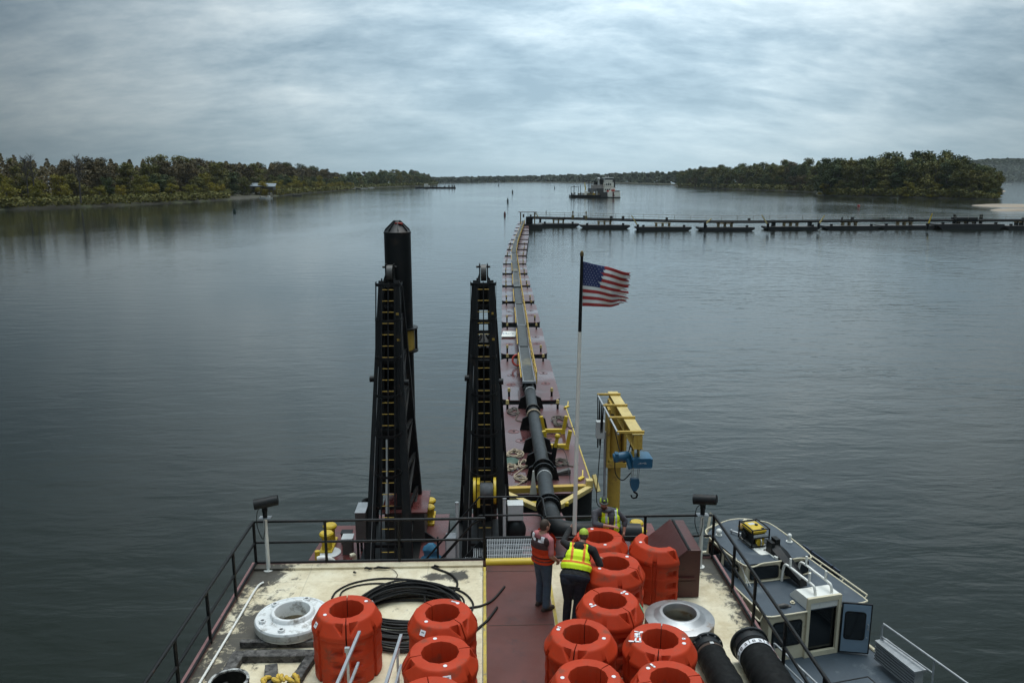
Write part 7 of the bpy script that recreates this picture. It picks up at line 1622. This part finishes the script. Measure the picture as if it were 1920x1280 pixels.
forest(lsh2, V(-0.6, 0.8, 0), [
    (12, 46, 0.75, ['bush', 'broad'], ['olive', 'green', 'olive'], 'at the water'),
    (50, 44, 1.0, ['broad', 'broad'], ['green', 'green', 'olive', 'brown'], 'behind')], lambda x: np.interp(x, [600, 650, 700, 770, 800, 815], [326, 324, 321, 320, 326, 334]), lambda x: 640 < x < 816, 'on the point beyond the left bank')
itop = lambda x: np.interp(x, [1530, 1560, 1600, 1650, 1700, 1760, 1800, 1830, 1850, 1868, 1875], [303, 297, 295, 292, 289, 290, 297, 305, 315, 332, 352])
forest(ish, V(0.45, 0.89, 0), [
    (4, 14, 0.40, ['bush', 'broad'], ['olive', 'yellow', 'green'], 'low at the waterline'),
    (10, 11, 0.78, ['broad', 'tall'], ['green', 'olive', 'green', 'olive'], 'in the front'),
    (24, 12, 0.98, ['broad', 'tall', 'broad'], ['green', 'olive', 'olive'], 'behind the front trees'),
    (46, 18, 1.0, ['broad', 'tall'], ['olive', 'green', 'green'], 'in the heart')], itop, lambda x: 1543 < x < 1872, 'of the near island')
forest(ish2, V(0.35, 0.93, 0), [
    (9, 30, 0.55, ['bush', 'broad'], ['olive', 'green', 'brown'], 'low at the water'),
    (24, 27, 0.9, ['broad', 'tall', 'thin'], ['olive', 'green', 'olive', 'green'], 'in the front'),
    (60, 34, 1.0, ['broad', 'tall'], ['olive', 'brown', 'green'], 'behind')], lambda x: np.interp(x, [1262, 1300, 1350, 1420, 1500, 1545, 1570], [322, 318, 311, 306, 303, 301, 300]), lambda x: 1275 < x < 1560, 'on the farther shore right of the towboat')
print('TREES', NT[0])
# far woods that read as one mass
def far_wood(name, label, px0, px1, base_px, top_px, m, n, depth=120, size=(4, 9)):
    m_ = MB(); r = random.Random(name + label); nr = np.random.RandomState(len(label))
    for k in range(n):
        px = px0 + (px1 - px0) * r.random(); b = at(px, base_px(px), Z_WATER); dep = proj(b)[2]; H_ = (base_px(px) - top_px(px)) * dep / F_PX * (0.84 + 0.16 * sin(px * 0.9 + 3 * sin(px * 0.37)) * 0.6 + 0.1)
        q = r.random(); w = r.uniform(*size) * dep / 4000; away = V(b.x, b.y, 0).normalized(); z = H_ * sqrt(r.random()) * 0.97; c = b + away * (depth * q * (0.2 + z / H_)) + V(0, 0, max(w * .5, z - w * 0.4))
        nn = (-away + Vector(nr.normal(size=3)) * 0.7 + V(0, 0, 0.4)).normalized(); x = nn.cross(V(0, 0, 1)).normalized(); y = nn.cross(x)
        m_.add([c - x * w - y * w * .5, c + x * w * .8 - y * w * .8, c + x * w + y * w * .6, c - x * w * .6 + y * w * .8], [(0, 1, 2, 3)])
    tag(m_.build(name, m, smooth=0, recalc=False), label, 'woodland', kind='stuff')
M_far = leaf_material('far_wood_foliage', (0.026, 0.036, 0.018), (0.042, 0.052, 0.022), (0.062, 0.064, 0.026))
far_wood('far_wood', 'long dark line of woods on the far shore up the river', 800, 1300, lambda x: np.interp(x, [800, 1000, 1150, 1300], [343.0, 341.5, 343.5, 347.0]), lambda x: np.interp(x, [800, 830, 1000, 1080, 1150, 1200, 1300], [331.0, 332, 329.0, 326.5, 324.5, 322, 320]), M_far, 9000, 300)
m_ = MB()                                            # the ground they stand on
P = [at(x, y, Z_WATER) for x, y in ((780, 343.2), (900, 342.2), (1000, 341.6), (1150, 343.6), (1300, 347.2))]; m_.loft([[p for p in P], [p + V(0, 30, 1.5) for p in P], [p + V(0, 3000, 12) for p in P]], caps=False, closed=False)
tag(m_.build('far_shore', M_bank, smooth=0, recalc=False), 'far shore of the river', kind='structure')
def back_wood(name, label, shore, inland, d0, d1, top_px, keep, n, m, frac=0.93):
    m_ = MB(); r = random.Random(label); nr = np.random.RandomState(7); seg = [(b - a).length for a, b in zip(shore, shore[1:])]; tot = sum(seg); c_ = 0
    while c_ < n:
        q = r.random() * tot; k = 0
        while k < len(seg) - 1 and q > seg[k]: q -= seg[k]; k += 1
        p = shore[k].lerp(shore[k + 1], q / seg[k]) + inland * r.uniform(d0, d1); px, py, dep = proj(V(p.x, p.y, Z_WATER + 1)); c_ += 1
        if not keep(px) or r.random() > (320 / dep) ** 1.1: continue
        H_ = (py - top_px(px)) * dep / F_PX * frac * (0.9 + 0.1 * sin(px * .21) + 0.06 * sin(px * .53 + 1)); w = r.uniform(0.6, 1.4) * (0.22 + 0.0006 * dep)
        z = H_ * r.random() ** 0.7; away = V(p.x, p.y, 0).normalized(); c = p + V(0, 0, z + 1)
        nn = (-away + Vector(nr.normal(size=3)) * 0.8 + V(0, 0, 0.5)).normalized(); x = nn.cross(V(0, 0, 1)).normalized(); y = nn.cross(x)
        m_.add([c - x * w - y * w * .5, c + x * w * .8 - y * w * .8, c + x * w + y * w * .6, c - x * w * .6 + y * w * .8], [(0, 1, 2, 3)])
    tag(m_.build(name, m, smooth=0, recalc=False), label, 'woodland', kind='stuff')
back_wood('back_wood', 'dense brown wood filling in behind the trees of the left bank', lsh, V(-0.93, 0.37, 0), 30, 75, ltop, clear_, 130000, LM['brown'])
back_wood('back_wood', 'dense dark wood in the heart of the near island', ish, V(0.45, 0.89, 0), 22, 60, itop, lambda x: 1546 < x < 1866, 60000, LM['green'])
back_wood('back_wood', 'dense wood behind the trees right of the towboat', ish2, V(0.35, 0.93, 0), 30, 90, lambda x: np.interp(x, [1262, 1300, 1350, 1420, 1500, 1545, 1570], [322, 318, 311, 306, 303, 301, 300]), lambda x: 1268 < x < 1560, 90000, LM['green'])
back_wood('back_wood', 'dense wood on the point beyond the left bank', lsh2, V(-0.6, 0.8, 0), 30, 100, lambda x: np.interp(x, [600, 650, 700, 770, 800, 815], [326, 324, 321, 320, 326, 334]), lambda x: 640 < x < 816, 60000, LM['green'])
for shore_, inl_, keep_, tp_, n_, l_ in ((lsh, V(-0.93, 0.37, 0), lambda x: clear_(x) and not 432 < x < 520, ltop, 40000, 'left bank'), (ish, V(0.45, 0.89, 0), lambda x: 1544 < x < 1872, itop, 14000, 'near island'), (ish2, V(0.35, 0.93, 0), lambda x: 1272 < x < 1560, lambda x: np.interp(x, [1262, 1420, 1570], [322, 306, 300]), 16000, 'shore right of the towboat'), (lsh2, V(-0.6, 0.8, 0), lambda x: 640 < x < 822, lambda x: 322, 12000, 'point beyond the left bank')):
    back_wood('bank_brush', 'low tangled brush along the waterline of the %s' % l_, shore_, inl_, -1.0, 11, tp_, keep_, n_, LM['olive'], 0.20)
# wooded hills on the far right
m_ = MB(); rows_ = []; nxh, nyh = 90, 16
for j in range(nyh + 1):
    r_ = []
    for i in range(nxh + 1):
        px = 1800 + 330 * i / nxh; b = at(px, 340.5, Z_WATER); away = V(b.x, b.y, 0).normalized(); v = j / nyh
        top = np.interp(px, [1800, 1840, 1880, 1920, 2130], [305, 302, 300.5, 300, 300]); dep = proj(b)[2]
        H_ = (340.5 - top) * dep / F_PX * (1 + 0.05) * sin(min(1, v * 1.25) * pi / 2) ** 0.8; r_.append(b + away * (700 * v) + V(0, 0, H_ * (1 if v else 0) - 0.5 + (7 * sin(i * 1.7 + j * 2.1) * v * (1 - v) * 2)))
    rows_.append(r_)
m_.loft(rows_, caps=False, closed=False); tag(m_.build('hills', M_far, smooth=60, recalc=False), 'low wooded hills on the right horizon', kind='structure')
def hill_wood():
    m_ = MB(); r = random.Random(4); nr = np.random.RandomState(4)
    for k in range(9000):
        i = r.random() * nxh; j = r.random() ** 1.2 * nyh; i0, j0 = min(int(i), nxh - 1), min(int(j), nyh - 1); p = rows_[j0][i0].lerp(rows_[j0][i0 + 1], i - i0).lerp(rows_[j0 + 1][i0].lerp(rows_[j0 + 1][i0 + 1], i - i0), j - j0)
        w = r.uniform(3, 8); c = p + V(0, 0, w * r.uniform(.3, 1.3)); nn = (-V(p.x, p.y, 0).normalized() + Vector(nr.normal(size=3)) * 0.7 + V(0, 0, 0.5)).normalized(); x = nn.cross(V(0, 0, 1)).normalized(); y = nn.cross(x)
        m_.add([c - x * w - y * w * .5, c + x * w * .8 - y * w * .8, c + x * w + y * w * .6, c - x * w * .6 + y * w * .8], [(0, 1, 2, 3)])
    tag(m_.build('hill_woods', M_far, smooth=0, recalc=False), 'hazy woods covering the hills on the far right', 'woodland', kind='stuff')
hill_wood()

# ------------------------------------------------------------------ house, trailers, boats along the left bank
def at_up(px, py, base): d = ray(px, py); return CAMV + d * (base.y / d.y)
hb = at(490, 366.5, Z_WATER + 1); hs = proj(hb)[2] / F_PX
t = thing('river_house', 'grey-roofed house on stilts among the trees of the left bank', 'house', tuple(hb))
def hx(px): return hb.x + (px - 490) * hs
def hz_(py): return hb.z + (366.5 - py) * hs
m_ = MB(); y0 = hb.y
m_.add([V(hx(466), y0 - 1, hz_(350)), V(hx(517), y0 - 1, hz_(351)), V(hx(513), y0 + 9, hz_(345.5)), V(hx(468), y0 + 9, hz_(344.5)), V(hx(466), y0 - 1, hz_(349)), V(hx(517), y0 - 1, hz_(350)), V(hx(513), y0 + 9, hz_(344.5)), V(hx(468), y0 + 9, hz_(343.5))], [(3, 2, 1, 0), (4, 5, 6, 7), (0, 1, 5, 4), (1, 2, 6, 5), (2, 3, 7, 6), (3, 0, 4, 7)]); m_.build('roof', mat('grey_metal_roof', (0.15, 0.18, 0.20), 0.5), t, smooth=0)
m_ = MB(); m_.box((hx(490), y0 + 4.5, hz_(353)), (44 * hs, 7, 6 * hs)); m_.build('wall', mat('cream_siding', (0.13, 0.12, 0.095), 0.7), t, smooth=0)
for px in (476, 484, 497): m_ = MB(); m_.box((hx(px), y0 + 0.95, hz_(353)), (4 * hs, 0.1, 2.4 * hs)); m_.build('window', M_glass, t, smooth=0)
for px in (470, 490, 505, 512): m_ = MB(); m_.box((hx(px), y0 + 0.5, hz_(361)), (0.35, 0.35, 11 * hs)); m_.build('stilt', M_wood, t, smooth=0)
m_ = MB(); m_.box((hx(502), y0 + 2, hz_(357)), (20 * hs, 3, 0.3)); m_.build('porch', M_wood, t, smooth=0)
def trailer(px0, px1, py, h, label, m, yoff=0):
    b = at((px0 + px1) / 2, py, Z_WATER + 0.8); s = proj(b)[2] / F_PX; w = (px1 - px0) * s; hh = h * s
    t = thing('travel_trailer', label, 'trailer', tuple(b), 'white trailers on the left bank'); m_ = MB(); m_.box((b.x, b.y + 1.5, b.z + 0.5 + hh / 2), (w, 2.6, hh)); m_.build('body', m, t, smooth=0, bevel=0.25)
    m_ = MB(); m_.box((b.x, b.y + 0.19, b.z + 0.6 + hh * 0.6), (w * 0.6, 0.03, hh * 0.25)); m_.build('window', M_glass, t, smooth=0)
    for dx in (-.25, .25): m_ = MB(); m_.cyl((b.x + w * dx, b.y + 0.1, b.z + 0.45), (b.x + w * dx, b.y + 0.5, b.z + 0.45), 0.45, n=12); m_.build('wheel', M_rubber, t)
trailer(429, 450, 366.5, 7.5, 'long white trailer at the left end of the clearing', M_white); trailer(463, 471, 364.5, 5, 'small white trailer under the house roof', M_white); trailer(473, 485, 365, 5, 'white camper in front of the house', M_offw)
for px, py, l, m in ((456, 367, 'white pickup parked beside the long trailer', M_white), (506, 364.5, 'pale car parked right of the house', M_lgrey)):
    b = at(px, py, Z_WATER + .7); t = thing('parked_car', l, 'car', tuple(b)); m_ = MB(); m_.loft([[V(b.x + x, b.y + y, b.z + z) for x, z in ((-2.3, 0.4), (2.3, 0.4), (2.3, 0.95), (1.2, 1.05), (0.7, 1.6), (-1.0, 1.6), (-1.5, 1.0), (-2.3, 0.95))] for y in (-0.9, 0.9)]); m_.build('body', m, t, smooth=0, bevel=0.08)
    for dx in (-1.4, 1.4): m_ = MB(); m_.cyl((b.x + dx, b.y - 0.95, b.z + 0.36), (b.x + dx, b.y - 0.6, b.z + 0.36), 0.36, n=12); m_.build('wheel', M_rubber, t)
    m_ = MB(); m_.box((b.x - 0.1, b.y - 0.91, b.z + 1.32), (1.7, 0.03, 0.4)); m_.build('window', M_glass, t, smooth=0)
def small_boat(px, py, L_, label, m, cab=True, up=0.0):
    b = at(px, py, Z_WATER); t = thing('small_boat', label, 'boat', tuple(b), 'small boats along the left bank'); m_ = MB(); q = L_ / 2
    m_.loft([[V(b.x + x * s, b.y + y * s2, b.z + z) for x, y in ((-q, -0.9), (q * .5, -0.9), (q, 0), (q * .5, .9), (-q, .9))] for s, s2, z in ((0.85, 0.8, -0.2), (1, 1, 0.75 + up))]); m_.build('hull', m, t, smooth=0)
    if cab: m_ = MB(); m_.box((b.x - 0.2, b.y, b.z + 1.2), (L_ * 0.3, 1.4, 0.9)); m_.build('cabin', M_white, t, smooth=0, bevel=0.1); m_ = MB(); m_.box((b.x - 0.2, b.y - 0.71, b.z + 1.35), (L_ * 0.24, 0.03, 0.35)); m_.build('window', M_glass, t, smooth=0)
    else: m_ = MB(); m_.box((b.x - q * .8, b.y, b.z + 0.9), (0.4, 0.4, 0.8)); m_.build('outboard_motor', M_black, t, smooth=0)
small_boat(505, 372.5, 4.5, 'white cabin boat moored below the house', M_white); small_boat(493, 372, 4.0, 'low pale skiff beside the white cabin boat', M_lgrey, False); small_boat(557, 367.5, 7, 'dark flat skiff moored at the point', M_dkgrey, False)
small_boat(683, 354.2, 9, 'white runabout at the tip of the left bank', M_white, False); small_boat(697, 353.2, 8, 'second white boat nosed against the tip of the left bank', M_white); small_boat(672, 354.4, 6, 'dark boat at the tip of the left bank', M_black, False)
small_boat(1892, 346, 14, 'white motor cruiser running far off by the right-hand hills', M_white, True, 1.2)
b = at(817, 353.3, Z_WATER); s = proj(b)[2] / F_PX; t = thing('work_barge', 'low dark work barge with a white machine, far off the point', 'barge', tuple(b))
m_ = MB(); m_.box((b.x, b.y, b.z + 0.6), (75 * s, 10, 2.4)); m_.build('hull', M_black, t, smooth=0)
m_ = MB(); m_.box((b.x - 18 * s, b.y, b.z + 3.6), (7 * s, 4, 4.0)); m_.box((b.x - 14 * s, b.y, b.z + 2.6), (6 * s, 4, 2.2)); m_.build('cab', M_white, t, smooth=0)
for dx, h in ((8, 6.5), (-5, 2), (2, 2.2), (25, 2.6), (31, 3), (17, 1.6), (35, 2.4), (-30, 1.5)): m_ = MB(); m_.box((b.x + dx * s, b.y - 1, b.z + 1.5 + h / 2), ((0.6 if h > 4 else 2.5 * s), 2, h)); m_.build('deck_machine', M_dkgrey, t, smooth=0)
# standing dead snags above the left wood
for k, (px, py) in enumerate(((85, 296), (98, 292), (190, 293), (600, 318))):
    b = at(px, 384 if px < 300 else 358, Z_WATER + 2); b = b + V(-20, 25, 0); tp = at_up(px, py, b); t = thing('bare_tree', 'bare leafless grey tree above the left bank woods, number %s from the left' % ['first', 'second', 'third', 'fourth'][k], 'tree', tuple(b)); H_ = tp.z - b.z; r = random.Random(k); m_ = MB()
    m_.tube([b, b + V(0.3, 0, H_ * .5), b + V(0, 0, H_)], [0.4, 0.25, 0.05], 6); m_.build('trunk', M_bark, t); m_ = MB()
    for j in range(60):
        z = H_ * r.uniform(0.45, 0.98); a = r.uniform(0, 2 * pi); l = (H_ - z) * 0.35 + 1.2; q0 = b + V(0.1, 0, z); q1 = q0 + V(cos(a) * l * .6, sin(a) * l * .6, l * .6); m_.tube([q0, q1, q1 + V(cos(a + .6) * .8, sin(a + .6) * .8, 1.0)], [0.1, 0.06, 0.02], 4)
    m_.build('crown', M_bark, t)

# ------------------------------------------------------------------ haze: even pale air over the river
HAZE = 0.00004
if HAZE:
    m_ = MB(); m_.box((200, 2900, Z_WATER + 38), (9000 * 2 - 6500, 6600, 80)); m_.v = [V(p.x, p.y, max(p.z, Z_WATER - 1.0)) for p in m_.v]
    hm = bpy.data.materials.new('haze_air'); hm.use_nodes = True; n_ = hm.node_tree.nodes; n_.remove(n_['Principled BSDF']); vol = n_.new('ShaderNodeVolumePrincipled')
    vol.inputs['Color'].default_value = (0.80, 0.88, 0.93, 1); vol.inputs['Density'].default_value = HAZE; vol.inputs['Anisotropy'].default_value = 0.2
    hm.node_tree.links.new(vol.outputs[0], n_['Material Output'].inputs['Volume'])
    tag(m_.build('haze', hm, smooth=0), 'thin pale haze over the river', 'haze', kind='stuff')
